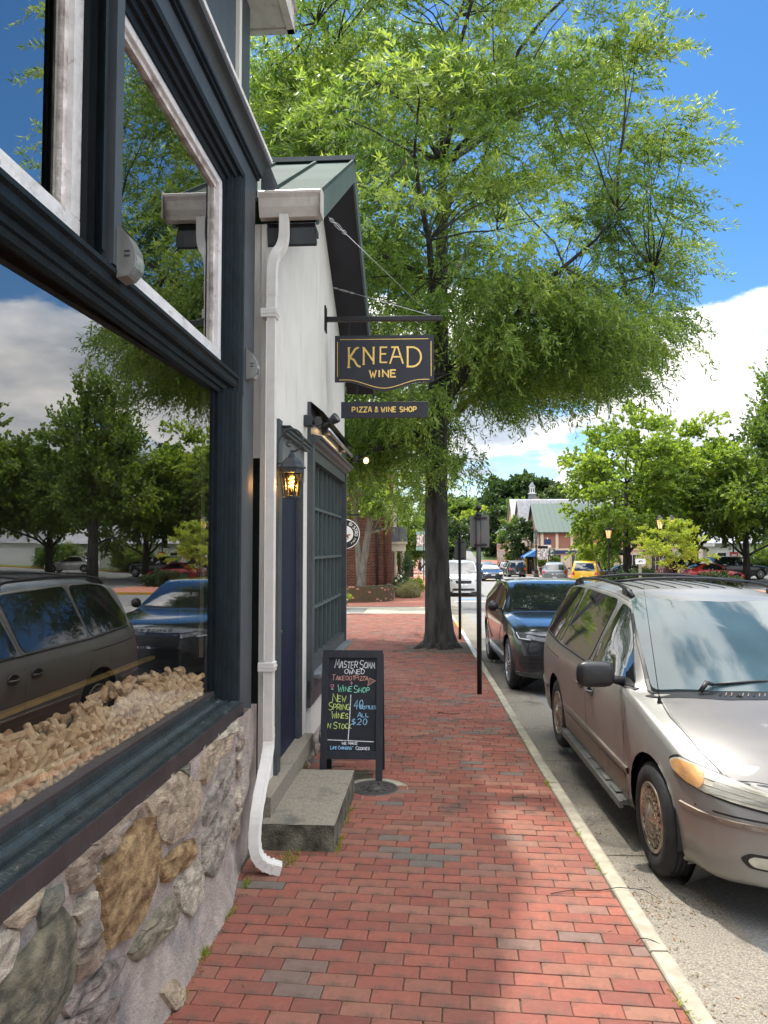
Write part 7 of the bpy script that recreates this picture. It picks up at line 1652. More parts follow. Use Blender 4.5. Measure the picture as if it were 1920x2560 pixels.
# round hanging sign SADDLE BISTRO (left part hidden by the shop)
RX, RY, RZ, RR_ = -2.30, 26.0, 2.305, .50
rs = thing('round_sign', 'round black and white bistro sign with horse and rider, half hidden by the shop', 'sign', (RX, RY, RZ))
def ring(mb, r0, r1, y_, n=48, mi=0):
    V = [(r_*math.cos(2*PI*j/n), y_, r_*math.sin(2*PI*j/n)) for r_ in (r0, r1) for j in range(n)]; mb.add(V, [(j, (j+1) % n, n+(j+1) % n, n+j)[::1] for j in range(n)], mi)
mb = MB(); mb.lathe([(0, -.02), (RR_, -.02), (RR_, .02), (0, .02)], 48, axis='Y', sm=False); mb.build('disc', 'sign_black', rs)
mb = MB(); mb.lathe([(RR_-.012, -.021), (RR_, -.026), (RR_+.012, -.02), (RR_+.012, .02)], 48, axis='Y'); mb.lathe([(.0, -.024), (.29, -.024), (.29, -.02)], 40, axis='Y', sm=False); mb.build('white_field', 'sign_white', rs)
mb = MB()
def arctext(txt, r, a0, step, h, w, sw_, flip=False):
    for k, ch in enumerate(txt):
        if ch == ' ': continue
        a = R(a0-step*k) if not flip else R(a0+step*k)
        rad_ = Vector((math.cos(a), 0, math.sin(a))); tan = Vector((math.sin(a), 0, -math.cos(a))); 
        if flip: rad_, tan = -rad_, -tan
        o = Vector((math.cos(a), 0, math.sin(a)))*r
        for st in GL[ch]: ribbon(mb, [((x_-.5)*w, (y_-.5)*h) for x_, y_ in st], sw_, lambda u, v, hh: tuple(o+tan*u+rad_*v+Vector((0, -.0215-hh, 0))), .002)
arctext('SADDLE BISTRO', .395, 152, 13.0, .10, .075, .020)
arctext('FARM', .395, -52, 9., .055, .04, .010, True)
mb.build('lettering', 'sign_white', rs)
# horse and rider silhouette as a raised plaque
def plq(poly, m, nm, y0=-.030, y1=-.0245): mb = MB(); mb.prism(poly, 'y', y0, y1); mb.build(nm, m, rs)
for poly in ([(-.14, .06), (-.10, .0), (.08, -.01), (.12, -.05), (.10, -.10), (-.08, -.09), (-.12, -.04)][::1], [(-.12, .02), (-.20, .10), (-.22, .06), (-.15, .13), (-.08, .04)], [(.10, -.02), (.18, .0), (.21, -.03), (.13, -.06)],
             [(-.08, -.08), (-.13, -.14), (-.09, -.20), (-.10, -.14), (-.05, -.09)], [(.06, -.08), (.10, -.13), (.06, -.2), (.14, -.13), (.11, -.07)], [(-.03, -.08), (-.03, -.17), (-.05, -.20), (.0, -.16), (.0, -.08)]):
    plq(poly, 'horse_red', 'horse')
for poly in ([(-.04, .03), (-.05, .14), (-.02, .17), (.01, .13), (.03, .02), (.0, -.03), (-.03, -.03)], [(-.045, .17), (-.05, .205), (-.02, .215), (-.005, .185), (-.02, .168)]): plq(poly, 'sign_black', 'rider', -.034, -.031)
mb = MB(); mb.beam((-1.2, 0, .66), (.55, 0, .66), .05, .05); mb.tube([(.0, 0, .50), (.0, 0, .64)], .012, 6)
for q in (-.1, .25): mb.tube([(q+.1*math.cos(a), 0, .73+.09*math.sin(a)) for a in fr(0, PI*1.6, 10)], .012, 5)
mb.build('sign_arm', 'metal_black', rs); mb = MB(); mb.box(-1.32, -1.18, -.06, .06, -2.6, 1.0); mb.build('sign_post', 'metal_black', rs)
# planters at the portico
def pot(X, Y, r, h, label, m_, foliage):
    t = thing('flower_pot', label, 'planter', (X, Y, gz(X, Y))); mb = MB(); mb.lathe([(0, 0), (r*.7, 0), (r*.9, h*.5), (r, h*.92), (r*1.06, h), (r*.92, h), (r*.85, h*.85), (0, h*.85)], 18); mb.build('pot', m_, t)
    rg_ = np.random.default_rng(int(X*100)+500)
    for nm, mt, n, rr_, hh, L, W_, up in foliage:
        C = np.array([(rg_.normal(0, rr_*.5), rg_.normal(0, rr_*.5), h+abs(rg_.normal(hh*.5, hh*.3))) for _ in range(n)])
        V, F, rnd, tw = sprays(C, rr_*.4, rg_, 10, .12+hh*.15, 8, L, W_, up, .8, 60); link(npmesh(nm, V, F, rnd, [mt]), nm, t)
    return t
t = pot(-.62, 35.6, .22, .42, 'dark pot with white hydrangea blooms by the portico column', 'pot_dark', [('foliage', 'leaf_dark', 22, .3, .5, .12, .07, 0)])
for dx, dz in ((-.12, .75), (.02, .86), (.16, .70), (.10, .95), (-.02, .66), (.2, .58)):
    mb = MB(); V = []; nn = 10
    mb.lathe([(0, -.075), (.05, -.06), (.075, -.02), (.07, .03), (.04, .065), (0, .075)], 10, (dx, -.18, dz)); mb.build('flower_head', 'petal', t)
pot(-.12, 34.9, .30, .26, 'low bowl with a spiky pale ornamental grass mound', 'pot_tan', [('grass_mound', 'grass_blade', 40, .36, .3, .38, .012, .6)])
pot(.22, 35.7, .22, .38, 'pot with trailing green plants and a few red flowers at the pavement edge', 'pot_dark', [('foliage', 'leaf_yellow', 30, .34, .45, .11, .05, .3), ('blossom', 'petal_red', 4, .3, .4, .05, .05, .2)])
pot(-.30, 36.4, .2, .3, 'pot with a tall thin dark cypress in front of the portico', 'pot_dark', [('foliage', 'leaf_dark', 40, .16, 1.5, .09, .03, -.3)])
pot(-2.55, 27.4, .22, .25, 'pot with white flowers at the base of the round sign post', 'pot_dark', [('foliage', 'leaf_yellow', 20, .26, .55, .09, .05, .1), ('blossom', 'petal_w', 8, .26, .2, .05, .04, .1)])
# litter bin far left + person
lb = thing('litter_bin', 'black litter bin on the distant sidewalk left of the walking woman', 'bin', (-.28, 72, gz(0, 72)))
mb = MB(); mb.box(-.42, .42, -.4, .4, .05, 1.15, bev=.03); mb.box(-.48, .48, -.46, .46, 1.15, 1.25, bev=.02); mb.build('bin_body', 'metal_black', lb)
pe = thing('person', 'woman in a sleeveless black outfit walking on the distant sidewalk', 'person', (.80, 79.5, gz(.8, 79.5)), R(8))
import bmesh
def skinfig(nm, joints, edges, m_, parent, sub=1):
    me = bpy.data.meshes.new(nm); me.from_pydata([j[0] for j in joints], edges, []); o = bpy.data.objects.new(nm, me); COL.objects.link(o)
    sk = o.modifiers.new('skin', 'SKIN'); sd = o.modifiers.new('sub', 'SUBSURF'); sd.levels = sub; sd.render_levels = sub
    for i, j in enumerate(joints): me.skin_vertices[0].data[i].radius = j[1]; 
    me.skin_vertices[0].data[0].use_root = True
    dg = bpy.context.evaluated_depsgraph_get(); m2 = bpy.data.meshes.new_from_object(o.evaluated_get(dg)); bpy.data.objects.remove(o)
    m2.materials.clear(); m2.materials.append(MATS[m_]); m2.polygons.foreach_set('use_smooth', [True]*len(m2.polygons)); return link(m2, nm, parent)
J = [((0, 0, .93), (.14, .10)), ((0, 0, 1.12), (.115, .085)), ((0, 0, 1.32), (.15, .10)), ((0, 0, 1.42), (.07, .06)), ((0, -.01, 1.49), (.045, .045)), ((0, -.02, 1.57), (.075, .085)), ((0, -.02, 1.66), (.06, .07)),
     ((-.09, 0, .86), (.085, .085)), ((-.10, -.10, .48), (.06, .06)), ((-.10, -.06, .10), (.035, .035)), ((-.10, -.18, .04), (.035, .03)),
     ((.09, 0, .86), (.085, .085)), ((.09, .06, .48), (.06, .06)), ((.09, .22, .14), (.035, .035)), ((.09, .14, .05), (.035, .03)),
     ((-.18, 0, 1.37), (.05, .05)), ((-.22, .06, 1.12), (.038, .038)), ((-.20, -.02, .90), (.03, .03)), ((-.19, -.05, .82), (.03, .02)), ((.18, 0, 1.37), (.05, .05)), ((.23, -.02, 1.12), (.038, .038)), ((.20, -.14, .96), (.03, .03)), ((.18, -.19, .92), (.03, .02))]
E_ = [(0, 1), (1, 2), (2, 3), (3, 4), (4, 5), (5, 6), (0, 7), (7, 8), (8, 9), (9, 10), (0, 11), (11, 12), (12, 13), (13, 14), (2, 15), (15, 16), (16, 17), (17, 18), (2, 19), (19, 20), (20, 21), (21, 22)]
skinfig('body', J, E_, 'skin', pe)
mb = MB(); mb.lathe([(.16, .52), (.175, .7), (.165, .92), (.135, 1.10), (.165, 1.30), (.13, 1.40), (.07, 1.43)], 16); o = mb.build('dress', 'cloth_black', pe); o.scale = (1.12, .80, 1)
mb = MB(); mb.lathe([(.0, 1.72), (.07, 1.70), (.095, 1.63), (.10, 1.52), (.09, 1.40), (.05, 1.34)], 12, (0, .025, 0)); mb.build('hair', 'hair', pe)
# banner across the far sidewalk
bn = thing('street_banner', 'pale green framed banner sign on a pole left of the oak trunk', 'banner', (.95, 62, gz(.9, 62)))
mb = MB(); mb.tube([(0, 0, 0), (0, 0, 4.2)], .045, 8); mb.build('pole', 'metal_black', bn)
mb = MB(); mb.box(-.62, .1, -.03, .03, 3.72, 4.0); mb.box(-.62, .1, -.03, .03, 2.45, 2.72); mb.build('green_board', 'sign_mint', bn)
mb = MB(); mb.box(-.58, .06, -.025, .025, 2.72, 3.72); mb.build('picture_panel', 'banner_pic', bn)
# ================================================================ SHOP ROW AT THE RIGHT
def house(name, label, X, Y, w, d, h, wall, roof, ridge='x', rh=2.2, wins=(), ground=None, rz=0, group='shops along the right side of the street', over=.3, storeys=2, gable=None):
    """facade at local x=0 facing -X (the street); w along Y, d depth along +X"""
    z = gz(X, Y)-.3; t = thing(name, label, 'shop', (X, Y, z), rz, group)
    mb = MB(); mb.box(0, d, 0, w, 0, h)
    if ridge == 'y': mb.prism([(0, h), (d, h), (d/2, h+rh)], 'y', 0, w)
    else: mb.prism([(0, h), (w, h), (w/2, h+rh)], 'x', 0, d)
    mb.build('wall', wall, t)
    mb = MB(); o = over; th = .12
    if ridge == 'y':
        for a, b, za, zb in ((-o, d/2, h-o*rh/(d/2), h+rh), (d/2, d+o, h+rh, h-o*rh/(d/2))):
            mb.add([(a, -o, za), (b, -o, zb), (b, w+o, zb), (a, w+o, za), (a, -o, za+th), (b, -o, zb+th), (b, w+o, zb+th), (a, w+o, za+th)], [(0, 3, 2, 1), (4, 5, 6, 7), (0, 1, 5, 4), (1, 2, 6, 5), (2, 3, 7, 6), (3, 0, 4, 7)])
            for k in range(int(w/.55)): y_ = k*.55; mb.add([(a, y_, za+th+.04), (b, y_, zb+th+.04), (b, y_+.05, zb+th+.04), (a, y_+.05, za+th+.04), (a, y_, za+th), (b, y_, zb+th), (b, y_+.05, zb+th), (a, y_+.05, za+th)], [(0, 1, 2, 3), (0, 4, 5, 1), (2, 6, 7, 3)])
    else:
        for a, b, za, zb in ((-o, w/2, h-o*rh/(w/2), h+rh), (w/2, w+o, h+rh, h-o*rh/(w/2))):
            mb.add([(-o, a, za), (-o, b, zb), (d, b, zb), (d, a, za), (-o, a, za+th), (-o, b, zb+th), (d, b, zb+th), (d, a, za+th)], [(0, 1, 2, 3), (7, 6, 5, 4), (0, 4, 5, 1), (2, 6, 7, 3), (1, 5, 6, 2), (3, 7, 4, 0)])
            for k in range(int(d/.55)): x_ = k*.55; mb.add([(x_, a, za+th+.04), (x_, b, zb+th+.04), (x_+.05, b, zb+th+.04), (x_+.05, a, za+th+.04), (x_, a, za+th), (x_, b, zb+th), (x_+.05, b, zb+th), (x_+.05, a, za+th)], [(3, 2, 1, 0), (0, 1, 5, 4), (2, 3, 7, 6)])
    mb.build('roof', roof, t)
    for face, a, b, z0, z1 in wins:
        mb = MB()
        if face == 'f':
            mb.box(-.06, .0, a-.08, b+.08, z0-.08, z1+.08); f = mb.build('window', 'cream', t); mb = MB(); mb.box(-.075, -.05, a, b, z0, z1); mb.build('pane', 'win_dark', f)
            mb = MB(); mb.box(-.09, -.07, (a+b)/2-.03, (a+b)/2+.03, z0, z1); mb.box(-.09, -.07, a, b, (z0+z1)/2-.03, (z0+z1)/2+.03); mb.build('glazing_bar', 'white_paint', f)
        else:
            mb.box(a-.08, b+.08, -.06, .0, z0-.08, z1+.08); f = mb.build('window', 'cream', t); mb = MB(); mb.box(a, b, -.075, -.05, z0, z1); mb.build('pane', 'win_dark', f)
            mb = MB(); mb.box((a+b)/2-.03, (a+b)/2+.03, -.09, -.07, z0, z1); mb.box(a, b, -.09, -.07, (z0+z1)/2-.03, (z0+z1)/2+.03); mb.build('glazing_bar', 'white_paint', f)
    return t
# nearest shop: cream ground floor, brick and pilaster upper floor, green roof
s1_ = house('shop_building', 'shop with green metal roof, cream ground floor and blue awnings, nearest of the row', 13.9, 84, 14, 26, 5.0, 'wall_brick_far', 'roof_green_far', 'x', 3.4, [('f', 1+2.6*k, 2.1+2.6*k, 3.7, 4.7) for k in range(5)], rz=R(-4))
mb = MB(); mb.box(-.18, .0, -.12, 14.05, .0, 3.1); mb.box(-.3, .0, -.2, 14.1, 3.0, 3.2); mb.box(-.02, 26, -.18, 0, 0, 3.1); mb.box(-.1, 26, -.3, 0, 3.0, 3.2); mb.build('shopfront', 'cream', s1_)
for k in range(7):
    mb = MB(); mb.box(.6+2.8*k, 2.4+2.8*k, -.24, -.185, .7, 2.6); f = mb.build('window', 'cream', s1_); mb = MB(); mb.box(.7+2.8*k, 2.3+2.8*k, -.27, -.243, .8, 2.5); mb.build('pane', 'win_dark', f)
    mb = MB(); 
    for q in (.4, .8, 1.2): mb.box(.7+2.8*k+q-.02, .7+2.8*k+q+.02, -.29, -.27, .8, 2.5)
    mb.build('glazing_bar', 'white_paint', f)
    mb = MB(); mb.box(.55+2.8*k-.25, .55+2.8*k-.05, -.30, -.19, 0, 3.0); mb.build('pilaster', 'cream', s1_)
for k in range(3): mb = MB(); mb.box(1.0+5*k, 4.4+5*k, -.36, -.305, 2.62, 2.98); mb.build('fascia_sign', 'sign_blue', s1_)
for k in range(6): mb = MB(); mb.box(-.10, -.001, .25+2.3*k, .55+2.3*k, 3.2, 4.95); mb.build('pilaster', 'cream', s1_); 
for k in range(16): mb = MB(); mb.box(.2+1.6*k, .5+1.6*k, -.10, -.001, 3.2, 4.95); mb.build('pilaster', 'cream', s1_)
for k in range(4):
    mb = MB(); mb.box(-.24, -.185, 1+3*k, 3.2+3*k, .6, 2.5); f = mb.build('window', 'win_dark', s1_)
for k in range(2):
    aw = MB(); y0 = .4+3.6*k; aw.add([(-.3, y0, 3.0), (-.3, y0+2.8, 3.0), (-1.5, y0+2.8, 2.3), (-1.5, y0, 2.3), (-1.5, y0+2.8, 2.1), (-1.5, y0, 2.1), (-.3, y0, 2.3), (-.3, y0+2.8, 2.3)], [(0, 1, 2, 3), (3, 2, 4, 5), (0, 3, 6), (1, 7, 2)])
    aw.build('awning', 'awning_blue', s1_)
house('shop_building', 'pale shop with a steep grey gabled roof and white gutter, second of the row', 15.0, 103, 9, 12, 6.0, 'wall_beige', 'roof_slate', 'x', 4.2, [('f', 1, 2.6, 1.2, 3.0), ('f', 5, 6.6, 1.2, 3.0), ('f', 3.6, 4.8, 4.2, 5.6)])
house('shop_building', 'yellow gabled shop with light grey metal roof, third of the row', 15.4, 114, 9, 12, 6.8, 'wall_yellow', 'roof_grey', 'x', 4.4, [('f', 1, 2.6, 1.2, 3.0), ('f', 5, 6.6, 1.2, 3.0), ('f', 3.6, 4.8, 4.2, 5.8), ('g', 1, 2.4, 4.2, 5.6)])
house('shop_building', 'brick shop with light grey metal roof, farthest of the row', 15.3, 125, 13, 10, 6.6, 'wall_brick_far', 'roof_grey', 'y', 3.6, [('f', 1+3*k, 2.4+3*k, 1.4, 3.4) for k in range(4)]+[('f', 1+3*k, 2.4+3*k, 4.4, 5.9) for k in range(4)]+[('g', 2, 3.4, 4.2, 5.7)])
house('shop_building', 'large building with a dark grey hipped roof and dormers behind the row', 19, 140, 20, 16, 8.5, 'wall_beige', 'roof_slate', 'y', 3.2, [('f', 1+3*k, 2.4+3*k, 6.5, 9) for k in range(6)])
cu = house('town_hall', 'yellow gabled hall with a white arched window on the hillside behind the shops', 29.5, 205, 14, 8, 8.3, 'wall_yellow', 'roof_slate', 'y', 3.0, [('g', 3, 5, 5, 7.5)])
cp = thing('cupola', 'white octagonal cupola with arched openings and a grey bell roof', 'cupola', (33.2, 211, 16.4)); cp.scale = (.58,)*3
mb = MB(); mb.box(-1.5, 1.5, -1.5, 1.5, -1.5, .9); mb.build('base', 'roof_slate', cp)
mb = MB(); mb.box(-1.75, 1.75, -1.75, 1.75, .9, 1.25); mb.lathe([(1.35, 1.25), (1.35, 4.1), (1.6, 4.2), (1.6, 4.35)], 8, sm=False); mb.build('drum', 'white_paint', cp)
for k in range(8): a = 2*PI*(k+.5)/8; mb = MB(); mb.obox((1.255*math.cos(a), 1.255*math.sin(a), 2.6), ((-math.sin(a), math.cos(a), 0), (math.cos(a), math.sin(a), 0), (0, 0, 1)), (.26, .03, 1.0)); mb.build('louvre_opening', 'win_dark', cp)
mb = MB(); mb.lathe([(1.65, 4.35), (1.3, 4.9), (.9, 5.6), (.5, 6.2), (.12, 6.6), (.05, 7.0), (0, 7.2)], 16); mb.build('bell_roof', 'roof_slate', cp)
# white house and outbuilding at the right
wh = thing('white_house', 'white clapboard house with a porch behind the red sign', 'house', (27.5, 73, gz(28, 73)-.2))
mb = MB(); mb.box(0, 16, 0, 9, 0, 3.0); mb.build('wall', 'white_paint', wh)
mb = MB(); mb.prism([(-.4, 3.0), (9.4, 3.0), (4.5, 5.0)], 'x', -.4, 16.4); mb.build('roof', 'roof_grey', wh)
for k in range(14): mb = MB(); mb.box(-.0, 16, -.025, .0, .2+.2*k, .385+.2*k); mb.build('clapboard', 'white_paint', wh)
for k in range(5): mb = MB(); mb.box(1.2+3.1*k, 2.2+3.1*k, -.05, -.03, .9, 2.2); f = mb.build('window', 'white_paint', wh); mb = MB(); mb.box(1.3+3.1*k, 2.1+3.1*k, -.07, -.05, 1.0, 2.1); mb.build('pane', 'win_dark', f)
for X_ in (-2.6, -.1): mb = MB(); mb.box(X_-.08, X_+.08, -1.6, -1.44, 0, 2.7); mb.build('porch_post', 'white_paint', wh)
mb = MB(); mb.box(-3, .4, -1.8, 0, 2.7, 2.95); mb.build('porch_roof', 'white_paint', wh)
mb = MB(); mb.box(-3, .4, -1.7, -1.6, .75, .85); mb.build('porch_railing', 'white_paint', wh)
wb = thing('outbuilding', 'low white building with dark ribbed roof, seen in the window reflection', 'building', (43, 75, gz(43, 75)-.2))
mb = MB(); mb.box(0, 9, 0, 6, 0, 2.6); mb.build('wall', 'white_paint', wb); mb = MB(); mb.prism([(-.4, 2.6), (6.4, 2.6), (3, 4.6)], 'x', -.4, 9.4); mb.build('roof', 'roof_slate', wb)
mb = MB(); mb.box(1, 2.6, -.03, 0, 1, 2.1); mb.build('window', 'win_dark', wb)
# red sign, P sign, wooden post sign
t = thing('red_sign', 'dark red information sign with white lettering in front of the white house', 'sign', (28.9, 69.5, gz(28.9, 69.5)))
mb = MB(); mb.box(-.36, .36, -.05, .05, .75, 1.95); mb.build('sign_panel', 'sign_red', t); mb = MB()
for zz, w_ in ((1.70, .24), (1.60, .20), (1.18, .24), (1.08, .22)): mb.box(-w_, w_, -.06, -.051, zz, zz+.055)
mb.build('white_lettering', 'sign_white', t); mb = MB(); mb.box(-.33, -.27, -.03, .03, 0, .75); mb.box(.27, .33, -.03, .03, 0, .75); mb.tube([(0, .1, 0), (0, .1, 3.9)], .07, 8); mb.build('legs', 'metal_black', t)
t = thing('parking_sign', 'dark green parking sign with a white P and arrow in front of the cream shop', 'sign', (14.6, 80, gz(14.6, 80)))
mb = MB(); mb.box(-.30, .30, -.03, .03, 2.0, 2.8); mb.build('sign_panel', 'sign_green', t); mb = MB(); mb.tube([(0, .05, 0), (0, .05, 2.8)], .05, 8); mb.build('pole', 'metal_black', t)
mb = MB(); text(mb, 'P', -.12, 2.38, .30, .24, lambda u, v, h: (u, -.031-h, v), .06, thick=.01); ribbon(mb, [(.16, 2.18), (-.16, 2.18)], .05, lambda u, v, h: (u, -.031-h, v), .01); ribbon(mb, [(-.04, 2.27), (-.16, 2.18), (-.04, 2.09)], .05, lambda u, v, h: (u, -.031-h, v), .012); mb.build('lettering', 'sign_white', t)
t = thing('post_sign', 'small white sign with a black emblem on a weathered wooden post', 'sign', (12.0, 40.6, gz(12, 40.6)))
mb = MB(); mb.box(-.06, .06, -.05, .05, 0, 1.85); mb.build('post', 'wood_post', t); mb = MB(); mb.box(-.25, .27, -.075, -.05, 1.50, 1.78); mb.build('sign_panel', 'sign_white', t)
mb = MB(); mb.prism([(-.12, 1.62), (-.02, 1.60), (.0, 1.66), (.10, 1.62), (.14, 1.64), (.04, 1.69), (-.03, 1.70), (-.06, 1.66)], 'y', -.078, -.0752); mb.build('emblem', 'sign_black', t)
# street lamps
def street_lamp(X, Y, H, label, lit=False, twin=False):
    z = gz(X, Y); t = thing('street_lamp', label, 'street lamp', (X, Y, z), 0, 'traditional black street lamps')
    mb = MB(); mb.lathe([(.26, 0), (.26, .18), (.2, .24), (.17, .55), (.22, .62), (.11, .75), (.075, 1.0), (.06, H*.5), (.05, H-1.0), (.09, H-.95), (.05, H-.9)], 14); mb.build('pole', 'metal_black', t)
    for dx in ((0,) if not twin else (-.35, .35)):
        if twin: mb = MB(); mb.tube([(0, 0, H-1.05), (dx*.6, 0, H-1.12), (dx, 0, H-.92)], .03, 6); mb.build('arm', 'metal_black', t)
        mb = MB(); mb.lathe([(.12, H-.88), (.21, H-.36)], 6, (dx, 0, 0), sm=False); mb.build('lantern_glass', 'bulb_soft' if lit else 'lens_grey', t)
        mb = MB(); mb.lathe([(.26, H-.36), (.22, H-.28), (.10, H-.12), (.03, H-.06), (.03, H), (0, H+.03)], 6, (dx, 0, 0), sm=False); mb.lathe([(.06, H-.95), (.13, H-.88), (.10, H-.87)], 6, (dx, 0, 0))
        for k in range(6): a = 2*PI*k/6; mb.beam((dx+.125*math.cos(a), .125*math.sin(a), H-.88), (dx+.215*math.cos(a), .215*math.sin(a), H-.36), .022, .022)
        mb.build('lantern_roof', 'metal_black', t)
    return t
la = street_lamp(11.95, 73.8, 4.65, 'unlit black street lamp on the brick pavement before the shops')
street_lamp(13.3, 52, 4.05, 'lit street lamp half hidden by the maple, right of the yellow car', True)
street_lamp(15.5, 47, 4.5, 'lit twin street lamp behind the small bright tree', True, True)
t = thing('hanging_banner', 'dark banner with a crowd picture hanging from the lamp', 'banner', (11.95, 73.8, gz(12, 73.8)), 0, 'banners hanging from the lamp')
mb = MB(); mb.box(.15, 1.1, -.02, .02, 1.7, 2.95); mb.build('cloth', 'banner_pic', t); mb = MB(); mb.box(.0, 1.15, -.03, .03, 2.95, 3.0); mb.box(.15, 1.1, -.025, .025, 2.75, 2.95); mb.build('rod', 'metal_black', t)
t = thing('hanging_banner', 'navy and white projecting shop sign beside the banner', 'banner', (13.8, 78, gz(14, 78)), 0, 'banners hanging from the lamp')
mb = MB(); mb.box(-.35, .35, -.03, .03, 3.2, 3.75); mb.build('navy_panel', 'sign_blue', t); mb = MB(); mb.box(-.35, .35, -.03, .03, 2.9, 3.16); mb.tube([(0, .05, 0), (0, .05, 3.9)], .03, 6); mb.build('white_panel', 'sign_white', t)
# flags
def flag(X, Y, zb, label, s=1.0):
    z = gz(X, Y); t = thing('flag', label, 'flag', (X, Y, z+zb)); mb = MB(); mb.tube([(0, 0, 0), (.5*s, 0, 1.3*s)], .03, 6); mb.build('pole', 'wood_post', t)
    nx, ny = 10, 13; 
    for nm, rng_x, rows, m_ in (('red_stripes', (0, nx), [r for r in range(ny) if r % 2 == 0], 'fabric_red'), ('white_stripes', (0, nx), [r for r in range(ny) if r % 2], 'fabric_white')):
        mb = MB()
        for r in rows:
            for i in range(nx):
                if r >= 6 and i < 4: continue
                f = lambda a, b: (.5*s-.30*s*(1-b/ny)+.45*s*a/nx*.8, -.02+.06*math.sin(a*.9), 1.25*s-1.25*s*(a/nx)*.75-.7*s*(1-b/ny))
                mb.add([f(i, r), f(i+1, r), f(i+1, r+1), f(i, r+1)], [(0, 1, 2, 3)])
        mb.build(nm, m_, t)
    mb = MB()
    for r in range(6, ny):
        for i in range(4): mb.add([f(i, r), f(i+1, r), f(i+1, r+1), f(i, r+1)], [(0, 1, 2, 3)])
    mb.build('canton', 'fabric_blue', t)
flag(14.2, 112, 2.4, 'striped flag on a slanted pole by the far shops', 2.4)
flag(24.9, 71.2, 1.6, 'striped flag hanging at the white porch', 1.6)
# hydrant, bollards, bins, a-boards on the right pavement
t = thing('fire_hydrant', 'small orange fire hydrant on the brick pavement', 'fire hydrant', (10.9+2.3, 93, gz(13, 93)))
mb = MB(); mb.lathe([(.2, 0), (.2, .08), (.14, .1), (.14, .75), (.18, .78), (.17, .88), (.1, 1.0), (.04, 1.05), (0, 1.06)], 14); mb.tube([(-.25, 0, .6), (.25, 0, .6)], .07, 8); mb.build('barrel', 'hydrant', t)
t = thing('bollard', 'yellow bollard beside the hydrant', 'bollard', (13.7, 92, gz(13.7, 92))); mb = MB(); mb.tube([(0, 0, 0), (0, 0, 1.9), (0, 0, 1.98)], [.16, .16, .06], 12); mb.build('post', 'bollard_yellow', t)
t = thing('litter_bin', 'black litter bin next to the yellow bollard', 'bin', (14.3, 91.5, gz(14, 91.5))); mb = MB(); mb.lathe([(.32, 0), (.36, .1), (.36, 1.3), (.38, 1.35), (.3, 1.5), (0, 1.52)], 14); mb.build('bin_body', 'metal_black', t)
t = thing('a_board', 'orange and green A-board on the brick pavement by the bin', 'A-frame sign', (15.0, 91, gz(15, 91))); mb = MB(); mb.add([(-.35, -.3, 0), (.35, -.3, 0), (.35, .0, 1.4), (-.35, .0, 1.4), (-.35, .3, 0), (.35, .3, 0)], [(0, 1, 2, 3), (3, 2, 5, 4)]); mb.build('board', 'wood_post', t); mb = MB(); mb.add([(-.28, -.30, .2), (.28, -.30, .2), (.28, -.06, 1.25), (-.28, -.06, 1.25)], [(0, 1, 2, 3)]); mb.build('panel', 'sign_green', t)
for i, (X, Y) in enumerate(((13.9, 82), (15.0, 80.5))):
    bush('planter_shrub', ('round shrub in the pot left of the shop door', 'round shrub in a pot under the blue awning')[i], X, Y, .5, .5, .55, 'leaf_mid', 60+i, 26, .16, .1, cat='shrub').location[2] += 1.0
    t = thing('shrub_pot', ('tall dark pot under the left shrub', 'tall dark pot under the right shrub')[i], 'pot', (X, Y, gz(X, Y))); mb = MB(); mb.lathe([(.25, 0), (.25, .05), (.18, .1), (.34, .75), (.38, .8), (.30, .8), (0, .75)], 14); mb.build('pot', 'pot_dark', t)
# ================================================================ SMALL DEBRIS
random.seed(5); rgd = np.random.default_rng(5)
def leaves_at(P, L, W_, flat=1.):
    n = len(P); D = rgd.normal(size=(n, 3)); D[:, 2] *= .12; D = unit_rows(D); N_ = np.tile([0, 0, 1.], (n, 1))+rgd.normal(size=(n, 3))*.25
    return leaf_quads(P, D, unit_rows(N_), L*rgd.uniform(.6, 1.3, n), W_*rgd.uniform(.6, 1.3, n))
P = []
for cx, cy, n, sx_, sy_ in ((1.33, 4.35, 90, .06, .18), (1.34, 5.6, 60, .06, .25), (1.36, 3.35, 40, .08, .15), (1.33, 7.2, 40, .07, .3), (1.45, 3.05, 30, .1, .12), (1.5, 4.4, 30, .12, .1)):
    for k in range(n): X = random.gauss(cx, sx_); Y = random.gauss(cy, sy_); P.append((max(1.21, X), Y, gz(X, Y)-.136))
for k in range(80): X = random.uniform(1.25, 2.1); Y = random.uniform(2.6, 9); P.append((X, Y, gz(X, Y)-.136))
for k in range(70): X = random.uniform(-.9, 1.0); Y = random.uniform(2.6, 9); P.append((X, Y, gz(X, Y)+.004))
for k in range(160):
    Y = random.uniform(2.6, 4.7); X = wallx(Y)+.06+abs(random.gauss(0, .025)); P.append((X, Y, gz(X, Y)+.004))
for k in range(70): p_ = local(random.uniform(.06, .30), random.uniform(4.50, 4.74)); P.append((p_[0], p_[1], gz(*p_)+.006))
V, F = leaves_at(np.array(P), .030, .008)
link(npmesh('leaf_litter', V, F, rgd.random(len(F)), ['dead_leaf']), 'leaf_litter', label='scattered dry leaves and seed litter along the kerb and wall base', cat='litter', kind='stuff')
P = []; D = []
for k in range(260):
    c = random.choice([(2.75, 0), (3.15, 0), (3.9, 0), (4.25, 0), (4.6, 1), (4.66, 1), (4.55, 1), (3.5, 0)]); Y = c[0]+random.gauss(0, .03); X = wallx(Y)+.065+random.uniform(0, .03)+(.12 if c[1] else 0)+(random.uniform(0, .1) if c[1] else 0); P.append((X, Y, gz(X, Y))); D.append((random.gauss(0, .5), random.gauss(0, .5), 1))
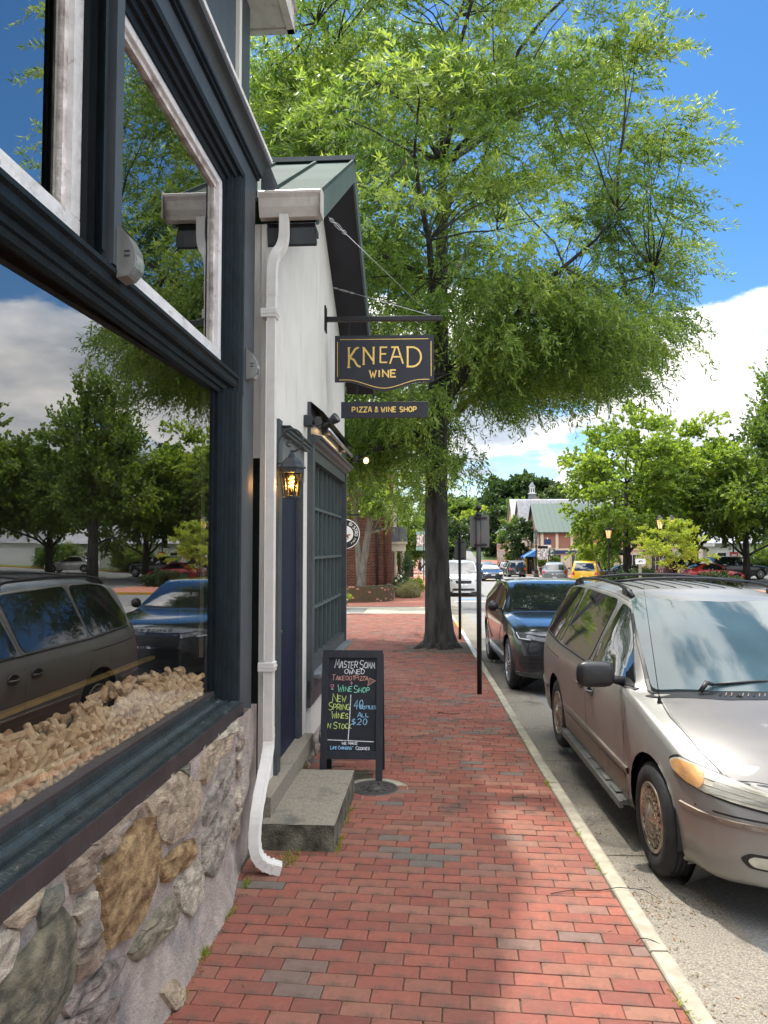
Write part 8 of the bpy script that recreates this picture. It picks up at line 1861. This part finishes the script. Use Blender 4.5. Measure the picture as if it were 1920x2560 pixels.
for k in range(160): Y = random.choice([3.2, 4.6, 5.05, 7.6, 6.2])+random.gauss(0, .06); X = kx(Y)-.004+random.gauss(0, .006); P.append((X, Y, gz(X, Y)-.004)); D.append((random.gauss(0, .7), random.gauss(0, .7), .6))
for k in range(120): p_ = local(.505+random.uniform(0, .02), random.choice([4.8, 4.95, 5.3, 5.5])+random.gauss(0, .05)); P.append((p_[0], p_[1], gz(*p_))); D.append((random.gauss(0.3, .5), random.gauss(0, .5), .8))
P = np.array(P); D = unit_rows(np.array(D)); V, F = leaf_quads(P, D, unit_rows(rgd.normal(size=P.shape)), .035*rgd.uniform(.5, 1.4, len(P)), np.full(len(P), .005))
link(npmesh('weeds', V, F, rgd.random(len(F)), ['leaf_yellow']), 'weeds', label='tiny weeds and moss in the joints at the wall foot and kerb', cat='weeds', kind='stuff')
def twig(pts, r, label):
    t = MB(); t.tube(pts, r, 5); o = t.build('twig', 'bark', None, label=label, cat='twig')
Z = lambda X, Y, h=.006: (X, Y, gz(X, Y)+h)
twig([Z(.74, 4.20), Z(.86, 4.235, .012), Z(1.0, 4.24, .008), Z(1.12, 4.27, .016), Z(1.25, 4.25, .012), Z(1.33, 4.24, -.03)], [.0022, .0028, .0028, .0025, .002, .001], 'long thin twig lying across the kerb beside the front wheel')
twig([(1.10+.07*math.cos(a), 3.62+.10*math.sin(a), gz(1.1, 3.62)+.010-.01*math.cos(a)) for a in fr(2.6, -.6, 10)], .002, 'small curled tendril lying on the kerb edge')
twig([Z(.30, 9.0), Z(.46, 8.9), Z(.55, 8.95)], .004, 'short twig on the shaded bricks before the oak')
t = MB()
for k in range(10): a = random.uniform(-.6, .6); t.tube([(1.34, 2.98, gz(1.3, 3)-.13), (1.34+.07*math.cos(a), 2.98+.07*math.sin(a)*.6, gz(1.3, 3)-.115), (1.34+.15*math.cos(a), 2.98+.14*math.sin(a)*.6, gz(1.3, 3)-.13)], [.003, .006, .001], 5)
t.build('fallen_sprig', 'lawn_leaf', None, label='fallen green leafy sprig in the gutter at the bottom right', cat='sprig')
mb = MB(); mb.add([(1.78, 3.08, gz(1.8, 3)-.134), (1.84, 3.05, gz(1.8, 3)-.128), (1.87, 3.11, gz(1.8, 3)-.131), (1.84, 3.15, gz(1.8, 3)-.122), (1.79, 3.14, gz(1.8, 3)-.13)], [(0, 1, 2, 3, 4)]); mb.build('fallen_leaf', 'rust_leaf', None, label='single dry orange leaf on the gutter at the lower right', cat='leaf')
